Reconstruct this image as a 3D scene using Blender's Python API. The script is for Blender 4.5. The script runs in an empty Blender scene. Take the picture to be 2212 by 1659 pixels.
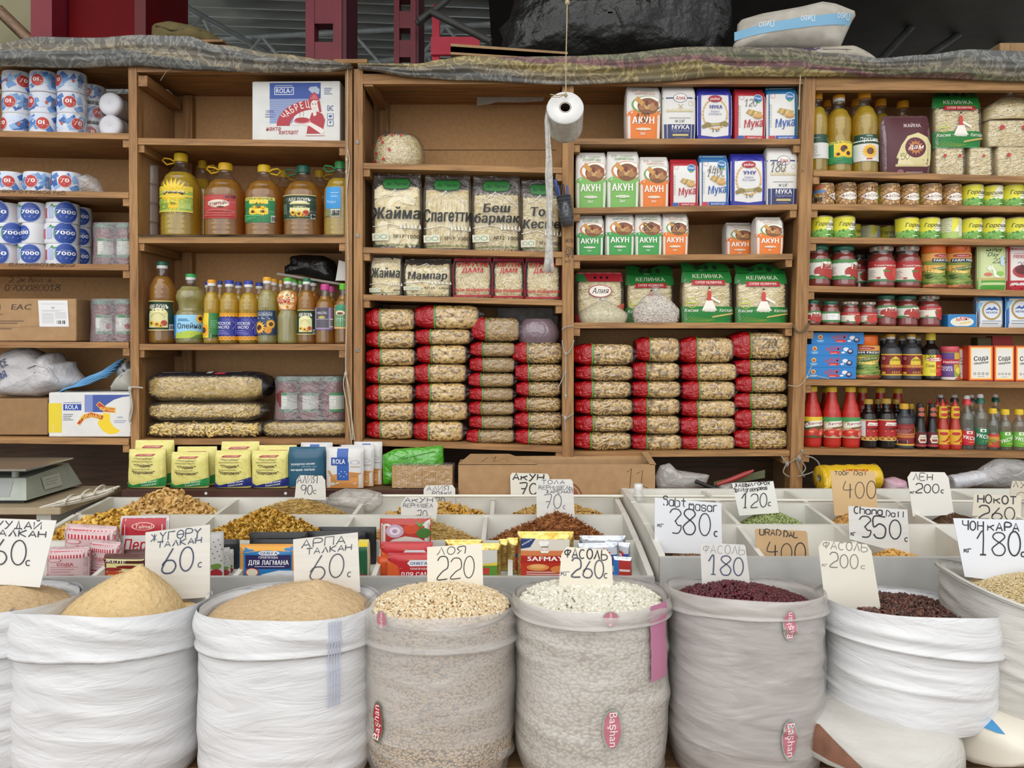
import bpy,math,random
import numpy as np
from mathutils import Vector,Matrix,Euler
R = math.radians
random.seed(7)
SC = bpy.context.scene
COL = SC.collection

# ---------------------------------------------------------------- camera, sky, light, exposure
F = 1660.0          # focal length in pixels of the 2212 x 1659 frame
CX,HY,CZ = 1106.0,745.0,1.5   # principal column, horizon row, eye height
cam_d = bpy.data.cameras.new('camera'); cam = bpy.data.objects.new('camera',cam_d); COL.objects.link(cam)
cam.location = (0,0,CZ); cam.rotation_euler = (R(90),0,0)
cam_d.sensor_width = 36.0; cam_d.lens = 36.0*F/2212.0
cam_d.shift_y = -(829.5-HY)/2212.0
cam_d.clip_start = .05; cam_d.clip_end = 200
SC.camera = cam
W = bpy.data.worlds.new('overcast_sky'); SC.world = W; W.use_nodes = True
wt = W.node_tree; bg = wt.nodes['Background']
tc = wt.nodes.new('ShaderNodeTexCoord'); sx = wt.nodes.new('ShaderNodeSeparateXYZ'); mr = wt.nodes.new('ShaderNodeMapRange'); mx = wt.nodes.new('ShaderNodeMix'); mx.data_type = 'RGBA'
wt.links.new(tc.outputs['Generated'],sx.inputs[0]); wt.links.new(sx.outputs['Z'],mr.inputs['Value']); wt.links.new(mr.outputs['Result'],mx.inputs['Factor'])
mr.inputs['From Min'].default_value = -.05; mr.inputs['From Max'].default_value = .9
mx.inputs[6].default_value = (.62,.65,.68,1); mx.inputs[7].default_value = (1.0,1.0,1.0,1)
wt.links.new(mx.outputs[2],bg.inputs['Color']); bg.inputs['Strength'].default_value = 1.0
sun_d = bpy.data.lights.new('sun_through_cloud','SUN'); sun = bpy.data.objects.new('sun_through_cloud',sun_d); COL.objects.link(sun)
sun.location = (-1,-4,8); sun.rotation_euler = (R(60),0,R(-8)); sun_d.energy = 1.5; sun_d.angle = R(75); sun_d.color = (1,.985,.955)
SC.view_settings.view_transform = 'Standard'; SC.view_settings.look = 'None'; SC.view_settings.gamma = 1; SC.view_settings.exposure = .36
try: SC.view_settings.use_curve_mapping = False
except Exception: pass
cy = SC.cycles
cy.max_bounces = 7; cy.diffuse_bounces = 3; cy.glossy_bounces = 2; cy.transmission_bounces = 4; cy.transparent_max_bounces = 14
cy.caustics_reflective = False; cy.caustics_refractive = False; cy.use_adaptive_sampling = True; cy.adaptive_threshold = .02

# ---------------------------------------------------------------- helpers: places
def PX(px,d): return (px-CX)*d/F          # photo column -> metres across at distance d
def PZ(py,d): return CZ-(py-HY)*d/F       # photo row -> height at distance d
def hexc(h):
    h = h.lstrip('#')
    return tuple((c/12.92 if c <= .04045 else ((c+.055)/1.055)**2.4) for c in (int(h[i:i+2],16)/255 for i in (0,2,4)))

# ---------------------------------------------------------------- materials
MATS = {}
def nodes(m):
    m.use_nodes = True; nt = m.node_tree; return nt,nt.nodes['Principled BSDF'],nt.nodes,nt.links
def tex(nt,kind,scale,stretch=(1,1,1),**kw):
    N,L = nt.nodes,nt.links
    c = N.new('ShaderNodeTexCoord'); mp = N.new('ShaderNodeMapping'); mp.inputs['Scale'].default_value = stretch
    L.new(c.outputs['Object'],mp.inputs['Vector'])
    t = N.new('ShaderNodeTex'+kind); L.new(mp.outputs['Vector'],t.inputs['Vector'])
    if 'Scale' in t.inputs: t.inputs['Scale'].default_value = scale
    for k,v in kw.items():
        if k in t.inputs: t.inputs[k].default_value = v
        else: setattr(t,k,v)
    return t
def ramp(nt,src,stops):
    r = nt.nodes.new('ShaderNodeValToRGB'); e = r.color_ramp.elements
    while len(e) < len(stops): e.new(.5)
    for i,(p,c) in enumerate(stops): e[i].position = p; e[i].color = (*hexc(c),1)
    nt.links.new(src,r.inputs['Fac']); return r
def bump(nt,src,bsdf,strength,dist=.002):
    b = nt.nodes.new('ShaderNodeBump'); b.inputs['Strength'].default_value = strength; b.inputs['Distance'].default_value = dist
    nt.links.new(src,b.inputs['Height']); nt.links.new(b.outputs['Normal'],bsdf.inputs['Normal']); return b
def ink(h,rough=.5):
    """plain printed / moulded colour"""
    k = ('ink',h,rough)
    if k not in MATS:
        m = bpy.data.materials.new('ink_'+h.lstrip('#')); nt,b,N,L = nodes(m)
        b.inputs['Base Color'].default_value = (*hexc(h),1); b.inputs['Roughness'].default_value = rough
        MATS[k] = m
    return MATS[k]
def mot(h,h2,scale=20,rough=.6,stretch=(1,1,1),bs=0.,bd=.002,metal=0,detail=4):
    """two-tone mottled surface with optional relief"""
    k = ('mot',h,h2,scale,rough,stretch,bs,bd,metal)
    if k not in MATS:
        m = bpy.data.materials.new('mottled_'+h.lstrip('#')); nt,b,N,L = nodes(m)
        t = tex(nt,'Noise',scale,stretch,Detail=detail)
        r = ramp(nt,t.outputs['Fac'],[(.3,h),(.7,h2)]); L.new(r.outputs['Color'],b.inputs['Base Color'])
        b.inputs['Roughness'].default_value = rough; b.inputs['Metallic'].default_value = metal
        if bs: bump(nt,t.outputs['Fac'],b,bs,bd)
        MATS[k] = m
    return MATS[k]
def wood(axis,h1='#a17747',h2='#7a5733',rough=.62):
    k = ('wood',axis,h1)
    if k not in MATS:
        m = bpy.data.materials.new('pine_wood_'+axis); nt,b,N,L = nodes(m)
        s = {'x': (1,14,14),'y': (14,1,14),'z': (14,14,1)}[axis]
        t = tex(nt,'Noise',6,s,Detail=5,Distortion=.6); t2 = tex(nt,'Noise',2.2,(1,1,1),Detail=3)
        r = ramp(nt,t.outputs['Fac'],[(.28,h2),(.55,h1),(.8,'#b08552' if h1 == '#a17747' else h1)])
        mm = N.new('ShaderNodeMix'); mm.data_type = 'RGBA'; mm.blend_type = 'MULTIPLY'; mm.inputs[0].default_value = .55
        r2 = ramp(nt,t2.outputs['Fac'],[(.3,'#b9a08a'),(.6,'#ffffff')])
        L.new(r.outputs['Color'],mm.inputs[6]); L.new(r2.outputs['Color'],mm.inputs[7]); L.new(mm.outputs[2],b.inputs['Base Color'])
        b.inputs['Roughness'].default_value = rough; bump(nt,t.outputs['Fac'],b,.25,.002)
        MATS[k] = m
    return MATS[k]
def clear(name,tint='#ffffff',haze=.06,haze_col='#ffffff',gloss=.3,rough=.08,bscale=0,bst=.5):
    """thin clear plastic: transparent + a little milky diffuse + reflection"""
    k = ('clear',name)
    if k not in MATS:
        m = bpy.data.materials.new(name); m.use_nodes = True; nt = m.node_tree; N,L = nt.nodes,nt.links
        N.remove(N['Principled BSDF']); out = N['Material Output']
        tr = N.new('ShaderNodeBsdfTransparent'); tr.inputs[0].default_value = (*hexc(tint),1)
        df = N.new('ShaderNodeBsdfDiffuse'); df.inputs[0].default_value = (*hexc(haze_col),1)
        gl = N.new('ShaderNodeBsdfGlossy'); gl.inputs['Roughness'].default_value = rough
        m1 = N.new('ShaderNodeMixShader'); m1.inputs[0].default_value = haze
        m2 = N.new('ShaderNodeMixShader'); fr = N.new('ShaderNodeLayerWeight'); fr.inputs[0].default_value = .5
        pw = N.new('ShaderNodeMath'); pw.operation = 'POWER'; pw.inputs[1].default_value = 3.5; L.new(fr.outputs['Facing'],pw.inputs[0])
        mu = N.new('ShaderNodeMath'); mu.operation = 'MULTIPLY_ADD'; mu.inputs[1].default_value = gloss*1.6; mu.inputs[2].default_value = .06*gloss/.35; mu.use_clamp = True
        L.new(pw.outputs[0],mu.inputs[0]); L.new(mu.outputs[0],m2.inputs[0])
        L.new(tr.outputs[0],m1.inputs[1]); L.new(df.outputs[0],m1.inputs[2]); L.new(m1.outputs[0],m2.inputs[1]); L.new(gl.outputs[0],m2.inputs[2])
        if bscale:
            t = tex(nt,'Noise',bscale,(1,1,1),Detail=3,Distortion=1.2)
            bb = N.new('ShaderNodeBump'); bb.inputs['Strength'].default_value = bst; bb.inputs['Distance'].default_value = .01
            L.new(t.outputs['Fac'],bb.inputs['Height']); L.new(bb.outputs[0],gl.inputs['Normal']); L.new(bb.outputs[0],fr.inputs['Normal']); L.new(bb.outputs[0],df.inputs['Normal'])
        L.new(m2.outputs[0],out.inputs['Surface']); MATS[k] = m
    return MATS[k]
def liquid(name,col,clear_tint,clearf=.45):
    k = ('liq',name)
    if k not in MATS:
        m = bpy.data.materials.new(name); m.use_nodes = True; nt = m.node_tree; N,L = nt.nodes,nt.links
        N.remove(N['Principled BSDF']); out = N['Material Output']
        tr = N.new('ShaderNodeBsdfTransparent'); tr.inputs[0].default_value = (*hexc(clear_tint),1)
        tl = N.new('ShaderNodeBsdfTranslucent'); tl.inputs[0].default_value = (*hexc(col),1)
        df = N.new('ShaderNodeBsdfDiffuse'); df.inputs[0].default_value = (*hexc(col),1)
        a = N.new('ShaderNodeMixShader'); a.inputs[0].default_value = .5; L.new(tl.outputs[0],a.inputs[1]); L.new(df.outputs[0],a.inputs[2])
        # noise varies clarity in vertical bands, painting caustic light into the oil
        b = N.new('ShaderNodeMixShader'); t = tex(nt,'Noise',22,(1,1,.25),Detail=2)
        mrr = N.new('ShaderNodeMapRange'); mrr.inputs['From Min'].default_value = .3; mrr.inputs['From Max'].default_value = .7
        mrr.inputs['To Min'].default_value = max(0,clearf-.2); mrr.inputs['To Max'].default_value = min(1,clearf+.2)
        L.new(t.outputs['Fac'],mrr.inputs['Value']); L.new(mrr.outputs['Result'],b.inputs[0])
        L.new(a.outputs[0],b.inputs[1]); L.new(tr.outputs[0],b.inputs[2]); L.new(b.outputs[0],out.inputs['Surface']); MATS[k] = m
    return MATS[k]
FILM = lambda: clear('clear_plastic_film',haze=.03,gloss=.5,rough=.1,bscale=30,bst=1.)
PET = lambda: clear('clear_bottle_plastic',haze=.015,gloss=.45,rough=.06)
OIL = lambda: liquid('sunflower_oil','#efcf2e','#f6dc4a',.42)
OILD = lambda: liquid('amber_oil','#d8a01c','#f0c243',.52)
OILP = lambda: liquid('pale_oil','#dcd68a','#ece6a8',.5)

# ---------------------------------------------------------------- mesh builder
class MB:
    def __init__(s): s.v = []; s.f = []; s.m = []; s.sm = []; s.mats = []
    def mi(s,m):
        if m not in s.mats: s.mats.append(m)
        return s.mats.index(m)
    def add(s,vs,fs,m,smooth=False):
        o = len(s.v); s.v.extend(vs); i = s.mi(m)
        for f in fs: s.f.append([o+k for k in f]); s.m.append(i); s.sm.append(smooth)
        return s
    def hexa(s,c,m):   # 8 corners: bottom 4 (ccw from above), top 4
        return s.add(c,[(3,2,1,0),(4,5,6,7),(0,1,5,4),(1,2,6,5),(2,3,7,6),(3,0,4,7)],m)
    def box(s,x0,x1,y0,y1,z0,z1,m):
        return s.hexa([(x0,y0,z0),(x1,y0,z0),(x1,y1,z0),(x0,y1,z0),(x0,y0,z1),(x1,y0,z1),(x1,y1,z1),(x0,y1,z1)],m)
    def rbox(s,x0,x1,y0,y1,z0,z1,m,r=.003):
        """box with chamfered edges"""
        cs = []
        for z,k in ((z0,r),(z0+r,0),(z1-r,0),(z1,r)):
            a,b,c,d = x0+k,x1-k,y0+k,y1-k
            cs.append([(a+r,c,z),(b-r,c,z),(b,c+r,z),(b,d-r,z),(b-r,d,z),(a+r,d,z),(a,d-r,z),(a,c+r,z)])
        vs = [p for q in cs for p in q]; fs = [tuple(range(7,-1,-1)),tuple(range(24,32))]
        for l in range(3):
            for i in range(8): j = (i+1) % 8; fs.append((l*8+i,l*8+j,l*8+8+j,l*8+8+i))
        return s.add(vs,fs,m)
    def grid(s,P,m,smooth=True,flip=False,closed=False):
        """P: list of rows of points"""
        nr,nc = len(P),len(P[0]); vs = [tuple(p) for r in P for p in r]; fs = []
        for i in range(nr-1):
            for j in range(nc if closed else nc-1):
                k = (j+1) % nc; q = (i*nc+j,i*nc+k,(i+1)*nc+k,(i+1)*nc+j)
                fs.append(q[::-1] if flip else q)
        return s.add(vs,fs,m,smooth)
    def lathe(s,prof,m,n=28,c=(0,0),smooth=True,cap=True):
        P = [[(c[0]+r*math.cos(2*math.pi*k/n),c[1]+r*math.sin(2*math.pi*k/n),z) for k in range(n)] for r,z in prof]
        s.grid(P,m,smooth,closed=True)
        if cap:
            s.add(P[0],[tuple(range(n-1,-1,-1))],m); s.add(P[-1],[tuple(range(n))],m)
        return s
    def tube(s,pts,r,m,n=8,cap=True):
        pts = [Vector(p) for p in pts]; P = []; up = None
        for i,p in enumerate(pts):
            t = (pts[min(i+1,len(pts)-1)]-pts[max(i-1,0)])
            if t.length < 1e-9: t = Vector((0,0,1))
            t.normalize()
            if up is None: up = Vector((0,0,1)) if abs(t.z) < .9 else Vector((1,0,0))
            a = t.cross(up)
            if a.length < 1e-6: a = t.cross(Vector((1,.3,0)))
            a.normalize(); b = a.cross(t); up = b
            rr = r[i] if isinstance(r,(list,tuple)) else r
            P.append([tuple(p+a*(rr*math.cos(2*math.pi*k/n))+b*(rr*math.sin(2*math.pi*k/n))) for k in range(n)])
        s.grid(P,m,True,closed=True)
        if cap: s.add(P[0],[tuple(range(n-1,-1,-1))],m); s.add(P[-1],[tuple(range(n))],m)
        return s
    def move(s,mtx,since=0):
        for i in range(since,len(s.v)): s.v[i] = tuple(mtx @ Vector(s.v[i]))
        return s
    def mesh(s,name):
        me = bpy.data.meshes.new(name); me.from_pydata([tuple(p) for p in s.v],[],s.f)
        for m in s.mats: me.materials.append(m)
        me.polygons.foreach_set('material_index',s.m); me.polygons.foreach_set('use_smooth',s.sm); me.update(); return me
    def obj(s,name,parent=None,loc=(0,0,0),rot=(0,0,0)):
        o = bpy.data.objects.new(name,s.mesh(name)); COL.objects.link(o); o.location = loc; o.rotation_euler = rot
        if parent: o.parent = parent
        return o
def tag(o,label,cat,group=None,kind=None):
    o['label'] = label; o['category'] = cat
    if group: o['group'] = group
    if kind: o['kind'] = kind
    return o
def struct(o): o['kind'] = 'structure'; return o
def thing(name,label,cat,loc=(0,0,0),rz=0,group=None,rx=0,ry=0):
    o = bpy.data.objects.new(name,None); COL.objects.link(o); o.empty_display_size = .02
    o.location = loc; o.rotation_euler = (rx,ry,rz); return tag(o,label,cat,group)
def link(mesh,name,parent,loc=(0,0,0),rot=(0,0,0),scale=(1,1,1)):
    o = bpy.data.objects.new(name,mesh); COL.objects.link(o); o.parent = parent; o.location = loc; o.rotation_euler = rot; o.scale = scale; return o
def dup(root,loc,label,group=None,rot=None,scale=None):
    r = root.copy(); COL.objects.link(r); r.location = loc; r['label'] = label
    if group: r['group'] = group
    if rot: r.rotation_euler = rot
    if scale: r.scale = scale
    for ch in list(root.children):
        c = ch.copy(); COL.objects.link(c); c.parent = r
        for g in list(ch.children):
            d = g.copy(); COL.objects.link(d); d.parent = c
    return r
def big_mesh(name,V,Fc,mats,mi=None,smooth=True):
    """numpy verts / equal-size faces"""
    me = bpy.data.meshes.new(name); nf,k = Fc.shape
    me.vertices.add(len(V)); me.vertices.foreach_set('co',np.asarray(V,np.float32).ravel())
    me.loops.add(nf*k); me.loops.foreach_set('vertex_index',Fc.ravel().astype(np.int32))
    me.polygons.add(nf); me.polygons.foreach_set('loop_start',np.arange(0,nf*k,k,dtype=np.int32))
    for m in mats: me.materials.append(m)
    if mi is not None: me.polygons.foreach_set('material_index',mi.astype(np.int32))
    me.polygons.foreach_set('use_smooth',np.full(nf,smooth)); me.update(calc_edges=True); return me
class Wob:
    """a few random waves: cheap smooth noise of two coordinates"""
    def __init__(s,seed,n=6,k0=1.,k1=3.):
        r = random.Random(seed); s.w = [(r.uniform(k0,k1)*math.cos(a),r.uniform(k0,k1)*math.sin(a),r.uniform(0,6.28)) for a in [r.uniform(0,6.28) for _ in range(n)]]
    def __call__(s,x,y): return sum(math.sin(a*x+b*y+c) for a,b,c in s.w)/len(s.w)

# ---------------------------------------------------------------- writing: built-in font glyphs and hand-drawn strokes
_fc = bpy.data.curves.new('glyph','FONT'); _fc.resolution_u = 2; _fo = bpy.data.objects.new('glyph',_fc)
COL.objects.link(_fo); GL = {}
def _raw(t):
    _fc.body = t; dg = bpy.context.evaluated_depsgraph_get(); dg.update(); ev = _fo.evaluated_get(dg); me = ev.to_mesh()
    r = ([(v.co.x,v.co.y) for v in me.vertices],[tuple(p.vertices) for p in me.polygons]); ev.to_mesh_clear(); return r
def glyph(ch):
    if ch not in GL:
        if ch == ' ': GL[ch] = ([],[],.3)
        else:
            v,f = _raw(ch); b,_ = _raw(ch+'|'); c,_ = _raw('|')
            GL[ch] = (v,f,max(p[0] for p in b)-max(p[0] for p in c))
    return GL[ch]
HW = {'0': '160501103041453616','1': '042620 1030','2': '0516364543220040','3': '0516364534232332424130100','4': '160343 3530','5': '460603244341301001','6': '36130110304142331302',
 '7': '064620 1333','8': '3616051433424130100102344536','9': '453616050413334543301','А': '002640 1232','Б': '4606003041423303','В': '0006263534230323 2333424130 00','Г': '000646',
 'Д': '0a00404a 102630','Е': '46060040 0333','Ё': '46060040 0333 1718 3738','Ж': '06234623 00234023 2620','И': '06004640','Й': '06004640 182738','К': '0600 4603 0340','Л': '00122640',
 'М': '0006234640','Н': '0600 4640 0343','Ң': '0600 46404a 0343','О': '160501103041453616','Ө': '160501103041453616 0343','П': '00064640','Р': '00063645443303','С': '4536160501103041',
 'Т': '0646 2620','У': '0623 461000','Ү': '0623 46232b','Ф': '2620 15040312323344453515','Х': '0640 4600','Ч': '06041343 4640','Ш': '06004046 2620','Ы': '06002031322303 4640','Ь': '06003041423303',
 'Я': '404616050413 43 2300','S': '453616051434424130 1001','T': '0646 2620','D': '000626444220 00','R': '00063645443303 2340','U': '060110304146','L': '060040','A': '002640 1232',
 'a': '4334140301103041 4440','b': '060030414334140 3','t': '2621304 1 0444','m': '0400 0314232 0 23344340','s': '43341403123241301001','c': '4334140301103041','h': '0600 0314344340','n': '0400 0314344340',
 'l': '2620','e': '024243341403011030','g': '43341403011030 41 444a3b1b','p': '040b 0314344341301001','r': '0400 031434','o': '14030110304143 3414','k': '0600 4402 1340','i': '2420 2526',
 'к': '0400 4402 1340','г': '000444','.': '1011','-': '0343',',': '100a','/': '0046'}
_dy = {'a': -1,'b': -2,'c': -3}
def strokes(ch):
    out = []
    if ch.upper() in '0OОӨС' or ch == 'c':
        e = [(2+2*math.cos(R(a)),3+3.05*math.sin(R(a))) for a in (range(100,461,20) if ch.upper() not in 'СC' else range(50,311,20))]
        return [e]+([[(0,3),(4,3)]] if ch.upper() == 'Ө' else [])
    src = HW.get(ch) or HW.get(ch.upper())
    if not src: return out
    for s in src.split():
        if len(s) % 2: s = s[:-1]
        out.append([(int(s[i]),_dy.get(s[i+1]) if s[i+1] in _dy else int(s[i+1])) for i in range(0,len(s),2)])
    return [o for o in out if len(o) > 1]
def smooth_line(p,k=4):
    if len(p) < 3: return p
    out = []; n = len(p); cl = p[0] == p[-1]
    for i in range(n-1):
        p0 = p[i-1] if i else (p[-2] if cl else p[0]); p1 = p[i]; p2 = p[i+1]; p3 = p[i+2] if i+2 < n else (p[1] if cl else p[-1])
        for j in range(k):
            t = j/k
            out.append(tuple(.5*((2*b)+(-a+c)*t+(2*a-5*b+4*c-d)*t*t+(-a+3*b-3*c+d)*t**3) for a,b,c,d in zip(p0,p1,p2,p3)))
    out.append(p[-1]); return out

class G:
    """printing on a surface: S(u, v, off) -> point; u, v run 0..1 over a printed field of size W x H metres"""
    def __init__(s,mb,S,W,H,rough=.5,step=.00022,sub=0):
        s.mb,s.S,s.W,s.H,s.rough,s.step,s.k,s.sub,s.inc = mb,S,W,H,rough,(step if sub else .00006),1,sub,1.
    def _o(s): s.k += s.inc; s.inc = max(.25,s.inc*.96); return s.k*s.step
    def rect(s,x0,y0,x1,y1,c,nu=None,nv=None):
        o = s._o(); nu = nu or (max(1,int(s.sub*(x1-x0)+.99)) if s.sub else 1); nv = nv or (max(1,int(s.sub*(y1-y0)*.8+.99)) if s.sub else 1)
        P = [[s.S(x0+(x1-x0)*i/nu,y0+(y1-y0)*j/nv,o) for i in range(nu+1)] for j in range(nv+1)]
        s.mb.grid(P,ink(c,s.rough),s.sub > 0); return s
    def poly(s,pts,c):
        o = s._o(); m = ink(c,s.rough); ext = max(max(p[0] for p in pts)-min(p[0] for p in pts),.6*(max(p[1] for p in pts)-min(p[1] for p in pts)))
        if s.sub and ext > .09:
            q = []
            for (a,b),(e,f) in zip(pts,list(pts[1:])+list(pts[:1])):
                k = max(1,int(math.hypot(e-a,(f-b)*.6)/.07))
                for i in range(k): q.append((a+(e-a)*i/k,b+(f-b)*i/k))
            n = len(q); ca = sum(p[0] for p in q)/n; cb = sum(p[1] for p in q)/n; nr = 2 if ext < .25 else 4
            P = [[s.S(ca+(a-ca)*r/nr,cb+(b-cb)*r/nr,o) for a,b in q] for r in range(1,nr+1)]; vs = [s.S(ca,cb,o)]+[p for r in P for p in r]; fs = [(0,1+i,1+(i+1) % n) for i in range(n)]
            for r in range(nr-1):
                for i in range(n): fs.append((1+r*n+i,1+(r+1)*n+i,1+(r+1)*n+(i+1) % n,1+r*n+(i+1) % n))
            s.mb.add(vs,fs,m)
        else: s.mb.add([s.S(u,v,o) for u,v in pts],[tuple(range(len(pts)))],m)
        return s
    def ell(s,cx,cy,rx,ry,c,n=18):
        """rx as part of W, ry as part of H; ry None keeps it round"""
        ry = rx*s.W/s.H if ry is None else ry
        return s.poly([(cx+rx*math.cos(6.2832*k/n),cy+ry*math.sin(6.2832*k/n)) for k in range(n)],c)
    def ring(s,cx,cy,rx,ry,w,c,a0=0,a1=360,n=22):
        ry = rx*s.W/s.H if ry is None else ry; o = s._o()
        P = [[s.S(cx+rx*q*math.cos(R(a0+(a1-a0)*k/n)),cy+ry*q*math.sin(R(a0+(a1-a0)*k/n)),o) for k in range(n+1)] for q in (1-w,1)]
        s.mb.grid(P,ink(c,s.rough),False,flip=True); return s
    def line(s,pts,w,c):
        """stroke of width w metres"""
        o = s._o(); A,B = [],[]; q = [(u*s.W,v*s.H) for u,v in pts]
        for i,p in enumerate(q):
            a,b = q[max(i-1,0)],q[min(i+1,len(q)-1)]; dx,dy = b[0]-a[0],b[1]-a[1]; l = math.hypot(dx,dy) or 1
            nx,ny = -dy/l*w/2,dx/l*w/2
            A.append(s.S((p[0]+nx)/s.W,(p[1]+ny)/s.H,o)); B.append(s.S((p[0]-nx)/s.W,(p[1]-ny)/s.H,o))
        s.mb.grid([B,A],ink(c,s.rough),False); return s
    def text(s,t,cx,y,h,c,w=None,bold=0.,al='c',shear=0.,arc=0.,rot=0.):
        """capital height h (part of H), baseline y, centred at cx; w squeezes to that part of W"""
        o = s._o(); sc = h*s.H/.7; adv = [glyph(ch)[2]+bold*1.4 for ch in t]; tot = sum(adv)*sc/s.W
        kx = (w/tot) if (w and tot) else 1.; tot *= kx
        x = cx-tot/2 if al == 'c' else (cx if al == 'l' else cx-tot); m = ink(c,s.rough); x0 = x; ca,sa = math.cos(R(rot)),math.sin(R(rot))
        for ch,a in zip(t,adv):
            v,f,_ = glyph(ch)
            for db in ((-bold*1.1,0,bold*1.1) if bold else (0,)) if v else ():
                pts = []; o += s.step*.06
                for gx,gy in v:
                    u = x+(gx+db+bold*.7+gy*shear)*sc*kx/s.W; vv = y+gy*sc/s.H
                    if arc: q = (u-x0)/max(tot,1e-6)*2-1; vv += arc*(1-q*q)
                    if rot:
                        dx,dy = (u-cx)*s.W,(vv-y)*s.H; u,vv = cx+(dx*ca-dy*sa)/s.W,y+(dx*sa+dy*ca)/s.H
                    pts.append(s.S(u,vv,o))
                s.mb.add(pts,f,m)
            x += a*sc*kx/s.W
        return s
    def hand(s,t,x0,x1,y0,y1,c,pen=.0022,slant=.12,seed=0,gap=1.3):
        """handwriting in the box x0..x1, y0..y1"""
        r = random.Random(seed+len(t)*7); n = sum((.62 if ch in ' .' else 1) for ch in t); cell = (x1-x0)/(n*(4+gap)-gap); x = x0
        for ch in t:
            if ch in ' .':
                if ch == '.': s.line([(x,y0),(x+cell,y0+.06*(y1-y0))],pen,c)
                x += .62*(4+gap)*cell; continue
            low = ch.islower() and not (ch in HW); sy = (y1-y0)/6*(r.uniform(.92,1.05)); jx = r.uniform(-.15,.15)*cell
            for st in strokes(ch):
                p = smooth_line(st) if not (ch.upper() in 'АДЖИЙКЛМНПТХШГЕAT' ) else st
                s.line([(x+jx+(a+slant*b*1.2)*cell,y0+b*sy) for a,b in p],pen*r.uniform(.85,1.15),c)
            x += (4+gap)*cell
        return s

class Body:
    """upright body with a superellipse section; sx, sy scale the section with height 0..1"""
    def __init__(s,w,h,d,e=2.,sx=None,sy=None,wob=0.,seed=0,ang=None,lean=None):
        s.w,s.h,s.d,s.e,s.sx,s.sy,s.ang = w,h,d,e,sx or (lambda v: 1.),sy or sx or (lambda v: 1.),ang
        s.wa = wob; s.wb = Wob(seed,7,18,60); s.lean = lean or (lambda v: 0.)
    def pt(s,c,sn,v,o=0.):
        a,b = s.w/2*s.sx(v),s.d/2*s.sy(v); f = lambda t: math.copysign(abs(t)**(2/s.e),t)
        x,y,z = a*f(c),b*f(sn),v*s.h; q = s.wb(x+y*.7,z)*s.wa if s.wa else 0.
        return s._out(x,y,z,a,b,o+q,v)
    def _out(s,x,y,z,a,b,o,v):
        nx,ny = (abs(x/a)**(s.e-1) if a > 1e-6 else 0)*math.copysign(1,x)/max(a,1e-6),(abs(y/b)**(s.e-1) if b > 1e-6 else 0)*math.copysign(1,y)/max(b,1e-6)
        l = math.hypot(nx,ny) or 1; return (x+nx/l*o,y+ny/l*o+s.lean(v),z)
    def shell(s,mb,m,n=32,vs=None,o=0.,caps=True,v0=0.,v1=1.,nv=10):
        vs = vs or [v0+(v1-v0)*i/nv for i in range(nv+1)]
        P = [[s.pt(math.cos(6.28318*k/n+.0001),math.sin(6.28318*k/n+.0001),v,o) for k in range(n)] for v in vs]
        mb.grid(P,m,True,closed=True)
        if caps: mb.add(P[0],[tuple(range(n-1,-1,-1))],m); mb.add(P[-1],[tuple(range(n))],m)
        return mb
    def front(s,u0=0.,u1=1.,v0=0.,v1=1.):
        """S(u, v, off) over part of the front"""
        def S(u,v,o):
            uu,vv = u0+(u1-u0)*u,v0+(v1-v0)*v
            uu = min(max(uu,.004),.996); vc = min(max(vv,0),1); a,b = s.w/2*s.sx(vc),s.d/2*s.sy(vc)
            x = a*math.sin((uu-.5)*s.ang) if s.ang else a*(2*uu-1)
            t = min(1,abs(x/a)) if a > 1e-6 else 0; y = -b*(1-t**s.e)**(1/s.e); z = vv*s.h
            q = s.wb(x+y*.7,vc*s.h)*s.wa if s.wa else 0.
            return s._out(x,y,z,a,b,o+q,vc)
        return S
    def print(s,mb,u0=0.,u1=1.,v0=0.,v1=1.,rough=.5,sub=8,base=.0004):
        S = s.front(u0,u1,v0,v1); wd = s.w*(u1-u0)*(s.ang/2 if s.ang else 1)
        return G(mb,lambda u,v,o: S(u,v,o+base),wd,s.h*(v1-v0),rough,sub=sub)
# ================================================================ THE SETTING
DS = 3.05           # front plane of the shelving
DB = 3.40           # its back panels
mb = MB(); mb.box(-9,9,-8,16,-.1,0,mot('#8d8a84','#a6a29a',6,.85,bs=.2)); struct(mb.obj('floor'))
# corrugated iron roof of the hall behind the stall
zr = 4.9; P = []
for j in range(0,250):
    y = 4.4+j*.045; P.append([(x,y+x*.09,zr+.06*math.cos(j*math.pi/2.5)) for x in (-8,-4,0,4)])
mr_ = mot('#959c98','#c5cac6',3,.34,(.4,2,1),metal=.55)
mb = MB(); mb.grid(P,mr_,True,flip=True)
struct(mb.obj('ceiling'))
mb = MB(); mb.box(-9,9,15.6,15.8,0,3.0,mot('#4b4a45','#3a3934',2,.9)); struct(mb.obj('backlight_block_wall'))  # unseen; added to block light from behind, kept low to let some in
for nm,x in (('wall_left',-3.02),('wall_right',2.92)):
    mb = MB(); mb.box(x-.04,x+.04,2.95,9,0,3.2,wood('z','#5c4129','#452f1c')); struct(mb.obj(nm))
# dark sheeting over the right half
mb = MB(); w_ = Wob(3,6,.8,3)
P = [[(x,y,3.75+.06*w_(x,y)-.03*(y-4)) for x in np.linspace(-.15,6,28)] for y in np.linspace(3.9,9,24)]
mb.grid(P,mot('#2c2a24','#39362e',5,.75,bs=.5,bd=.01),True,flip=True); struct(mb.obj('ceiling_sheeting'))
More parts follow.
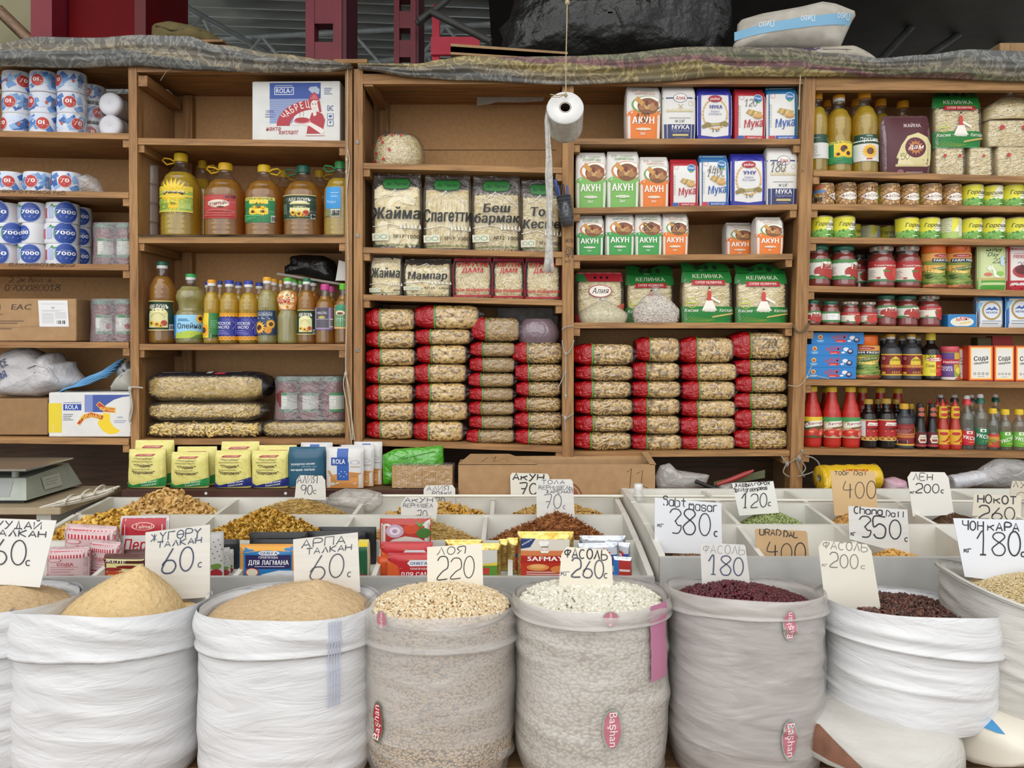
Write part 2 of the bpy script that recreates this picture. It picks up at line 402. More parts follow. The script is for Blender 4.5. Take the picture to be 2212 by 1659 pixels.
# unseen slab added overhead: keeps the zenith sky off the shelves
mb = MB(); mb.box(-5,5,2.2,4.2,4.35,4.4,mot('#7d7f7c','#8f918d',2,.6)); struct(mb.obj('ceiling_sky_block'))
mb = MB(); mb.box(-5,5,2.52,2.6,3.05,3.13,wood('x')); mb.box(-4.9,-4.8,2.52,2.6,0,3.05,wood('z')); mb.box(4.8,4.9,2.52,2.6,0,3.05,wood('z')); struct(mb.obj('trim_1'))

stl = mot('#9aa19f','#b8bebb',8,.5); dst = mot('#3d3d3a','#4c4b47',8,.6)
def truss(label,A,B,m,h=.5,n=9,r=.018,name='roof_truss'):
    t = thing(name,label,'roof truss',A); A,B = Vector(A),Vector(B); L = B-A; dz = Vector((0,0,-h))
    for q in (Vector(),dz):
        MB().tube([q,L+q],r*1.5,m,6).obj('chord',t)
    for k in range(n):
        a = L*(k/n)+(dz if k % 2 else Vector()); b = L*((k+1)/n)+(Vector() if k % 2 else dz); MB().tube([a,b],r,m,5).obj('brace',t)
    return t
truss('grey lattice truss crossing under the corrugated roof above the oil shelves',(-6.5,8.6,4.75),(.3,7.6,4.7),stl,.55,14)
truss('grey lattice truss running away under the roof beside the slotted red columns',(-3.3,6.2,4.6),(-1.2,13,4.8),stl,.6,12)
truss('thin grey truss deep in the hall, beyond the other trusses',(-5,12,4.8),(1,11.4,4.8),stl,.7,12,.02)
truss('grey lattice truss slanting from the red box towards the slotted columns',(-6,7.2,4.5),(-1,9.6,4.8),stl,.6,14,.02)
truss('grey lattice truss crossing the roof just past the wider red column',(-4.6,10,4.8),(-.3,8,4.6),stl,.6,14,.02)
def beam(name,label,pts,r,m):
    t = thing(name,label,'beam',pts[0]); MB().tube([tuple(Vector(p)-Vector(pts[0])) for p in pts],r,m,6).obj('bar',t); return t
tag(MB().tube([(PX(905,4.2),4.2,PZ(45,4.2)),(PX(930,4.2),4.2,PZ(25,4.2)),(PX(1060,4.2),4.2,PZ(90,4.2))],.02,dst,6).obj('brace_bar'),'dark bent brace bar reaching from the slotted column to the black tarpaulin bundle','brace')
tag(MB().tube([(PX(900,4.25),4.25,PZ(52,4.25)),(PX(960,4.25),4.25,PZ(5,4.25)),(PX(985,4.25),4.25,PZ(-20,4.25))],.02,dst,6).obj('brace_bar'),'dark brace bar rising from the slotted column to the roof','brace')
for k,(a,b) in enumerate((((1770,270),(2060,-40)),((1960,150),(2150,20)),((2080,180),(2250,20)))):
    y = 4.9+.2*k
    tag(MB().tube([(PX(a[0],y),y,PZ(a[1],y)),(PX(b[0],y+.7),y+.7,PZ(b[1],y+.7))],.025,mot('#4a4b49','#2f2e2a',14,.7),6).obj('ceiling_batten'),
        ['dusty batten under the dark sheeting, directly above the row of flour and oil','dusty batten under the dark sheeting, middle one of three','dusty batten under the dark sheeting, last one before the box on the shelf top'][k],'batten')
# slotted red steel columns of the hall
red = mot('#6c1826','#7e2231',9,.55)
def column(label,x0,x1,d,y1,m,slots):
    X0,X1 = PX(x0,d),PX(x1,d); w = X1-X0; t = thing('steel_column',label,'column',((X0+X1)/2,d,0)); h = 4.6
    for s in (-1,1): MB().box(s*w/2-(w*.24 if s > 0 else 0),s*w/2+(w*.24 if s < 0 else 0),0,.09,0,h,m).obj('upright',t)
    MB().box(w/2,w/2+w*.12,.01,.3,0,h,mot('#4d1120','#5a1726',9,.6)).obj('side_web',t)
    z = PZ(slots[0],d); pitch = (slots[1]-slots[0])*d/F
    for k in range(7): MB().box(-w*.27,w*.27,.005,.085,z-pitch*k+pitch*.21,z-pitch*k+pitch*.79,m).obj('batten_plate',t)
    return t
column('tall dark red steel column with square slots, the wider of two',660,738,4.0,120,red,(-25,70))
column('narrower dark red slotted steel column beside the black brace bars',851,898,4.35,125,red,(10,73))
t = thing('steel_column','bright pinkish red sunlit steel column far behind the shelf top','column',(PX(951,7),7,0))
pk = mot('#ff5a6c','#f84a60',6,.6)  # red steel with the sunlight on it put into the colour
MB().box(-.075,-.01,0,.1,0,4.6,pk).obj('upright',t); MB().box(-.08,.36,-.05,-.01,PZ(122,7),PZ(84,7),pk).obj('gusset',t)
t = thing('red_cabinet','deep red metal box behind the shelf top above the toilet rolls','metal box',(PX(230,3.75),3.75,PZ(110,3.75)))
w = PX(313,3.75)-PX(145,3.75); rd = mot('#6e050c','#5e060c',5,.6)
rd.node_tree.nodes['Principled BSDF'].inputs['Specular IOR Level'].default_value = .12; MB().rbox(-w/2,w/2,0,.5,0,.75,rd,.006).obj('body',t); MB().box(w/2-.05,w/2+.004,-.006,0,0,.75,mot('#560409','#64060c',5,.6)).obj('corner_strip',t)
MB().box(-w/2-.105,-w/2-.005,-.12,.06,0,.75,mot('#7a1a28','#882434',6,.55)).obj('side_post',t)
tag(MB().rbox(PX(-60,3.9),PX(112,3.9),3.9,3.93,1.9,3.6,mot('#8f8b6c','#a09b7b',3,.8)).obj('plaster_panel'),'pale olive board standing behind the red metal box','board')
tag(MB().tube([(PX(-5,3.7),3.7,PZ(20,3.7)),(PX(90,3.7),3.7,PZ(112,3.7))],.028,wood('x','#a58a72','#836a55'),4).obj('timber_brace'),'bare diagonal timber brace behind the draped cloth','brace')

# ================================================================ THE SHELVING
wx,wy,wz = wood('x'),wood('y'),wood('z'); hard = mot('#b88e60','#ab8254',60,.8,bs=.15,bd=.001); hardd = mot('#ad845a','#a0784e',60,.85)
def board(t,x0,x1,yl,yr,th=13,name='shelf',back=DB,d=DS,m=None):
    a,b = PX(x0,d),PX(x1,d); zl,zr,h = PZ(yl,d),PZ(yr,d),th*d/F
    MB().hexa([(a,d,zl-h),(b,d,zr-h),(b,back,zr-h),(a,back,zl-h),(a,d,zl),(b,d,zr),(b,back,zr),(a,back,zl)],m or wx).obj(name,t)
    for s,xx,z in ((1,a,zl-h),(-1,b,zr-h)):      # cleat under each end
        q = .026*s; MB().box(min(xx,xx+q),max(xx,xx+q),d+.006,back-.004,z-.03,z-.0005,wy).obj('cleat',t)
def post(t,xt,xb,w,yt,yb,dep=.05,d=DS,name='post'):
    zt = PZ(yt,d); zb = 0; zm = PZ(yb,d); kt,kb = PX(xt,d),PX(xb,d); k0 = kb+(kb-kt)*(zm-zb)/(zt-zm) if zt != zm else kb; w = w*d/F
    MB().hexa([(k0,d-.004,zb),(k0+w,d-.004,zb),(k0+w,d+dep,zb),(k0,d+dep,zb),(kt,d-.004,zt),(kt+w,d-.004,zt),(kt+w,d+dep,zt),(kt,d+dep,zt)],wz).obj(name,t)
def back(t,x0,x1,yt): MB().box(PX(x0,DS),PX(x1,DS),DB+.002,DB+.008,PZ(978,DS),PZ(yt,DS),hard).obj('back_panel',t); MB().box(PX(x0,DS),PX(x1,DS),DB+.002,DB+.008,.05,PZ(978,DS)-.001,wood('x','#5c4129','#452f1c')).obj('lower_back_panel',t)  # lower panel: dark brown board, its tone also standing in for deep shade
def side(t,x,yt,y0=DS+.05): MB().box(PX(x,DS)-.003,PX(x,DS)+.003,y0,DB,.05,PZ(yt,DS),hardd).obj('side_panel',t)
def rear(t,x,yt): MB().box(PX(x,DS),PX(x,DS)+.04,DB-.035,DB,.05,PZ(yt,DS),wz).obj('rear_post',t)
def rails(t,x0,x1,y):   # slats of the top board seen from below
    for k in range(4):
        MB().box(PX(x0,DS),PX(x1,DS),DS+.01+k*.09,DS+.085+k*.09,PZ(y,DS),PZ(y,DS)+.014,wx).obj('top_slat',t)
# unit holding toilet rolls and oil
U1 = thing('shelf_unit','wooden shelf unit holding toilet rolls and bottles of cooking oil','shelf unit',(0,0,0),group='timber shelf units')
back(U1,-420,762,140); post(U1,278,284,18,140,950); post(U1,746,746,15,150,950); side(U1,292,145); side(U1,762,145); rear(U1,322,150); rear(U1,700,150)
for yl,yr in ((276,288),(406,415),(566,571),(737,739),(941,948)): board(U1,-300,278,yl-.03*120*0,yr)
for yl,yr,th in ((298,304,14),(511,511,14),(743,743,13),(949,948,12)): board(U1,296,746,yl,yr,th)
rails(U1,-300,278,128); rails(U1,296,746,146); MB().box(PX(296,DS),PX(746,DS),DS-.002,DS+.03,PZ(156,DS),PZ(141,DS),wx).obj('top_rail',U1)
# unit holding pasta and flour
U2 = thing('shelf_unit','wooden shelf unit holding noodles, flour and stacked pasta bags','shelf unit',(0,0,0),group='timber shelf units')
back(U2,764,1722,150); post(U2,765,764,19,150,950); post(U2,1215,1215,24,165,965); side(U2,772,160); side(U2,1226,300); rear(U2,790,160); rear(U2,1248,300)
for yl,yr in ((352,362),(534,544),(636,648),(950,965)): board(U2,784,1215,yl,yr,12)
for yl,yr in ((299,300),(449,441),(551,548),(697,697),(976,973)): board(U2,1239,1729 if yl < 300 else 1722 if yl < 500 else 1712 if yl < 700 else 1706,yl,yr,12)
rails(U2,784,1215,166); rails(U2,1239,1734,166); MB().box(PX(784,DS),PX(1734,DS),DS-.002,DS+.03,PZ(182,DS),PZ(160,DS),wx).obj('top_rail',U2)
# unit holding tins and sauces
U3 = thing('shelf_unit','wooden shelf unit holding tins, jars, sauces and bottled oil','shelf unit',(0,0,0),group='timber shelf units')
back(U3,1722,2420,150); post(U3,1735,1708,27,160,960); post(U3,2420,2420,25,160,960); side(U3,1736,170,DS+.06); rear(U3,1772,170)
for yl,yr,xl in ((367,381,1757),(440,445,1753),(512,517,1750),(617,627,1746),(702,708,1744),(819,825,1739),(969,977,1735)): board(U3,xl,2420,yl,yr+(yr-yl)*.45,13)
rails(U3,1760,2420,172); MB().box(PX(1762,DS),PX(2420,DS),DS-.002,DS+.03,PZ(195,DS),PZ(165,DS),wx).obj('top_rail',U3)
def boardz(px,py): return PZ(py,DS)

for t_,x in ((U1,298),(U2,786)):   # heavy top rails running front to back
    MB().box(PX(x,DS),PX(x,DS)+.036,DS+.002,DB-.04,PZ(186,DS),PZ(163,DS),wy).obj('top_rail',t_)
MB().box(PX(830,DB),PX(1200,DB),DB-.0008,DB+.003,PZ(324.4,DB),PZ(323.4,DB),ink('#4a3220',.9)).obj('panel_seam',U2)
for y in (308,509,757): MB().rbox(PX(769,DS),PX(777,DS),DS-.0065,DS-.0035,PZ(y+4,DS),PZ(y-4,DS),mot('#8f8d86','#55524c',60,.5),.0008).obj('metal_clip',U2)
t_ = thing('grey_card','torn grey card hanging under the top boards beside the bag roll','card',(PX(1100,3.3),3.3,PZ(196,3.3)))
q_ = lambda x,y,o=0: (PX(x,3.3)-PX(1100,3.3),o,PZ(y,3.3)-PZ(196,3.3))
mb = MB(); mb.grid([[q_(x,a+(b-a)*j/4,-.004*math.sin(j)) for x,a,b in ((1030,182,228),(1060,180,224),(1072,180,220),(1120,179,221),(1172,178,218),(1176,178,214))] for j in range(5)],mot('#8f877c','#9c958a',30,.85),True); mb.obj('sheet',t_)
MB().box(q_(1030,0)[0],q_(1176,0)[0],0,.004,q_(0,184)[2],q_(0,181)[2],wx).obj('holding_lath',t_)
# ================================================================ ON TOP OF THE SHELVES
def cloth_mat():
    m = bpy.data.materials.new('floral_striped_oilcloth'); nt,b,N,L = nodes(m)
    c = N.new('ShaderNodeTexCoord'); se = N.new('ShaderNodeSeparateXYZ'); L.new(c.outputs['UV'],se.inputs[0])
    t = tex(nt,'Noise',3,(1,1,1),Detail=3); a = N.new('ShaderNodeMath'); a.operation = 'MULTIPLY_ADD'; a.inputs[1].default_value = .35; L.new(t.outputs['Fac'],a.inputs[0]); L.new(se.outputs['Y'],a.inputs[2])
    k = N.new('ShaderNodeMath'); k.operation = 'MULTIPLY_ADD'; k.inputs[1].default_value = .22; L.new(se.outputs['X'],k.inputs[0]); L.new(a.outputs[0],k.inputs[2])
    fr = N.new('ShaderNodeMath'); fr.operation = 'FRACT'; L.new(k.outputs[0],fr.inputs[0])
    r = ramp(nt,fr.outputs[0],[(0,'#958d7d'),(.2,'#7d8288'),(.30,'#918978'),(.42,'#a5986a'),(.47,'#948a66'),(.5,'#7c5560'),(.56,'#7f6664'),(.6,'#70755e'),(.7,'#7f796b'),(.85,'#7a7e82')]); r.color_ramp.interpolation = 'LINEAR'
    v = tex(nt,'Voronoi',26,(1,1,1),feature='SMOOTH_F1'); n2 = tex(nt,'Noise',13,(1,1,1),Detail=4,Distortion=2.6)
    r2 = ramp(nt,n2.outputs['Fac'],[(.40,'#7d7668'),(.47,'#d8d0bc'),(.53,'#6a6458')])
    mm = N.new('ShaderNodeMix'); mm.data_type = 'RGBA'; mm.blend_type = 'OVERLAY'; mm.inputs[0].default_value = .7; L.new(r.outputs[0],mm.inputs[6]); L.new(r2.outputs[0],mm.inputs[7])
    L.new(mm.outputs[2],b.inputs['Base Color']); b.inputs['Roughness'].default_value = .55; bump(nt,n2.outputs['Fac'],b,.2,.003); return m
clm = cloth_mat()
def interp(pts,x):
    for (a,ya),(b,yb) in zip(pts,pts[1:]):
        if x <= b: t = max(0,(x-a)/(b-a)); t = t*t*(3-2*t); return ya+(yb-ya)*t
    return pts[-1][1]
def drape(label,x0,x1,bot,top,seed):
    w1,w2 = Wob(seed,7,1.5,9),Wob(seed+1,7,3,18); P = []; UV = []; nx = 150; nv = 22
    for j in range(nv+12):
        row = []
        for i in range(nx+1):
            px = x0+(x1-x0)*i/nx; yb,yt = interp(bot,px),interp(top,px); X_ = PX(px,3.0)
            if j <= nv:
                v = j/nv; z = PZ(yb+(yt-yb)*v,3.0); fold = .006*math.sin(v*8+w1(X_*1.3,0)*4.5+X_*2.2)+.012*w2(X_*.9,v*2.4)-.006*max(0,math.sin(v*5+w1(X_,2)*5))**6
                y = 3.028-.028*math.sin(min(1,v*1.6)*1.57)*(1-.25*v)+fold*(.25+.75*math.sin(math.pi*min(1,v+.12)))
                if v < .05: y += .004
            else:
                q = (j-nv)/12; v = 1+q*.8; z = PZ(yt,3.0)-.03*q*q+.012*w2(X_*.8,q*3+2)*min(1,q*2.5); y = 3.02+q*.42
            row.append((X_,y,z)); UV.append((X_,v*.36))
        P.append(row)
    mb = MB(); mb.grid(P,clm,True); o = mb.obj('draped_cloth'); uv = o.data.uv_layers.new(name='UVMap')
    for l in o.data.loops: uv.data[l.index].uv = UV[l.vertex_index]
    s = o.modifiers.new('thickness','SOLIDIFY'); s.thickness = .002; return tag(o,label,'cloth','cloths over the shelf tops')
drape('faded floral oilcloth draped along the shelf top over the toilet rolls and oil',-60,757,[(-60,150),(0,137),(140,141),(290,137),(420,145),(560,151),(700,150),(757,143)],[(-60,100),(0,92),(80,78),(200,80),(300,74),(400,76),(470,95),(600,114),(700,126),(757,136)],5)
drape('faded striped oilcloth draped along the shelf top over noodles, flour and tins',772,2300,[(772,146),(900,163),(1000,168),(1225,178),(1400,172),(1560,160),(1760,160),(2000,163),(2212,170),(2300,172)],
      [(772,136),(900,136),(960,126),(1000,119),(1100,121),(1250,119),(1300,116),(1500,99),(1700,101),(1800,114),(1900,124),(2000,117),(2100,105),(2300,112)],9)
tag(MB().rbox(PX(725,3.1),PX(797,3.1),3.06,3.30,PZ(136,3.06),PZ(127,3.06),wx,.002).obj('wood_offcut'),'short pale wood offcut lying on the joint of two shelf units','wood')
mb = MB(); cb = mot('#a58662','#94744f',25,.85)
for k in range(3): mb.hexa([(PX(975,3.2),3.16,PZ(112+k*5,3.2)-.006),(PX(1225,3.2),3.16,PZ(128+k*5,3.2)-.006),(PX(1225,3.2),3.38,PZ(128+k*5,3.2)-.006),(PX(975,3.2),3.38,PZ(112+k*5,3.2)-.006),(PX(975,3.2),3.16,PZ(102+k*6,3.2)),(PX(1225,3.2),3.16,PZ(120+k*5,3.2)),(PX(1225,3.2),3.38,PZ(120+k*5,3.2)),(PX(975,3.2),3.38,PZ(102+k*6,3.2))],cb)
tag(mb.obj('flattened_carton'),'flattened brown corrugated carton lying under the black tarpaulin bundle','cardboard')
def lump(name,label,cat,pts,d,dep,m,seed,parts=None,wob=.02,k=(4,14),n=44):
    """soft bundle whose silhouette is pts (photo pixels at distance d), bulging dep metres deep"""
    q = [(PX(x,d),PZ(y,d)) for x,y in pts]; cx = sum(p[0] for p in q)/len(q); z0 = min(p[1] for p in q); cz = (z0+max(p[1] for p in q))/2
    # resample outline by arc
    out = []; L_ = [0]
    for a,b in zip(q,q[1:]+q[:1]): L_.append(L_[-1]+math.hypot(b[0]-a[0],b[1]-a[1]))
    for i in range(n):
        s = L_[-1]*i/n; j = max(jj for jj in range(len(q)) if L_[jj] <= s); t = (s-L_[j])/max(1e-9,L_[j+1]-L_[j]); a,b = q[j],q[(j+1) % len(q)]; out.append((a[0]+(b[0]-a[0])*t-cx,a[1]+(b[1]-a[1])*t-cz))
    wb = Wob(seed,9,*k); P = []
    rings = [1,.97,.9,.78,.6,.4,.2,.02]
    for sgn in (-1,1):
        for f in (rings[::-1] if sgn < 0 else rings[1:]):
            dy = sgn*dep*(1-f**2.6)**.6; P.append([(x*f,dep+dy+wob*wb(x*f,z*f+sgn*3)*(1-f**6),z*f+cz-z0) for x,z in out])
    t = thing(name,label,cat,(cx,d,z0)); mb = MB(); mb.grid(P,m,True,flip=True,closed=True); mb.obj('body',t)
    def S(u,v,o):   # u, v in photo pixels
        x,z = PX(u,d)-cx,PZ(v,d)-cz; f = 0
        for i in range(n):   # radial fraction
            a,b = out[i],out[(i+1) % n]; den = (b[0]-a[0])*z-(b[1]-a[1])*x
            if abs(den) < 1e-12: continue
            tt = (a[1]*x-a[0]*z)/den
            if -1e-6 <= tt <= 1+1e-6:
                px_,pz_ = a[0]+(b[0]-a[0])*tt,a[1]+(b[1]-a[1])*tt
                if px_*x+pz_*z > 0: f = max(f,math.hypot(x,z)/max(1e-9,math.hypot(px_,pz_)))
        f = min(f,.985); return (x,dep-dep*(1-f**2.6)**.6+wob*wb(x,z-3)*(1-f**6)-o,z+cz-z0)
    return t,S
blackp = mot('#0e0e0e','#1b1b1a',7,.36,bs=1.,bd=.05)
t,S = lump('tarpaulin_bundle','large black plastic tarpaulin bundle lying on the shelf top','tarpaulin',[(1068,112),(1090,60),(1070,40),(1100,12),(1120,-60),(1600,-60),(1603,30),(1588,62),(1582,108),(1450,112),(1330,118),(1200,122)],3.12,.13,blackp,21,wob=.07,k=(5,16))
MB().tube([S(1225,-20,.003),S(1228,40,.004),S(1232,116,.004)],.0022,ink('#3a352c'),6).obj('tie_cord',t)
MB().tube([S(1328,20,.0),S(1345,60,.002),S(1340,110,.0)],.006,blackp,6).obj('fold_ridge',t)
ws = mot('#a9a297','#bfb9ae',16,.75,bs=.7,bd=.008)
t,S = lump('woven_sack','folded white woven sack with pale blue printed band on the shelf top','sack',[(1588,98),(1600,70),(1603,32),(1650,18),(1740,2),(1790,-10),(1820,-5),(1868,14),(1858,26),(1828,92),(1720,92)],3.06,.06,ws,31,wob=.012)
mb = MB(); bl = ink('#7fb0cf',.7)
P = [[S(1594+(1846-1594)*i/14,(78-i*2.3)+(1-j/3)*-19*(1+i*.02)+0,.002) for i in range(15)] for j in range(4)]
mb.grid(P,bl,True,flip=True); mb.obj('blue_band',t)
mb = MB(); g = G(mb,lambda u,v,o: S(1594+u*250,70-u*30-20*v,o+.003),.46,.04)
for cxx in (.25,.6,.93): g.text('Пиво',cxx,.9,-.7,'#d8e6ee',bold=.01,w=-.13)
mb.obj('print',t)
MB().tube([S(x,96-2*math.sin(x*.4),.004) for x in range(1652,1830,4)],.003,ink('#5b4c78'),6).obj('stitching',t)
t,S = lump('woven_sack','greyish folded woven sack lying flat under the blue banded sack','sack',[(1700,118),(1760,92),(1856,90),(1885,104),(1908,120),(1900,128),(1800,130)],3.09,.05,mot('#a8a091','#b8b0a2',16,.75,bs=.5),33,wob=.01)
MB().tube([S(1780,104,.002),S(1830,106,.002),S(1880,110,.002)],.002,ink('#8f877b'),5).obj('seam',t)
tag(MB().box(PX(60,3.4),PX(480,3.4),3.41,3.7,PZ(98,3.45),PZ(93,3.45),wx).obj('roof_board'),'wide board behind the shelf top under the burlap sack','board')
t,S = lump('burlap_sack','crumpled olive brown burlap sack on the shelf top beside the red box','sack',[(306,96),(308,38),(345,30),(400,40),(440,52),(460,68),(462,86),(430,96)],3.45,.10,mot('#5e5233','#75683f',18,.9,bs=.8,bd=.01),35,wob=.04)
MB().tube([S(330,50,.003),S(370,66,.004),S(430,62,.002)],.004,ink('#4a4128'),5).obj('fold_ridge',t)
t = thing('carton','brown carton corner showing above the cloth at the end of the shelf top','box',(PX(2212,3.3),3.2,PZ(118,3.2)))
MB().rbox(PX(2160,3.2)-PX(2212,3.3),.45,0,.25,0,.05,cb).obj('body',t); MB().box(PX(2182,3.2)-PX(2212,3.3),PX(2182,3.2)-PX(2212,3.3)+.002,-.001,.001,.002,.052,ink('#6b5136')).obj('seam',t)
# ================================================================ LOOSE GOODS
def tpl_tube(path,r,n=6,r2=None):
    """open tube along path: verts, quads"""
    mb = MB(); mb.tube(path,r,ink('#ffffff'),n,cap=False); return np.array(mb.v),np.array(mb.f)
def tpl_ell(a,b,c,nu=8,nv=5,bend=0.):
    V = []; Fq = []
    for j in range(nv+1):
        ph = -math.pi/2+math.pi*j/nv
        for i in range(nu):
            th = 2*math.pi*i/nu; x = a*math.sin(ph); V.append((x,b*math.cos(ph)*math.cos(th)-bend*(1-(x/a)**2)*b,c*math.cos(ph)*math.sin(th)))
    for j in range(nv):
        for i in range(nu): Fq.append((j*nu+i,j*nu+(i+1) % nu,(j+1)*nu+(i+1) % nu,(j+1)*nu+i))
    return np.array(V),np.array(Fq)
def arc(r,a,n=6): return [(r*math.cos(R(a*k/n))-r*.6,r*math.sin(R(a*k/n))-r*.3,0) for k in range(n+1)]
def tpl_fus(L,r,turns=1.6,n=12):
    V = []; Fq = []
    for i in range(n+1):
        x = -L/2+L*i/n; a = 2*math.pi*turns*i/n
        for s in (0,2.09,4.19): V.append((x,r*math.cos(a+s),r*math.sin(a+s)))
        V.append((x,0,0))
    for i in range(n):
        for s in range(3): Fq.append((i*4+s,i*4+4+s,i*4+7,i*4+3))
    return np.array(V),np.array(Fq)
def rotm(rng,n,flat=.5):
    """random rotations; flat near 0 keeps pieces lying down"""
    yaw = rng.uniform(0,2*np.pi,n); pit = rng.normal(0,flat,n); rol = rng.uniform(0,2*np.pi,n)*(1 if flat > .3 else .15)
    cy_,sy_,cp,sp,cr,sr = np.cos(yaw),np.sin(yaw),np.cos(pit),np.sin(pit),np.cos(rol),np.sin(rol)
    M = np.empty((n,3,3)); M[:,0,0] = cy_*cp; M[:,0,1] = cy_*sp*sr-sy_*cr; M[:,0,2] = cy_*sp*cr+sy_*sr
    M[:,1,0] = sy_*cp; M[:,1,1] = sy_*sp*sr+cy_*cr; M[:,1,2] = sy_*sp*cr-cy_*sr; M[:,2,0] = -sp; M[:,2,1] = cp*sr; M[:,2,2] = cp*cr; return M
def scatter(tpl,P,M,S):
    V,Q = tpl; n = len(P); A = np.einsum('nij,kj->nki',M,V)*S[:,None,None]+P[:,None,:]
    return A.reshape(-1,3),(Q[None]+(np.arange(n)*len(V))[:,None,None]).reshape(-1,4)
def tray_heap(name,label,cat,px,row,w,peak_row,tpls,n,mats,seed,flat=.5,pk=(0,0),power=.8,low=.035):
    y,zr = row; c = (PX(px,y),y,zr-low-.03); return heap(name,label,cat,c,w,.113,PZ(peak_row,y+.113*pk[1])-c[2],tpls,n,mats,seed,flat,pk,power)[0]
def heap(name,label,cat,c,rx,ry,peak,tpls,n,mats,seed,flat=.5,pk=(0,0),power=1.15,core=None,lift=.5,matw=None,noise=.08,col_ring=None,col_m=None,skirt=0.,size=(.88,1.12),yfront=-1.0,dome=False):
    """heap of loose goods: tpls a list of (verts, quads); rises to peak above c"""
    rng = np.random.default_rng(seed); wb = Wob(seed,6,8,25)
    def hf(x,y):
        u,v = (x-pk[0]*rx*0)/rx,y/ry; r = np.sqrt(u*u+v*v); pu,pv = u-pk[0],v-pk[1]; q = np.sqrt(pu*pu+pv*pv)
        e = np.clip(1-r,0,1); t = e/np.maximum(e+q,1e-6)
        s = (np.sin(np.clip(t,0,1)*np.pi/2) if dome else np.clip((t-skirt)/(1-skirt),0,1)**power)
        nz = sum(np.sin(a*x+b*y+k) for a,b,k in wb.w)/len(wb.w)
        return peak*s+peak*noise*nz*np.clip(e*4,0,1)
    # core surface
    nr,na = 26,60; V = []; 
    for i in range(nr+1):
        r = i/nr
        for k in range(na): a = 2*np.pi*k/na; V.append((rx*r*np.cos(a),ry*r*np.sin(a)))
    V = np.array(V); Z = hf(V[:,0],V[:,1]); C = np.column_stack([V,Z-(.0 if not n else .002)])
    Q = [[i*na+k,(i+1)*na+k,(i+1)*na+(k+1) % na,i*na+(k+1) % na] for i in range(nr) for k in range(na)]
    Vs,Qs,Ms = [C],[np.array(Q)],[np.zeros(len(Q),int)]; off = len(C); allm = [core or mats[0]]
    if col_ring:   # the goods below, seen through a thin sack
        ring = col_ring(na); nrw = len(ring); Vs.append(np.array([p for q in ring for p in q])); Qs.append(np.array([[i*na+k,(i+1)*na+k,(i+1)*na+(k+1) % na,i*na+(k+1) % na][::-1] for i in range(nrw-1) for k in range(na)])+off)
        allm.append(col_m); Ms.append(np.full((nrw-1)*na,1)); off += nrw*na
    if n:
        cnt = n//len(tpls)
        for ti,tp in enumerate(tpls):
            r = np.sqrt(rng.uniform(0,1,cnt))*.985; a = rng.uniform(0,2*np.pi,cnt); x,y = rx*r*np.cos(a),ry*r*np.sin(a)
            keep = y/ry < max(.2,-yfront) if False else np.ones(cnt,bool); x,y = x[keep],y[keep]; m = len(x)
            sz = np.abs(tp[0]).max(0); z = hf(x,y)+sz.min()*lift*rng.uniform(.2,1.6,m)
            # tilt pieces with the slope
            A,B = scatter(tp[:2],np.column_stack([x,y,z]),rotm(rng,m,flat),rng.uniform(*size,m)); Vs.append(A); Qs.append(B+off); off += len(A)
            mi = rng.integers(0,len(mats),m) if matw is None else rng.choice(len(mats),m,p=matw); base = len(allm)
            per = np.repeat(mi,len(tp[1]))+base
            if len(tp) > 2: per = np.where(np.tile(tp[2],m) > 0,base+len(mats),per)
            Ms.append(per)
        allm = allm+list(mats)+([EYE] if any(len(t) > 2 for t in tpls) else [])
    me = big_mesh(name,np.vstack(Vs),np.vstack(Qs),allm,np.concatenate(Ms)); o = bpy.data.objects.new(name,me); COL.objects.link(o); o.location = c
    return tag(o,label,cat,kind='stuff'),hf
EYE = ink('#1d1513')
# ================================================================ BENCH, COUNTER, TRAYS
BZ = .49
t = thing('sack_bench','low wooden bench under the row of open sacks','bench',(0,0,0))
for k in range(5): MB().rbox(-3,3,1.36+k*.158,1.36+k*.158+.152,BZ-.03,BZ,wood('x','#8a6a47','#65492d'),.003).obj('plank',t)
for x in (-2.6,-1.3,0,1.3,2.6): MB().box(x-.03,x+.03,1.42,2.1,0,BZ-.03,wood('z','#8a6a47','#65492d')).obj('leg',t)
galv = mot('#a9a79f','#bdbbb4',7,.5,metal=.1); tray_w = mot('#cfcdc3','#dad8cf',12,.5); gal2 = mot('#b0afaa','#c0bfba',10,.45,metal=.1)
t = thing('counter','grey sheet metal counter base under the divided trays','counter',(0,0,0))
MB().box(-3.2,3.2,2.2,3.02,.0,.74,galv).obj('base',t); MB().box(-3.2,3.2,2.155,3.035,.74,.7605,galv).obj('top',t)
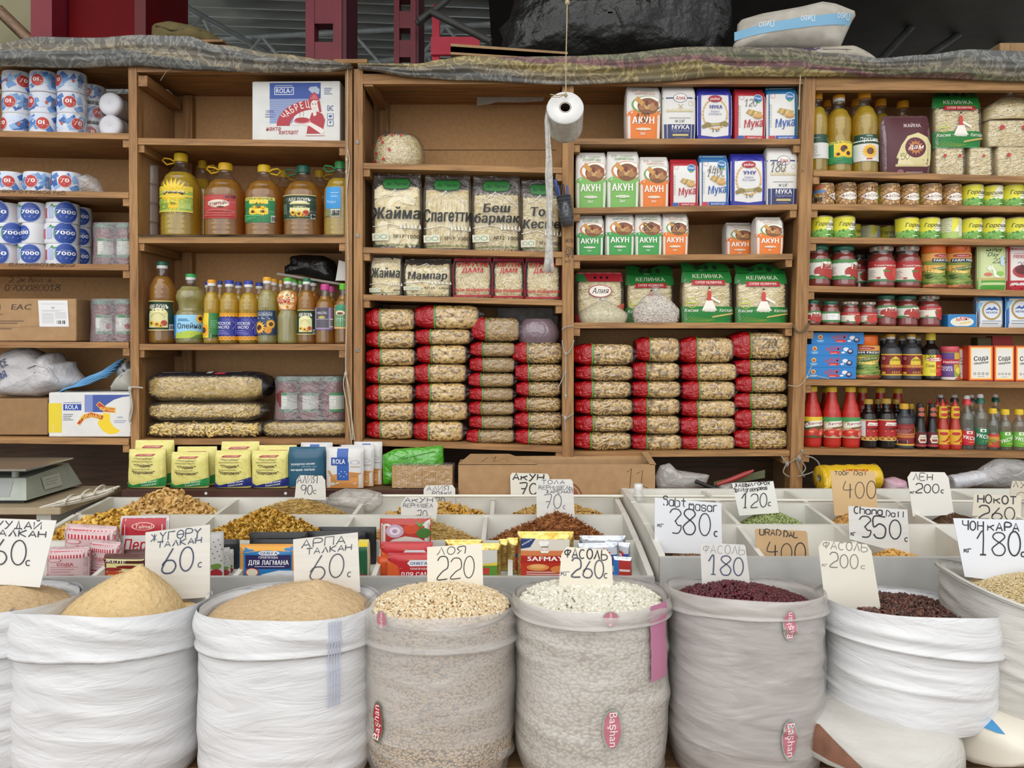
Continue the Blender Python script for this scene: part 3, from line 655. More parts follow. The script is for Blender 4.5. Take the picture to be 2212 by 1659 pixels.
def tray(label,X0,X1,rows,cols,m,group,floors=(.03,.085,.1)):
    """rows: (Y, rim z) front to back; cols: column divider X per row gap"""
    t = thing('display_tray',label,'tray',((X0+X1)/2,rows[0][0],.76),group=group); ox,oy,oz = (X0+X1)/2,rows[0][0],.76
    def hx(x0,x1,a,b,za0,zb0,za1,zb1,name,mm=m): MB().hexa([(x0-ox,a-oy,za0-oz),(x1-ox,a-oy,za0-oz),(x1-ox,b-oy,zb0-oz),(x0-ox,b-oy,zb0-oz),(x0-ox,a-oy,za1-oz),(x1-ox,a-oy,za1-oz),(x1-ox,b-oy,zb1-oz),(x0-ox,b-oy,zb1-oz)],mm).obj(name,t)
    for k,(y,z) in enumerate(rows):
        hx(X0,X1,y-.009,y+.009,.762,.762,z,z,'front_panel' if k == 0 else 'rear_panel' if k == len(rows)-1 else 'row_divider',gal2 if k == 0 else m)
    for x in (X0,X1-.018):
        for (a,za),(b,zb) in zip(rows,rows[1:]): hx(x,x+.018,a+.009,b-.009,.762,.762,za+.004,zb+.004,'side_panel')
    for k,cs in enumerate(cols):
        (a,za),(b,zb) = rows[k],rows[k+1]
        for x in cs: hx(x-.007,x+.007,a+.009,b-.009,.762,.762,za-.004,zb-.004,'column_divider')
        hx(X0+.018,X1-.018,a+.009,b-.009,za-floors[k]-.008,za-floors[k]-.008,za-floors[k],za-floors[k],'tray_floor')
    return t
LR = [(2.15,.852),(2.40,.888),(2.65,.914),(2.885,.927)]; RR = [(2.15,.907),(2.40,.939),(2.65,.9545),(2.90,.957)]
tray('cream divided display tray holding pasta heaps and seasoning packets',-1.51,.398,LR,[(-1.18,-.78,-.39,-.005),(-1.03,-.55,-.09),(-1.03,-.55,-.07)],tray_w,'divided display trays')
tray('cream divided display tray holding peas, dal and flax seed',.412,2.45,RR,[(.706,1.01,1.325,1.64,1.95),(.715,1.015,1.335,1.65,1.96),(.72,1.03,1.35,1.66,1.97)],tray_w,'divided display trays',(.1,.1,.1))
for x0,x1,y,ly,lab in ((822,1600,1071,1072,'thin cream rail above the pasta heaps, crossing in front of the big open carton'),(1425,2212,1079,1085,'thin cream rail above the split pea and flax cells of the tray')):
    d = 2.845 if x0 < 1000 else 2.70
    tag(MB().tube([(PX(x0,d),d,PZ(y,d)),(PX(x1,d)+(.3 if x1 > 2000 else 0),d,PZ(ly,d))],.0055,ink('#dcdacd',.4),10).obj('rail'),lab,'rail')
t = thing('ledge_board','dark brown varnished ledge under the yellow noodle packets','ledge',(PX(620,2.9),2.9,.76)); a,b = PX(262,2.9)-PX(620,2.9),PX(990,2.9)-PX(620,2.9)
MB().rbox(a,b,0,.016,PZ(1075,2.9)-.76-.02,PZ(1058,2.9)-.76,mot('#3a1f16','#4c2c20',8,.4),.002).obj('front_board',t)
MB().box(a,b,.016,.14,PZ(1058,2.9)-.76-.02,PZ(1059,2.9)-.76,wood('x','#6b4a30','#4d321e')).obj('shelf_board',t); MB().box(a,b,.03,.12,0,.16,galv).obj('support',t)
for px in (445,617): MB().lathe([(.0,.004),(.004,.003),(.0058,0)],ink('#cfcfcf',.3),12,cap=False).obj('screw',t,(PX(px,2.9)-PX(620,2.9),-.0005,PZ(1066,2.9)-.76),(R(90),0,0))
t = thing('side_table','plain board table under the weighing scale','table',(-2.0,2.62,0))
MB().rbox(-1.0,PX(130,2.62)+2.0,0,.41,PZ(1112,2.62),PZ(1097,2.62),mot('#a8967a','#95846a',9,.7),.002).obj('table_top',t)
for x in (-.9,.36): MB().box(x,x+.05,.03,.38,.76,PZ(1112,2.62),galv).obj('support',t)

# ================================================================ PASTA, PULSES AND PEAS IN THE TRAYS
pa1,pa2,pa3 = mot('#c39a57','#cfa868',90,.55),mot('#b98f4c','#c89e5c',90,.55),mot('#caa465','#d6b476',90,.55)
ya1,ya2,ya3 = mot('#c99a36','#d3a747',90,.55),mot('#be8d2c','#cc9c3c',90,.55),mot('#d6ae4e','#dcb85e',90,.55)
v1,v2,v3 = mot('#bf9c57','#cbaa66',90,.6),mot('#b08b46','#c09c57',90,.6),mot('#c9ab6d','#d4b87c',90,.6)
f1,f2,f3 = mot('#8a4f22','#9c6130',60,.6),mot('#a86e38','#b67e46',60,.6),mot('#6e3b1a','#7f4822',60,.6)
ELB = tpl_tube(arc(.0105,200,7),.0048,8); ELB2 = tpl_tube(arc(.012,110,5),.0065,9); PEN = tpl_tube([(-.017,0,0),(-.006,.0006,0),(.006,.0006,0),(.017,0,0)],.0042,7)
FUS = tpl_fus(.03,.0062); VRM = tpl_tube([(-.017,0,0),(0,.001,.0006),(.017,0,0)],.0010,4); VRB = tpl_tube([(-.014,0,0),(-.004,.002,.001),(.006,.0005,0),(.015,-.002,.001)],.0014,4); SML = tpl_tube(arc(.006,160,4),.0032,6)
hp = lambda *a,**k: heap(*a,**k)[0]
th = tray_heap; B3,B2,B1 = (2.767,.914),(2.525,.888),(2.275,.852)
th('elbow_pasta','heap of pale elbow macaroni in front of the yellow noodle packets','pasta',357,B3,.228,1060,[ELB],800,[pa1,pa2,pa3],1,.7,(0.02,.1),.85)
th('tube_pasta','heap of large yellow pasta tubes beside the wooden table edge','pasta',232,B2,.235,1102,[ELB2],520,[ya1,ya3,ya2],2,.7,(0.1,.3),.6)
th('fusilli_pasta','heap of golden yellow fusilli spirals in the tray','pasta',571,B2,.236,1099,[FUS],1000,[ya1,ya2,ya3],3,.6,(.0,.2),.75)
th('thin_vermicelli','heap of fine pale vermicelli under the card reading 90','pasta',635,B3,.236,1075,[VRM],2600,[v1,v2,v3],4,.25,(.1,.2),.75)
th('noodle_bits','low heap of thin straw noodles behind the red seasoning sachets','pasta',905,B2,.226,1118,[VRM],2600,[v1,v2,v3],5,.3,(-.02,.1),.7)
th('fried_vermicelli','peaked heap of brown roasted vermicelli under the card reading 70','pasta',1185,B2,.228,1106,[VRB],2800,[f1,f2,f3],6,.45,(.12,.1),.85)
th('penne_pasta','low heap of penne tubes just under the thin cream rail','pasta',940,B3,.215,1086,[PEN],460,[v1,pa2,ya2],7,.35,(0,.1),.6)
th('curly_pasta','low heap of small curly pasta behind the roasted vermicelli','pasta',1206,B3,.212,1084,[SML],1000,[v1,pa2,v2],8,.7,(.05,.1),.65)
gp = [mot('#7d8a4e','#8f9b60',80,.7),mot('#6b7a40','#7c8a50',80,.7),mot('#98a36c','#a6b07c',80,.7)]
PEA = tpl_ell(.0034,.0034,.002,7,4); LEN = tpl_ell(.0032,.0032,.0014,7,4); FLX = tpl_ell(.0026,.0013,.0007,6,4)
C2,C1 = (2.525,.939),(2.275,.907)
def th2(name,label,cat,px,row,w,*a,**k): return th(name,label,cat,px,row,w,*a,**k)
th2('split_green_peas','heap of split green peas under the card reading 120','peas',1674,C2,.146,1100,[PEA],2600,gp,11,.5,(-.05,.2),.7)
th2('toor_dal','small heap of orange yellow dal behind the card reading 350','dal',1879,C2,.15,1104,[LEN],1900,[mot('#b98a4a','#c99c5c',80,.6),mot('#c8a060','#a87838',80,.6)],12,.5,(-.45,.1),.75)
th2('flax_seed','heap of dark brown flax seed under the card reading 200','flax seed',2087,C2,.148,1103,[FLX],3800,[mot('#4a3220','#5c4029',80,.45),mot('#3c2718','#4d3522',80,.45),mot('#6b4d34','#7b5c40',80,.45)],13,.5,(-.3,.1),.75)
th2('chickpeas','pale chickpeas behind the card reading 260 in the tray','chickpeas',2290,C2,.145,1110,[tpl_ell(.0045,.0042,.0042)],600,[mot('#c9a877','#b89663',60,.6)],14)
th2('brown_lentils','brown lentils below the card reading 380','lentils',1512,C1,.142,1186,[LEN],2100,[mot('#8a6a50','#9a7a60',80,.6),mot('#7a5a42','#8a6a50',80,.6)],15,.5,(-.3,.1),.6)
th2('chana_dal','small golden heap of chana dal below the card reading 350','dal',1958,C1,.15,1187,[tpl_ell(.0042,.0042,.0028)],1100,[mot('#c9994a','#d6aa60',60,.55),mot('#bd8a38','#cc9c50',60,.55)],16,.5,(-.35,-.2),.8,low=.05)
th2('urad_dal','sparse pale dal at the bottom of the cell with the tan torn card','dal',1735,C1,.146,1212,[LEN],900,[mot('#d2c6a8','#ddd2b8',60,.6)],17,low=.05)
# ================================================================ SACKS
def sackmat(kind):
    m = bpy.data.materials.new('woven_plastic_'+kind); nt,b,N,L = nodes(m)
    c1,c2 = {'white': ('#cbcbcc','#d8d8d9'),'dull': ('#b4b1aa','#c4c1ba'),'clear': ('#c6c0ba','#d8d3ce'),'thin': ('#cdc8c4','#dedad6')}[kind]
    t = tex(nt,'Noise',5,(1,1,5),Detail=5,Distortion=.6); r = ramp(nt,t.outputs['Fac'],[(.3,c1),(.7,c2)]); L.new(r.outputs[0],b.inputs['Base Color'])
    b.inputs['Roughness'].default_value = {'white': .42,'dull': .6}.get(kind,.3)
    w1 = tex(nt,'Noise',5,(.8,.8,3.4),Detail=3,Roughness=.5,Distortion=1.6); w2 = tex(nt,'Brick',150,(1,1,1)); 
    wv = tex(nt,'Checker',260,(1,1,1))
    mm = N.new('ShaderNodeMath'); mm.operation = 'MULTIPLY_ADD'; mm.inputs[1].default_value = .02; L.new(wv.outputs['Fac'],mm.inputs[0])
    w3 = tex(nt,'Noise',3.2,(.7,.7,3.6),Detail=3,Distortion=2.2); a1 = N.new('ShaderNodeMath'); a1.operation = 'SUBTRACT'; a1.inputs[1].default_value = .5; L.new(w3.outputs['Fac'],a1.inputs[0])
    a2 = N.new('ShaderNodeMath'); a2.operation = 'ABSOLUTE'; L.new(a1.outputs[0],a2.inputs[0]); a3 = N.new('ShaderNodeMath'); a3.operation = 'POWER'; a3.inputs[1].default_value = .45; L.new(a2.outputs[0],a3.inputs[0])
    a4 = N.new('ShaderNodeMath'); a4.operation = 'MULTIPLY_ADD'; a4.inputs[1].default_value = .38; L.new(a3.outputs[0],a4.inputs[0]); L.new(w1.outputs['Fac'],a4.inputs[2]); L.new(a4.outputs[0],mm.inputs[2])
    bump(nt,mm.outputs[0],b,.48,.012)
    N.remove(w2)
    if kind in ('clear','thin'):
        tr = N.new('ShaderNodeBsdfTransparent'); mxs = N.new('ShaderNodeMixShader'); out = N['Material Output']
        mrr = N.new('ShaderNodeMapRange'); mrr.inputs['From Min'].default_value = .3; mrr.inputs['From Max'].default_value = .7; mrr.inputs['To Min'].default_value = .46 if kind == 'clear' else .24; mrr.inputs['To Max'].default_value = .62 if kind == 'clear' else .4
        L.new(w1.outputs['Fac'],mrr.inputs['Value']); L.new(mrr.outputs[0],mxs.inputs[0]); L.new(tr.outputs[0],mxs.inputs[1]); L.new(b.outputs[0],mxs.inputs[2]); L.new(mxs.outputs[0],out.inputs['Surface'])
    return m
SM = {k: sackmat(k) for k in ('white','dull','clear','thin')}
class Sack:
    def __init__(s,label,x0,x1,yf,yb,d,kind,seed,cuff=75,tilt=0.,zb=None,heap_drop=.03,cuff_tilt=0,bulge=.012,double=0,foot=.86):
        s.foot = foot
        s.seed,s.d = seed,d; s.rx = (PX(x1,d)-PX(x0,d))/2-.006; s.ry = s.rx*.93; s.cx = PX((x0+x1)/2,d); s.zb = BZ if zb is None else zb
        s.zf,s.zk = PZ(yf,d-s.ry),PZ(yb,d+s.ry); s.tilt = tilt; m = SM[kind]; s.bulge = bulge
        s.w1,s.w2,s.w3 = Wob(seed,8,2,5),Wob(seed+1,9,1,3),Wob(seed+2,5,1,2)
        t = s.t = thing('open_sack',label,'sack',(s.cx,d,s.zb),group='open sacks on the bench'); n = 120
        # wall
        rows = 54; mb = MB(); P = [[s.wall(6.28318*k/n,j/rows) for k in range(n)] for j in range(rows+1)]
        for j in range(1,7):   # turn over the rim and go down inside
            P.append([s.inner(6.28318*k/n,j/6) for k in range(n)])
        mb.grid(P,m,True,closed=True); mb.add(P[0],[tuple(range(n-1,-1,-1))],m); s.body = mb.obj('sack_body',t)
        # turned-down cuff
        ch = cuff*s.d/F; mb = MB(); Q = []
        for j in range(15):
            v = j/14; row = []
            for k in range(n):
                a = 6.28318*k/n; zr = s.rim(a)+.004; drop = ch*(1+.13*s.w3(math.cos(a)*1.6,math.sin(a)*1.6)+cuff_tilt*math.cos(a)); z = zr-drop*v
                off = .006+.004*math.sin(v*3.1)+(.005 if v > .86 else 0)+.0035*s.w1(a*1.3,v*2.5); row.append(s.at(a,z,off))
            Q.append(row)
        Q.append([s.at(6.28318*k/n,s.rim(6.28318*k/n)+.004-ch*(1+.13*s.w3(math.cos(6.28318*k/n)*1.6,math.sin(6.28318*k/n)*1.6)+cuff_tilt*math.cos(6.28318*k/n))+.004,.002) for k in range(n)])
        mb.grid(Q,m,True,flip=True,closed=True); mb.obj('cuff',t); s.ch = ch
        if double:   # second, longer layer of film folded further down
            mb = MB(); Q = []
            for j in range(9):
                v = j/8; row = []
                for k in range(n):
                    a = 6.28318*k/n; z0 = s.rim(a)-ch*.8; z = z0-(double*s.d/F*(1+.05*math.cos(a*1.+1)))*v; row.append(s.at(a,z,.004))
                Q.append(row)
            mb.grid(Q,SM['thin'],True,flip=True,closed=True); mb.obj('folded_layer',t)
    def rim(s,a):
        q = -math.sin(a); return s.zf*(.5+.5*q)+s.zk*(.5-.5*q)+s.tilt*math.cos(a)+.008*s.w3(2*math.cos(a),2*math.sin(a))-s.zb*0
    def rad(s,v): return (s.foot+(1-s.foot)*min(1,v*7)**.6)+s.bulge*math.sin(math.pi*min(1,v*.85+.12))
    def at(s,a,z,off):
        """local point on the wall at angle a and world height z"""
        v = max(0,(z-s.zb)/(s.rim(a)-s.zb)); k = s.rad(v); c,sn = math.cos(a),math.sin(a); e = 2.35; f = (abs(c)**e+abs(sn)**e)**(-1/e); u = a*1.1
        wr = .005*s.w1(u*1.2,v*11+.7*s.w2(u*.8,v*2))+.006*s.w2(u*1.3,v*2.2)+.004*max(0,s.w1(u*.6+3,v*22+u*1.7))**1.5*3
        wr *= min(1,(1.02-v)*7+.25)
        return ((s.rx*k*f+off+wr)*c,(s.ry*k*f+off+wr)*sn,z-s.zb)
    def wall(s,a,v): return s.at(a,s.zb+(s.rim(a)-s.zb)*v,0)
    def inner(s,a,v):
        z = s.rim(a)-.11*v; x,y,q = s.at(a,s.rim(a),-.004-.012*v); g = 1+.012*s.w2(a*2,v); return (x*g,y*g,z-s.zb)
    def print_(s,ac,wpx,yt,yb,rough=.5):
        """printed field centred at angle ac (deg, 270 = front), wpx wide, between photo rows at the front"""
        zt,zl = PZ(yt,s.d-s.ry),PZ(yb,s.d-s.ry); aw = wpx*(s.d-s.ry)/F/s.rx
        return lambda u,v,o: s.at(R(ac)+(u-.5)*aw,zl+(zt-zl)*v,o),wpx*(s.d-s.ry)/F,zt-zl
D = 1.855
flour = mot('#c9ab78','#d6bb8a',70,.95,bs=1.,bd=.006); flour2 = mot('#c2a57c','#cfb48c',80,.95,bs=1.,bd=.005); flour3 = mot('#b99c72','#c8ad85',80,.95,bs=1.,bd=.005)
s0 = Sack('white woven sack of tan flour at the end of the bench under the side table',-215,148,1333,1256,D,'white',50,90,heap_drop=.01)
s1 = Sack('white woven sack with tall sandy flour cone rising above its rim',62,440,1334,1272,D,'white',51,88)
s2 = Sack('white woven sack with faint blue weave band and low tan flour mound',443,815,1344,1262,D,'white',52,76)
s3 = Sack('see-through sack of black-eyed beans showing dark spotted beans through the film',790,1112,1338,1262,D,'thin',53,70,double=190)
s4 = Sack('see-through sack of large white beans with pink strip at its side',1110,1441,1322,1246,D,'clear',54,36)
s5 = Sack('greyish see-through sack of dark red kidney beans',1442,1768,1300,1248,D,'clear',55,40,bulge=.0,double=265)
s6 = Sack('plump white sack of brown speckled beans set on top of another bag',1780,2124,1340,1268,D,'white',56,74,tilt=-.012,zb=PZ(1608,D-.19),cuff_tilt=.12,bulge=.03,foot=.95)
s7 = Sack('dull white sack of rice at the far end beside the speckled beans',2056,2400,1345,1232,D,'dull',57,8,tilt=-.05,zb=PZ(1596,D-.19),bulge=.03,foot=.95)
def hz(s,f=.0): return min(s.zf,s.zk)-.012+f
def sheap(s,name,label,cat,peakpx,pkpos,tpls,n,mats,seed,base=.0,k=.955,**kw):
    z = hz(s,base); py,pd = peakpx; return hp(name,label,cat,(s.cx,s.d,z),s.rx*k,s.ry*k,PZ(py,pd)-z,tpls,n,mats,seed,pk=pkpos,**kw)
CR = tpl_ell(.0010,.0008,.0007,5,3)
sheap(s0,'barley_flour','tan flour mound at the end of the bench','flour',(1252,1.9),(.25,0),[CR],900,[flour3,flour2],60,power=.7,core=flour3,noise=.05)
sheap(s1,'corn_flour','tall steep cone of sandy yellow flour','flour',(1215,1.86),(.3,.0),[CR],1100,[flour,mot('#d3b682','#dcc394',100,.95)],61,base=.0,power=.62,core=flour,k=.93,noise=.05,skirt=.24)
sheap(s2,'oat_flour','low broad mound of pinkish tan flour under the corrugated card','flour',(1241,1.9),(.3,.1),[CR],1000,[flour2,flour],62,base=.005,power=.72,core=flour2,noise=.05)
def eyed(t,frac=.5):
    V,Q = t; c = V[Q].mean(1); e = ((np.abs(c[:,0]) < .0022) & (c[:,1] < -.0026) & (np.abs(c[:,2]) < .0016)).astype(int); return V,Q,e
BEP0 = tpl_ell(.0050,.0041,.0038,9,6,.2); BEP = eyed(BEP0); WB = tpl_ell(.0098,.0060,.0044,9,6,.2); RB = tpl_ell(.0070,.0042,.0036,8,6,.25); BB = tpl_ell(.0085,.0045,.0038,8,6,.15)
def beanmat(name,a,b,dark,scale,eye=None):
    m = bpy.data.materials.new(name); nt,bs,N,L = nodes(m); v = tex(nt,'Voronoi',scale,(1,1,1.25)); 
    r = ramp(nt,v.outputs['Distance'],[(.0,eye or a),(.12 if eye else .1,eye or a),(.2,a),(.5,b),(.75,dark)])  # cell edges coloured dark, painting the shade between beans
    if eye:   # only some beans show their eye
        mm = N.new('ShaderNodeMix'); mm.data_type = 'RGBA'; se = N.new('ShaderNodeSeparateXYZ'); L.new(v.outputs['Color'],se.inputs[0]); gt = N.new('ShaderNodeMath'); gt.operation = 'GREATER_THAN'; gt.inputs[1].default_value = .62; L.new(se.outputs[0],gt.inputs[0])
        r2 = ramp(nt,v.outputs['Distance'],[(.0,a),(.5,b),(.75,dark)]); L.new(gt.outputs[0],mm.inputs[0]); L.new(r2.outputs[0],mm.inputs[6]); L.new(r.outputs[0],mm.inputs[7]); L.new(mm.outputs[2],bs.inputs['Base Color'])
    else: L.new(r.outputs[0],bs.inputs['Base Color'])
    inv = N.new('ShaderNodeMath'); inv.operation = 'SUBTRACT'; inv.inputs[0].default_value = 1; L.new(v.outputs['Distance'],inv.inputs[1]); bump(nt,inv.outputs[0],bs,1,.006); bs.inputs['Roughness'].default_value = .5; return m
ch = lambda s: (lambda na: [[(lambda p: (p[0],p[1],p[2]+s.zb-hz(s)))(s.at(2*math.pi*k/na,hz(s)-.002-(hz(s)-.006-s.zb)*i/13,-.006)) for k in range(na)] for i in range(14)])
b1 = [mot('#d3bc95','#dfcba8',50,.45),mot('#c8ad82','#d6bf98',50,.45),mot('#e0cfae','#e6d8bc',50,.45)]
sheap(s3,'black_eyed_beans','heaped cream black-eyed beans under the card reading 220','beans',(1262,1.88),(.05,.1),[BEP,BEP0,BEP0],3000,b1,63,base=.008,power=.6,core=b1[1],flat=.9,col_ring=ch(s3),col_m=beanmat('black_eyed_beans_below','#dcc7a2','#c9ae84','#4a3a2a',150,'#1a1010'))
w_ = [mot('#dcd8c6','#e8e4d6',40,.35),mot('#d2cdb9','#e0dccb',40,.35)]
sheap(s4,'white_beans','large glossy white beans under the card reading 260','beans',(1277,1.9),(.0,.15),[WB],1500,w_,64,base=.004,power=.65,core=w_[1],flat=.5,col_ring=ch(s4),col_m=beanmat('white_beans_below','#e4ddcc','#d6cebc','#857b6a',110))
r_ = [mot('#4a141c','#5e1e27',60,.3),mot('#3a0f16','#4c161e',60,.3),mot('#6a2630','#56202a',60,.3)]
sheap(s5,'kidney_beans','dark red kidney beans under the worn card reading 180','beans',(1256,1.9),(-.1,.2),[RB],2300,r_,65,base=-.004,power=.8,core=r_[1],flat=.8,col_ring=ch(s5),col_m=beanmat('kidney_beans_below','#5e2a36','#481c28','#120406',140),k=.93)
m_ = [mot('#3e221c','#5a352a',160,.35),mot('#2f1813','#4a2a20',160,.35),mot('#54302a','#7a5040',160,.35)]
sheap(s6,'speckled_beans','brown speckled beans under the tall card reading 200','beans',(1293,1.95),(-.2,.3),[BB],1700,m_,66,base=-.004,power=.7,core=m_[1],flat=.7)
q_ = [mot('#cdb684','#d9c598',50,.5),mot('#bda471','#cfb988',50,.5),mot('#dccba2','#e2d4b0',50,.5)]
sheap(s7,'rice','heaped golden grained rice under the card reading 180','rice',(1222,1.92),(.2,.1),[tpl_ell(.0042,.0012,.0010,5,4)],9000,q_,67,base=-.006,power=.7,core=q_[1],flat=.35)
# printing on the sacks
def oval_logo(s,ac,yt,yb,wpx,up=True,pale=False,name='printed_oval'):
    S,w,h = s.print_(ac,wpx,yt,yb); mb = MB(); g = G(mb,lambda u,v,o: S(u,v,o+.009),w,h,.5,sub=4); rd_,gn = ('#b06a76','#8f9f94') if pale else ('#a51d2b','#4a7050')
    g.ell(.5,.5,.5,.5,gn,26).ell(.5,.5,.43,.46,rd_,26)
    k = 1 if up else -1
    t = 'Başhan'; x = 0
    sc = .2*h; tot = sum(glyph(c)[2] for c in t); f = .86*h/tot; o = .0006+.009
    for c in t:
        v,fc,ad = glyph(c)
        pts = []
        for gx,gy in v:
            along = (x+gx)*f/h+.07; across = (gy-.25)*f/w*.9
            pts.append(S(.5-k*across,along if k > 0 else 1-along,o+.0006))
        mb.add(pts,fc,ink('#e8dede' if not pale else '#e3d5d6')); x += ad
    mb.obj(name,s.body)
oval_logo(s3,229,1526,1617,30,True); oval_logo(s4,279,1527,1616,42,False,True); oval_logo(s5,286,1552,1640,36,False,True); oval_logo(s5,286,1315,1382,33,True,True); oval_logo(s3,232,1326,1368,30,True,True); oval_logo(s4,278,1318,1352,36,True,True)
S,w,h = s4.print_(316,56,1316,1482); mb = MB(); G(mb,lambda u,v,o: S(u,v,o+.009),w,h,.5,sub=9).rect(0,0,1,1,'#b0708c'); mb.obj('pink_strip',s4.body)
S,w,h = s2.print_(310,30,1352,1540); mb = MB(); g = G(mb,lambda u,v,o: S(u,v,o+.0075+(.004 if v > .6 else 0)),w,h,.5,sub=9)
for k in range(5): g.rect(k*.2,0,k*.2+.09,1,'#aeb6cc',1,16)
mb.obj('blue_weave_band',s2.body)
# full bags lying under the two end sacks
t,S = lump('flour_bag','full white bag lying under the speckled bean sack, brown print on its end','bag',[(1775,1700),(1782,1640),(1800,1612),(1860,1602),(2000,1600),(2110,1604),(2150,1622),(2178,1660),(2180,1720),(1960,1760)],1.60,.22,SM['dull'],71,wob=.012)
mb = MB(); P = [[S(1782+22*i/5-j*.5+j*2.2*i,1612+j*9,.002) for i in range(6)] for j in range(9)]; mb.grid(P,mot('#6d4a3a','#8a5f4a',20,.6),True); mb.obj('brown_print',t)
t,S = lump('flour_bag','full cream bag with small blue patch under the rice sack','bag',[(2118,1700),(2125,1610),(2140,1582),(2180,1572),(2300,1575),(2400,1600),(2410,1700)],1.64,.2,mot('#cfc8b8','#dbd5c8',8,.6),72,wob=.012)
mb = MB(); mb.grid([[S(2146+38*i/3+j*2,1580+j*7-i*0,.003) for i in range(4)] for j in range(4)],ink('#3f86b8',.6),True); mb.obj('blue_patch',t)
# ================================================================ GOODS: BUILDERS
SH = {'1a': (-120,276,278,288),'1b': (-120,406,278,415),'1c': (-120,566,278,571),'1d': (-120,737,278,739),'1e': (-120,941,278,948),
      '2a': (296,298,746,304),'2b': (296,511,746,511),'2c': (296,743,746,743),'2d': (296,949,746,948),
      '3a': (784,352,1215,362),'3b': (784,534,1215,544),'3c': (784,636,1215,648),'3d': (784,950,1215,965),
      '4a': (1239,299,1729,300),'4b': (1239,449,1722,441),'4c': (1239,551,1712,548),'4d': (1239,697,1712,697),'4e': (1239,976,1706,973),
      '5a': (1757,367,2420,387.3),'5b': (1753,440,2420,447.3),'5c': (1750,512,2420,519.3),'5d': (1746,617,2420,631.5),'5e': (1744,702,2420,710.7),'5f': (1739,819,2420,827.7),'5g': (1735,969,2420,980.6)}
def zs(k,px):
    x0,y0,x1,y1 = SH[k]; return PZ(y0+(y1-y0)*(px-x0)/(x1-x0),DS)+.0016
def spot(k,x0,x1,yt,d,under=0.):
    """centre, width, height of a thing standing on shelf k, seen between columns x0..x1 with its top at row yt"""
    c = (x0+x1)/2; z = zs(k,CX+(c-CX)*d/DS)+under if k else 0; return (PX(c,d),d,z),(x1-x0)*d/F,PZ(yt,d)-z
def prof(pts,rib=None):
    def f(v):
        r = pts[-1][1]
        for (a,ra),(b,rb) in zip(pts,pts[1:]):
            if v <= b: t = max(0,min(1,(v-a)/max(1e-6,b-a))); t = t*t*(3-2*t); r = ra+(rb-ra)*t; break
        if rib and rib[0] < v < rib[1]: r *= 1+rib[2]*(math.cos((v-rib[0])/(rib[1]-rib[0])*6.2832*rib[3])-1)*.5
        return r
    return f
PF = {'L5': (prof([(0,.88),(.03,.97),(.1,1),(.6,1),(.68,.96),(.78,.78),(.87,.5),(.93,.3),(.96,.26),(1,.26)],(.07,.62,.035,9)),2.5),
 'L1': (prof([(0,.9),(.03,1),(.40,1),(.44,.93),(.5,.9),(.56,.95),(.62,1),(.74,.97),(.83,.72),(.9,.42),(.93,.36),(1,.36)],(.6,.78,.05,3)),2),
 'waist': (prof([(0,.92),(.03,1),(.40,1),(.45,.98),(.54,.80),(.6,.84),(.72,1),(.8,.92),(.88,.62),(.93,.36),(1,.34)],(.5,.86,.035,6)),2.2),
 'soy': (prof([(0,.95),(.02,1),(.64,1),(.74,.9),(.84,.58),(.9,.4),(1,.38)]),2),
 'ketchup': (prof([(0,.84),(.04,.94),(.16,.96),(.18,1),(.5,1),(.6,.96),(.7,.8),(.86,.54),(.97,.46),(1,.46)]),2),
 'vin': (prof([(0,.95),(.03,1),(.42,1),(.47,.92),(.53,.94),(.68,1),(.77,.85),(.86,.52),(.92,.36),(1,.34)],(.03,.12,.05,2)),2),
 'chili': (prof([(0,.92),(.03,1),(.4,1),(.43,.9),(.72,.62),(.78,.7),(1,.62)]),2),
 'jar': (prof([(0,.9),(.05,1),(.62,1),(.76,.97),(.88,.82),(.94,.78),(1,.78)]),2),
 'pick': (prof([(0,.92),(.05,1),(.3,.96),(.5,.9),(.7,.96),(.76,1),(1,1)]),2)}
def cap_obj(t,z,r,h,c,c2=None,kind='screw',name='cap'):
    mb = MB(); m = ink(c,.38)
    if kind == 'spout':
        mb.lathe([(r,z),(r,z+h*.35),(r*.55,z+h*.5),(r*.3,z+h)],m,16)
    elif kind == 'sport':
        mb.lathe([(r,z),(r*1.05,z+h*.35),(r*.8,z+h*.42),(r*.85,z+h*.6)],ink(c2 or c,.4),18); mb.lathe([(r*.72,z+h*.6),(r*.78,z+h*.7),(r*.6,z+h)],clear('frosted_cap',haze=.35),18)
    else:
        z1 = z+(h*.42 if c2 else 0)
        if c2: kb = MB(); kb.lathe([(r*.98,z),(r,z+.001),(r,z1)],ink(c2,.4),22)
        mb.lathe([(r,z1),(r,z+h*.82),(r*.94,z+h*.97),(r*.8,z+h)],m,22)
        for k in range(22): a = 6.2832*k/22; mb.tube([(r*math.cos(a),r*math.sin(a),z1+.001),(r*math.cos(a),r*math.sin(a),z+h*.8)],.0007,m,4,False)
    o = mb.obj(name,t)
    if c2 and kind == 'screw': kb.obj('collar',o)
    return o
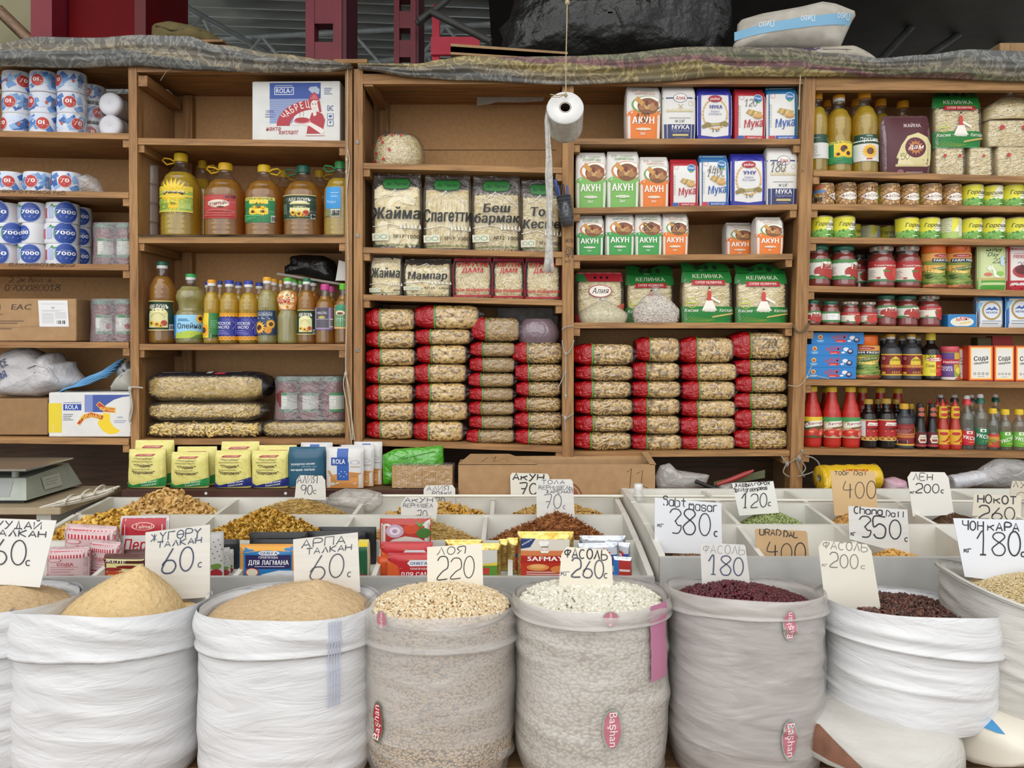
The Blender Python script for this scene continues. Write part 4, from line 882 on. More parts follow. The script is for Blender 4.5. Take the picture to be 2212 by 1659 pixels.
def bottle(kind,pos,w,h,label,cat,liq,cap,capw=.36,caph=.1,cap2=None,capk='screw',fill=.88,lab=None,lv=(.1,.4),lang=2.3,opaque=False,group=None,rz=0,handle=False,name='oil_bottle',neck_lab=None,dark=None):
    f,e = PF[kind]; hb = h*(1-caph); w_ = w; t = thing(name,label,cat,(pos[0],pos[1]+w*.5,pos[2]),rz,group); B = Body(w_,hb,w_,e,f,ang=lang)
    vs = sorted(set([i/44 for i in range(45)]))
    if opaque:
        mb = MB(); B.shell(mb,liq,28,vs); mb.obj('body',t)
    else:
        mb = MB(); B.shell(mb,PET(),28,vs); bo = mb.obj('body',t)
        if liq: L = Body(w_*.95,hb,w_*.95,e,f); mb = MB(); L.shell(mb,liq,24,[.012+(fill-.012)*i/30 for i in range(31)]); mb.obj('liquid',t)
    co = cap_obj(t,hb*.985,w*capw*.5,h*caph+hb*.015,cap,cap2,capk)
    if capk == 'screw' and not opaque: MB().lathe([(w*capw*.56,hb*.955),(w*capw*.58,hb*.96),(w*capw*.58,hb*.968),(w*capw*.5,hb*.972)],PET(),20).obj('neck_ring',bo)
    if lab:
        mb = MB(); g = B.print(mb,0,1,lv[0],lv[1],.45,sub=9,base=.0007); lab(g); mb.obj('label',t)
    if neck_lab: mb = MB(); g = B.print(mb,0,1,neck_lab[1],neck_lab[2],.45,sub=9,base=.0007); neck_lab[0](g); mb.obj('neck_label',t)
    if handle:
        z = hb*.99; r = w*capw*.5; m = ink(cap,.4); s = handle
        MB().tube([(s*r*.9,-r*.3,z),(s*(r+.012),-r*.5,z+.009),(s*(r+.035),-r*.6,z+.012),(s*(r+.045),-r*.4,z+.004),(s*(r+.03),-r*.1,z-.012),(s*r*.9,0,z-.004)],.0034,m,8).obj('handle',co)
    return t
def wrap_label(B,t,v0,v1,fn,name='label',rough=.45,u0=0,u1=1,base=.0007,sub=9):
    mb = MB(); g = B.print(mb,u0,u1,v0,v1,rough,sub=sub,base=base); fn(g); return mb.obj(name,t)
def flower(g,cx,cy,r,c='#eab420',mid='#5a3418',n=14):
    k = g.W/g.H; pts = []
    for i in range(2*n): q = r if i % 2 == 0 else r*.62; pts.append((cx+q*math.cos(3.1416*i/n),cy+q*k*math.sin(3.1416*i/n)))
    g.poly(pts,c); g.ell(cx,cy,r*.42,None,mid,12)
def barcode(g,x0,y0,x1,y1): 
    g.rect(x0,y0,x1,y1,'#f2f2ee',1,1)
    for k in range(7): a = x0+(x1-x0)*(k+.3)/7; g.rect(a,y0+.1*(y1-y0),a+(x1-x0)*(.06+.03*(k % 3)),y1-.1*(y1-y0),'#222222',1,1)
def lines(g,x0,x1,ys,c='#777777',h=.008):
    g.inc = min(g.inc,.5)
    for k,y in enumerate(ys): g.rect(x0,y,x1-(x1-x0)*.13*((k*7) % 3),y+h,c,2,1)

# ---- oil labels
def L_avedov(g): 
    g.rect(0,0,1,1,'#1d3a26').rect(0,.965,1,1,'#d8c37a').rect(0,0,1,.03,'#d8c37a'); g.rect(.27,.1,.8,.66,'#d9d39a').ell(.53,.62,.25,.13,'#d9d39a'); g.text('АВЕДОВЪ',.53,.72,.14,'#f3efdf',.62,.015)
    g.ring(.53,.36,.2,.24,.08,'#a9a468',20,160); flower(g,.36,.24,.085); flower(g,.52,.2,.095); g.ell(.7,.25,.08,None,'#b0432d'); flower(g,.62,.16,.06); g.rect(.03,.2,.2,.62,'#4d6352',2,1); barcode(g,.83,.03,.97,.2)
def L_bogat(g):
    g.rect(0,0,1,1,'#93ad48'); g.rect(0,.58,1,1,'#d7c23a'); flower(g,.5,.62,.46,'#e6c52d','#e6c52d',22); g.poly([(.2,.74),(.5,.84),(.8,.74),(.74,.66),(.5,.72),(.26,.66)],'#3d3524'); g.text('БОГАТОВСКОЕ',.5,.72,.085,'#f1ead0',.56,.012,arc=.03); g.text('масло',.5,.62,.05,'#514414',.16); g.rect(0,0,1,.04,'#d9c94a'); g.rect(.1,.12,.38,.34,'#7d9a3e'); g.rect(.64,.12,.94,.34,'#a9bf62'); lines(g,.44,.6,(.26,.3,.34),'#55662c',.018)
def L_red(g): 
    g.rect(0,0,1,1,'#b23a34').rect(0,.82,1,1,'#9e2c2a'); barcode(g,.62,.84,.98,.99); g.ell(.5,.62,.3,.17,'#d9c9b8'); g.text('Аризури',.5,.56,.15,'#8e2626',.56,.01,shear=.3,rot=12); g.ell(.56,.48,.1,.03,'#5a4a30')
    for k in range(6): g.rect(.05+.04*k,.06+.055*k,.95-.1*(k % 3),.085+.055*k,'#cf6f66' if k % 2 else '#a8302c')
def L_krug(g): 
    g.rect(0,0,1,1,'#1f7a44'); g.rect(0,.88,1,1,'#d9cf5a'); g.text('КУБАНОЧКА',.5,.9,.08,'#35602c',.85); g.rect(.22,.32,.78,.9,'#e3cf4e'); flower(g,.5,.66,.25,'#eec022','#4b2a20'); flower(g,.62,.46,.16,'#eec022','#4b2a20'); flower(g,.34,.42,.12,'#eec022','#4b2a20')
    for k in range(4): g.rect(.02,.04+.07*k,.2+.12*k,.075+.07*k,'#54b06a')
    barcode(g,.86,.02,.99,.27)
def L_blue5(g): g.rect(0,0,.1,1,'#8a6a30').rect(.1,.25,.62,1,'#2f8fd0').rect(.1,0,.62,.25,'#6f7a4a'); lines(g,.3,.55,(.6,.66,.72,.78),'#bfe0f2',.02); g.text('Олейна',.32,.4,.12,'#e9f4fa',.3); barcode(g,.3,-.02,.6,.22)
def L_oleina(g): g.rect(0,0,1,1,'#8fc4e2').rect(0,0,.24,1,'#2f86cf').poly([(.24,0),(1,0),(1,.24),(.62,.34),(.24,.22)],'#a9bf3e').poly([(.6,0),(1,0),(1,.2),(.8,.16)],'#5b7a2c'); g.text('Олейна',.6,.42,.22,'#1d2433',.62,.01); flower(g,.88,.84,.13,'#e9a52a','#3a2214'); lines(g,.32,.6,(.74,.8),'#1d5c96',.03); barcode(g,.02,.02,.2,.12)
def L_yg(g): g.rect(0,0,.5,1,'#dfc229').rect(.5,0,1,1,'#2f7a3c'); flower(g,.24,.3,.34,'#e89a1c','#4a2a14'); lines(g,.58,.92,(.4,.47,.54,.61,.68),'#8fc090',.018); barcode(g,.6,.02,.95,.14)
def L_russ(g):
    g.rect(0,.06,1,.92,'#2e3289'); 
    for k in range(7): flower(g,.08+.14*k,.07,.1,'#e8a72a','#b06a1a',8); flower(g,.08+.14*k,.93,.1,'#e8a72a','#c98a20',8)
    g.text('РУССКОЕ',.4,.56,.1,'#f0eef8',.56,.01); g.text('МАСЛО',.4,.42,.1,'#f0eef8',.46,.01); lines(g,.1,.62,(.22,.28,.34),'#9a92cf',.02); g.line([(.74,.7),(.84,.56),(.74,.4)],.0015,'#c9b56a'); g.rect(.8,.2,.96,.8,'#4a4da8')
def L_navy(g): g.rect(0,0,1,1,'#1d3a5c'); g.rect(.08,.8,.8,.95,'#e8e8ee').rect(.1,.815,.78,.935,'#1d3a5c'); g.text('РОСТОВСКОЕ',.44,.83,.08,'#e8e8ee',.62); lines(g,.2,.7,(.66,.72),'#c8ccd8',.02); flower(g,.3,.3,.27,'#eeb23a','#3a2414'); flower(g,.74,.44,.2,'#eeb23a','#5a3a1a'); flower(g,.64,.2,.16,'#d98f22','#c98a2a')
def L_orange(g): g.rect(0,0,1,1,'#d98a4a'); g.ell(.5,.5,.42,.5,'#ecd0a0'); g.hand('160',.3,.85,.62,.95,'#3a2a20',.0016); g.text('Доня',.42,.36,.26,'#b8243c',.5,.02,shear=.2); g.ell(.58,.12,.06,None,'#c97a2a')
def L_lilac(g): g.rect(0,0,.9,1,'#7c5f9a').rect(.12,.04,.8,.98,'#9a8fa6').rect(.22,.5,.72,.98,'#4a4450'); g.text('МАСЛО',.46,.7,.1,'#e8e0ee',.4); g.ell(.46,.56,.13,.06,'#b8a94a'); g.rect(.22,.1,.72,.46,'#55505a'); barcode(g,.76,.12,.9,.5)
def L_green(g): g.rect(.05,0,.95,1,'#e6a56a').rect(.1,0,.95,.93,'#2f8a66').ell(.5,.9,.36,.12,'#2f8a66'); g.ell(.44,.66,.2,.1,'#e8dfc0').ell(.44,.64,.13,.06,'#6a4a2a'); lines(g,.25,.7,(.3,.36,.42),'#a8d8c0',.02); g.rect(.12,0,.85,.06,'#e6b06a')
def L_organic(g): g.rect(0,0,1,1,'#dcdcd6').rect(0,.64,1,1,'#16412f'); g.text('Органикс',.56,.73,.16,'#f2f2ec',.7,.008); flower(g,.5,.36,.24,'#e8b02a','#6a4020',18); g.rect(.4,.05,.56,.1,'#b03a3a'); lines(g,.4,.6,(.92,.95),'#c8d8cc',.012)
def L_organic2(g): g.rect(0,0,1,1,'#d3d3cd').rect(0,.64,1,1,'#16412f'); g.text('Ор',.9,.7,.16,'#f2f2ec',.2); lines(g,.2,.5,(.78,.85),'#c8d8cc',.012); g.ring(.3,.44,.06,None,.15,'#8a8a86').ring(.3,.28,.06,None,.15,'#8a8a86'); lines(g,.2,.5,(.1,.14),'#9a9a96',.01)

def tin(k,x0,x1,yt,label,fn,rz=0,d=3.08,group='tins on the shelves',name='tin_can'):
    p,w,h = spot(k,x0,x1,yt,d); t = thing(name,label,'tin',(p[0],p[1]+w/2,p[2]),rz,group)
    met = mot('#b5a67c','#cfc39c',30,.3,metal=.85); B = Body(w*.975,h,w*.975,2,ang=3.1)
    MB().lathe([(w*.46,0),(w*.5,.0012),(w*.5,.004),(w*.485,.005),(w*.485,h-.005),(w*.5,h-.004),(w*.5,h-.001),(w*.47,h),(w*.46,h-.003)],met,30).obj('can_body',t)
    wrap_label(B,t,.06,.94,fn,base=.0011,sub=12); return t
rb = random.Random(4); BEANS = [(rb.random(),rb.random(),rb.uniform(.045,.07),rb.choice(['#b98f5c','#c9a26c','#a67c4a','#d4b380'])) for _ in range(150)]; PEAS = [(rb.random(),rb.uniform(.02,.34),rb.uniform(.05,.075),rb.choice(['#4f8a34','#6aa545','#3f7428','#7db556'])) for _ in range(75)]
def T_bean(side=0,price=None):
    def fn(g):
        g.rect(0,0,1,1,'#8f6a40')
        for x,y,r,c in BEANS: g.inc = .03; g.ell(x,y,r*.62,None,c,9)
        g.inc = 1.
        if side == 1: g.rect(.86,0,1,1,'#a9ad35')
        if side == 2: g.rect(0,0,.13,1,'#8f9a35')
        if side == 3: g.rect(0,.55,.45,.7,'#5d7fb0').rect(0,.78,.4,.95,'#b5603f'); barcode(g,.05,.1,.38,.36)
        q = .52 if side != 3 else .85; g.poly([(q-.36,.4),(q-.2,.56),(q,.64),(q+.2,.56),(q+.36,.4),(q+.2,.24),(q,.16),(q-.2,.24)],'#7a4a2c'); g.poly([(q-.33,.4),(q-.18,.54),(q,.61),(q+.18,.54),(q+.33,.4),(q+.18,.26),(q,.19),(q-.18,.26)],'#eee9dd')
        g.text('ФАСОЛЬ',q,.36,.1,'#6a2a22',.5,.012); lines(g,q-.12,q+.12,(.28,.49),'#8a5a48',.02)
        if price: g.hand(price,.3,.7,.66,.88,'#2c2622',.0016)
    return fn
def T_pea(shift=0.,back=False):
    def fn(g):
        g.rect(0,.3,1,1,'#e2dc3c').poly([(.42+shift,.3),(1,.3),(1,1),(.72+shift,1)],'#ecebd8').rect(0,0,1,.34,'#a8c46a')
        if back: g.rect(.0,.3,.4,1,'#cfd0a8').rect(.6,.1,.95,.98,'#d6d7c4'); lines(g,.62,.92,(.2,.3,.4,.5,.6,.7,.8),'#a0a088',.02); return lines(g,.05,.38,(.3,.4,.5,.6,.7,.8,.9),'#9a9a78',.02)
        for x,y,r,c in PEAS: g.inc = .04; g.ell(x,y,r*.72,None,c,9)
        g.inc = 1.
        g.text('Горошек',.55+shift,.56,.19,'#23241f',.68,.006,shear=.25); g.rect(.5+shift,.47,.78+shift,.49,'#8a8a78'); g.ell(.82,.88,.1,.05,'#c8a82a').ell(.82,.88,.08,.035,'#e2dc3c'); g.rect(.5,.08,.64,.12,'#e8eedc')
    return fn
def jar(k,x0,x1,yt,label,lid,fn,lv=(.2,.72),d=3.08,kind='jar',liq='#7a2115',caph=.085,group='sauce jars',capw=.84,under=0,name='sauce_jar',lidm=None):
    p,w,h = spot(k,x0,x1,yt,d,under); t = thing(name,label,'jar',(p[0],p[1]+w/2,p[2]),0,group); f,e = PF[kind]; hb = h*(1-caph); B = Body(w,hb,w,e,f,ang=3.1)
    if kind == 'jar':
        mb = MB(); Body(w*.95,hb,w*.95,e,f).shell(mb,mot(liq,liq,10,.25),26,[.02+.88*i/20 for i in range(21)]); mb.obj('contents',t)
        mb = MB(); B.shell(mb,PET(),26,[i/22 for i in range(23)]); mb.obj('glass_body',t)
    else: mb = MB(); B.shell(mb,mot('#6b6a2c','#a87a3a',60,.35),26,[i/16 for i in range(17)]); mb.obj('body',t)
    r = w*capw/2; mb = MB(); z = hb*.97; hh = h-z; m = lidm or ink(lid,.35); mb.lathe([(r*.97,z),(r,z+.001),(r,z+hh*.8),(r*.95,z+hh),(r*.5,z+hh*.96)],m,26)
    if lid == 'mix':
        for q in range(9): a = -2.9+q*.33; mb.lathe([(r*.12,z+hh*.2),(r*.1,z+hh*.8)],ink(['#b33a34','#d8d2c4','#4f7a48'][q % 3]),5,(r*math.cos(a)*.93,r*math.sin(a)*.93))
    mb.obj('lid',t)
    if fn: wrap_label(B,t,lv[0],lv[1],fn,sub=11)
    return t
def J_green(sh=0.,back=False):
    def fn(g):
        g.rect(0,0,1,1,'#d9d8cf').rect(0,0,1,.17,'#4d8a50').rect(0,.86,1,1,'#4a8048')
        for q in range(7): g.ell(.07+.145*q,.86,.08,.04,'#4a8048',10); g.ell(.07+.145*q,.17,.07,.03,'#4d8a50',10)
        if back: g.rect(.3,.2,.62,.8,'#e6e6e2'); return lines(g,.33,.6,(.26,.34,.42,.5,.58,.66),'#9a9ab0',.02)
        c = .62+sh
        for dx,dy in ((-.2,.36),(.2,.36),(0,.3),(-.1,.42),(.12,.24)): g.ell(c+dx,dy,.13,None,'#a5312a')
        g.poly([(c-.17,.5),(c-.15,.82),(c,.9),(c+.15,.82),(c+.17,.5)],'#e8e4d4').poly([(c-.14,.52),(c-.125,.8),(c,.86),(c+.125,.8),(c+.14,.52)],'#8f2a28'); g.text('ТОМАТНАЯ',c,.7,.07,'#e8d8c8',.22); g.text('ПАСТА',c,.6,.07,'#e8d8c8',.16); g.ell(c,.9,.07,.05,'#3f7a44'); g.ell(c-.26,.18,.06,.05,'#c8d8c0'); lines(g,.05,.22,(.3,.38,.46,.54,.62),'#a8a8a0',.02)
    return fn
def J_red(sh=0.):
    def fn(g):
        g.rect(0,0,1,1,'#dbd5c6').rect(0,.68,1,1,'#a32a2c').rect(0,0,1,.1,'#3f7a4a'); g.text('Томатная паста',.56+sh,.73,.09,'#eddcd0',.74,.01); g.ell(.62+sh,.4,.2,None,'#b3312a').ell(.76+sh,.4,.14,None,'#c4453a'); g.poly([(.4+sh,.56),(.5+sh,.5),(.6+sh,.58),(.52+sh,.44),(.42+sh,.42)],'#4a7a3a'); lines(g,.05,.24,(.2,.28,.36,.44,.52),'#a39c90',.02); g.ell(.3,.17,.05,.04,'#b3312a')
    return fn
def J_pick(sh=0.,price=None):
    def fn(g):
        g.rect(0,0,1,1,'#7d8a3c').rect(0,.5,1,1,'#d99a4a').poly([(0,.5),(.5,.42),(1,.54),(1,.7),(.5,.62),(0,.7)],'#e2c06a'); g.ell(.5+sh,.93,.26,.055,'#9c3038'); g.text('Mehran',.5+sh,.905,.045,'#e8c8b0',.3); g.rect(.2+sh,.74,.9+sh if sh <= 0 else 1,.85,'#1d2740'); g.text('FARM FRESH',.55+sh,.765,.065,'#f0f0ea',.64,.012); g.poly([(.2+sh,.56),(.55+sh,.64),(.95+sh if sh <= 0 else 1,.7),(.9+sh,.58),(.5+sh,.5)],'#55702e'); g.text('Green Chilli Pickle',.56+sh,.57,.055,'#e8e4c8',.56,rot=7)
        for q in range(12): x,y = (q*37 % 100)/100,.12+.3*((q*53 % 100)/100); g.poly([(x,y),(x+.12,y+.05),(x+.26,y+.02),(x+.12,y-.03)],['#47682a','#6f9440','#8aa84e','#35521f'][q % 4])
        for q in range(9): x = (q*29 % 100)/100; g.poly([(x,.06),(x+.1,.11),(x+.24,.05),(x+.1,.02)],['#a5522e','#c97a4a','#8a3f22'][q % 3])
        g.rect(0,0,1,.035,'#7a4a30')
    return fn

# ---- paper flour bags
def flourbag(k,x0,x1,yt,label,fn,group='paper flour bags',rz=0,d=3.08,lean=0,edge=None,seed=0,name='flour_bag',dep=.075):
    p,w,h = spot(k,x0,x1,yt,d); t = thing(name,label,'flour',(p[0],p[1]+dep/2,p[2]),rz,group)
    B = Body(w,h,dep,7,lambda v: (.985+.03*math.sin(min(1,v*1.05)*3.1) if v < .9 else .985-.05*(v-.9)*10),lambda v: (1+.12*math.sin(v*3.14) if v < .9 else 1-.62*(v-.9)*10),wob=.0014,seed=seed,lean=lambda v: lean*v*h)
    mb = MB(); wh = mot('#d5d2cc','#e2dfd9',14,.55,bs=.15)
    B.shell(mb,ink(edge,.5) if edge else wh,40,[i/22 for i in range(23)]); g = B.print(mb,.02,.98,0,.985,.5,sub=8,base=.0006); fn(g); mb.obj('paper_body',t)
    m = MB(); zt = h*.995; wv = Wob(seed,4,20,60); m.grid([[(x,-dep*.17+lean*h+.002*wv(x,j),zt+j*.004) for x in np.linspace(-w*.46,w*.46,9)] for j in range(2)]+[[(x,-dep*.02+lean*h,zt+.004+.003*wv(x,9)) for x in np.linspace(-w*.45,w*.45,9)],[(x,dep*.17+lean*h,zt-.004) for x in np.linspace(-w*.45,w*.45,9)]],ink(edge,.5) if edge else wh,True); m.obj('top_fold',t)
    return t
def pastry(g,cx,cy,s=1.):
    g.ell(cx,cy,.34*s,.165*s,'#7d4f2e',22)
    for dx,dy,r,c in ((-.12,.05,.13,'#a5714a'),(.05,.1,.12,'#8f5236'),(.2,.03,.13,'#b5824f'),(-.02,-.02,.14,'#c29a62'),(-.2,-.05,.1,'#a06a40'),(.14,-.07,.12,'#a8784a'),(-.04,.09,.06,'#6a3226'),(.26,.08,.07,'#8a4a34')): g.ell(cx+dx*s,cy+dy*.62*s,r*s,.055*s,c,12)
    g.poly([(cx-.42*s,cy+.13*s),(cx-.33*s,cy+.2*s),(cx-.1*s,cy+.07*s),(cx-.2*s,cy+.0*s)],'#c8924a')
def F_akun(c,wt,sub,price=None,py=.55):
    def fn(g):
        d2 = {'#79b25a': '#5c9440','#3f9a4c': '#2f7d3c','#e07a2e': '#c8641e'}[c]
        g.rect(0,0,1,1,'#dcdad5').rect(0,0,1,.5,c); g.ell(.5,.5,.62,.1,'#dcdad5' if False else c,20); g.ell(.62,.66,.5,.17,'#cf7a3a' if c != '#e07a2e' else '#6a9a4a',24).ell(.64,.665,.46,.155,'#f0ece2',24)
        pastry(g,.62,.63,.95); g.rect(.9 if False else .985,.5,1,1,'#d0cdc6')
        g.ring(.2,.93,.08,.022,.2,d2); g.rect(.5,.93,.85,.936,'#9ab090',1,1).rect(.5,.915,.8,.92,'#9ab090',1,1); g.ring(.44,.925,.03,None,.2,d2); g.text(sub,.52,.845,.045,d2 if c != '#e07a2e' else '#d0906a',.62,shear=.1,arc=.012)
        g.text('АКУН',.48,.3,.125,'#f5f2ea',.68,.03); g.ell(.48,.2,.23,.024,'#ecead8',16); g.text('высший сорт',.48,.19,.024,d2,.34); g.text(wt,.47,.095,.05,'#f3f0e6',None,.01)
        if price: g.hand(price,.25,.62,py-.1,py+.08,'#2d2a26',.0024,.2)
    return fn
def F_aliya(g,price=None):
    g.rect(0,0,1,1,'#dad8d4').rect(.03,0,.97,.29,'#2e3766').rect(0,.76,1,.785,'#3a4270'); g.ell(.53,.775,.22,.085,'#2f3350',24).ell(.53,.775,.205,.077,'#e6e2dc',24); g.text('Алия',.53,.74,.07,'#a8262e',.3,.015,shear=.25); g.ring(.85,.67,.075,None,.15,'#c9b88c')
    g.rect(.1,.515,.9,.535,'#cfc3a4').rect(.52,.535,.56,.62,'#c2b48c'); g.line([(.46,.66),(.62,.58)],.0018,'#b8a878').line([(.46,.58),(.62,.66)],.0018,'#b8a878')
    for q in range(6): g.ell(.16+.14*q,.545,.06,.025,'#d2c69e')
    lines(g,.18,.84,(.4,),'#8a8478',.008); g.text('2 КГ',.58,.32,.05,'#3a3a40',.18,.01); g.rect(.37,.33,.45,.365,'#8a8a88',1,1); g.text('МУКА',.53,.195,.075,'#eceaf0',.56,.025); g.text('ПШЕНИЧНАЯ',.53,.14,.042,'#9a9cc0',.56); g.poly([(.26,.07),(.3,.09),(.26,.11),(.8,.11),(.76,.09),(.8,.07)],'#c2b078'); lines(g,.34,.7,(.035,),'#8a8cb8',.008)
    if price: g.hand(price,.08,.55,.58,.76,'#2a2622',.0022,.25)
def F_yashar(word,small):
    def fn(g):
        g.rect(0,0,1,1,'#dcdad8').poly([(0,0),(1,0),(1,.1),(.5,.06),(0,.1)],'#2c2f95').poly([(0,1),(1,1),(1,.8),(.93,.94),(.5,.97),(.07,.94),(0,.8)],'#2c2f95').ring(.5,.5,.37,.3,.1,'#cfa45e',0,360,30)
        for q in range(26): a = 6.2832*q/26; g.ell(.5+.36*math.cos(a),.5+.29*math.sin(a),.03,.02,'#d9b878',6)
        g.ell(.5,.79,.2,.065,'#a3203a',22); g.text('yashar',.5,.765,.055,'#f0e0d4',.3,.015); g.text(word,.52,.6,.065,'#2c2f8a',.38,.03); g.text(small[0],.5,.53,.036,'#7a7aa0',.26); g.text(small[1],.5,.48,.036,'#7a7aa0',.38); g.poly([(.1,.27),(.26,.34),(.36,.31),(.64,.33),(.76,.36),(.92,.31),(.84,.26),(.68,.29),(.4,.26),(.22,.29),(.14,.22)],'#8a7a48').poly([(.36,.3),(.64,.32),(.62,.28),(.4,.265)],'#b5a468'); g.text('2 кг',.52,.155,.06,'#33333a',.24)
    return fn
def F_muka(c,sort,price=None,price2=None):
    def fn(g):
        g.rect(0,0,1,1,'#dddbd7').rect(0,0,.06,1,c if c == '#b32a36' else '#dddbd7'); 
        if c == '#b32a36': g.rect(0,.93,1,1,c)
        g.ell(.74,.81,.15,.085,'#dfeee8',20).ell(.74,.81,.14,.078,'#2a6fae',20); g.text('Orion',.74,.795,.05,'#eef4f4',.22,.02); g.ell(.74,.74,.07,.02,'#5aa84a'); g.ring(.2,.83,.08,None,.12,'#c96a74'); g.text('ПШЕНИЧНАЯ',.13,.2,.07,'#b9b5ac',.0+1.15,rot=90,al='l' if False else 'c') if False else None
        for q in range(8): g.rect(.1,.25+.055*q,.16,.29+.055*q,'#c9c5bc',1,1)
        for q in range(5): g.poly([(.32+.07*q,.52-.03*q),(.42+.07*q,.6-.015*q),(.86,.54),(.6+.05*q,.5)],['#b59658','#c8ab6c','#a8884a','#d2b87c','#bc9c5c'][q])
        g.ell(.74,.46,.15,.05,'#b88a52').ell(.74,.475,.13,.035,'#cda266'); g.text('Мука',.58,.25,.15,c,.66,.02,shear=.25,rot=6); g.rect(.06,0,.26,.085,'#3a5aa0' if c == '#b32a36' else '#b84050',1,1).rect(.28,.02,1,.085,c); g.text(sort,.62,.035,.035,'#efe8e6',.5)
        if price: g.hand(price,.28,.68,.66,.8,'#2d2a28',.0018,.2)
        if price2: g.hand(price2,.22,.85,.58,.74,'#2d2a28',.002,.2)
    return fn

# ---- noodles under film
def fill_front(name,B,reg,tpls,n,mats,seed,ang=(0,9),t=None,off=-.004,core=None,corereg=None):
    rng = np.random.default_rng(seed); S = B.front(); Vs,Qs,Ms,o = [],[],[],0
    for tp in tpls:
        V,Q = tp[:2]; m = n//len(tpls); us,vs = rng.uniform(reg[0],reg[1],m),rng.uniform(reg[2],reg[3],m); th = rng.normal(R(ang[0]),R(ang[1]),m); sc = rng.uniform(.85,1.15,m); dz = rng.uniform(-.006,0,m)
        for i in range(m):
            c,s_ = math.cos(th[i])*sc[i],math.sin(th[i])*sc[i]
            for x,y,z in V: Vs.append(S(min(.97,max(.03,us[i]+(x*c-z*s_)/B.w)),min(reg[3]+.06,max(.01,vs[i]+(x*s_+z*c)/B.h)),off+dz[i]+y))
            Qs.append(Q+o); o += len(V)
        Ms.append(np.repeat(rng.integers(0,len(mats),m),len(Q))+1)
    Vs = [np.array(Vs)]
    cb_ = MB(); v0,v1 = corereg or (max(0,reg[2]-.02),reg[3]); B.shell(cb_,mats[0],24,[v0+(v1-v0)*i/12 for i in range(13)],off-.007,caps=False)
    A = np.array(cb_.v); K = np.array(cb_.f); Vs.append(A); Qs.append(K+o); Ms.append(np.zeros(len(K),int))
    me = big_mesh(name,np.vstack(Vs),np.vstack(Qs),[core or mot('#c4ae74','#d4bf86',60,.8)]+list(mats),np.concatenate(Ms)); ob = bpy.data.objects.new(name,me); COL.objects.link(ob); ob.parent = t; ob['kind'] = 'stuff'; return ob  # default core darker than the noodles, standing in for shade in the gaps
def ribbon(L,w,curl=.0,n=6): return np.array([(x,-.001-.002*abs(math.sin(x*90)),z+curl*math.sin(x/L*6.3)) for x in np.linspace(-L/2,L/2,n+1) for z in (-w/2,w/2)]),np.array([(2*i,2*i+1,2*i+3,2*i+2) for i in range(n)])
cr = [mot('#e0cd98','#e9daa9',60,.6),mot('#d6c186','#e2cf9a',60,.6),mot('#e8d9ac','#eee2bc',60,.6),mot('#c8b074','#d6c088',60,.6)]
def noodlebag(k,x0,x1,yt,label,kind,prints,dep=.075,fillv=.76,d=3.085,name='noodle_bag',group='noodle bags',top=None,rz=0,seed=1,under=0,cat='noodles',film=None):
    p,w,h = spot(k,x0,x1,yt,d,under); t = thing(name,label,cat,(p[0],p[1]+dep/2,p[2]),rz,group)
    B = Body(w,h,dep,3.2,lambda v: .96+.05*math.sin(3.1*v)-(.03 if v > .9 else 0),lambda v: max(.06,(.82+.18*min(1,v*4))*(1-max(0,(v-fillv*.85)/(1.02-fillv*.85))**1.3)),wob=.0022,seed=seed)
    if kind == 'sheet': fill_front('noodle_filling',B,(.08,.92,.08,fillv),[ribbon(.04,.034,.0,3),ribbon(.055,.03,.002,3)],70,cr[0:3],seed,(10,40),t)
    elif kind == 'stick': fill_front('noodle_filling',B,(.06,.94,.32,fillv-.2),[ribbon(h*.42,.0035,.0005,4)],260,cr,seed,(90,4),t,corereg=(.03,fillv))
    elif kind == 'curl': fill_front('noodle_filling',B,(.06,.94,.05,fillv),[ribbon(.045,.0032,.006,8),ribbon(.03,.003,.008,8)],420,cr,seed,(0,60),t)
    elif kind == 'bits': fill_front('noodle_filling',B,(.06,.94,.05,fillv),[ribbon(.014,.012,.0,2)],330,cr[:3],seed,(0,60),t)
    elif kind == 'wavy': fill_front('noodle_filling',B,(.04,.96,.2,fillv),[ribbon(.04,.0035,.0035,9)],520,cr,seed,(0,7),t,corereg=(.08,fillv))
    mb = MB(); B.shell(mb,film or FILM(),36,[i/18 for i in range(19)])
    if prints: g = B.print(mb,0,1,0,1,.45,sub=10,base=.0012); prints(g)
    mb.obj('printed_film',t)
    mb = MB(); S = B.front(); mb.grid([[S(i/14,.985+j*.02,.001+.0015*math.sin(i*2.1+seed)*j) for i in range(15)] for j in range(3)],top or FILM(),True); mb.obj('top_seal',t)
    return t
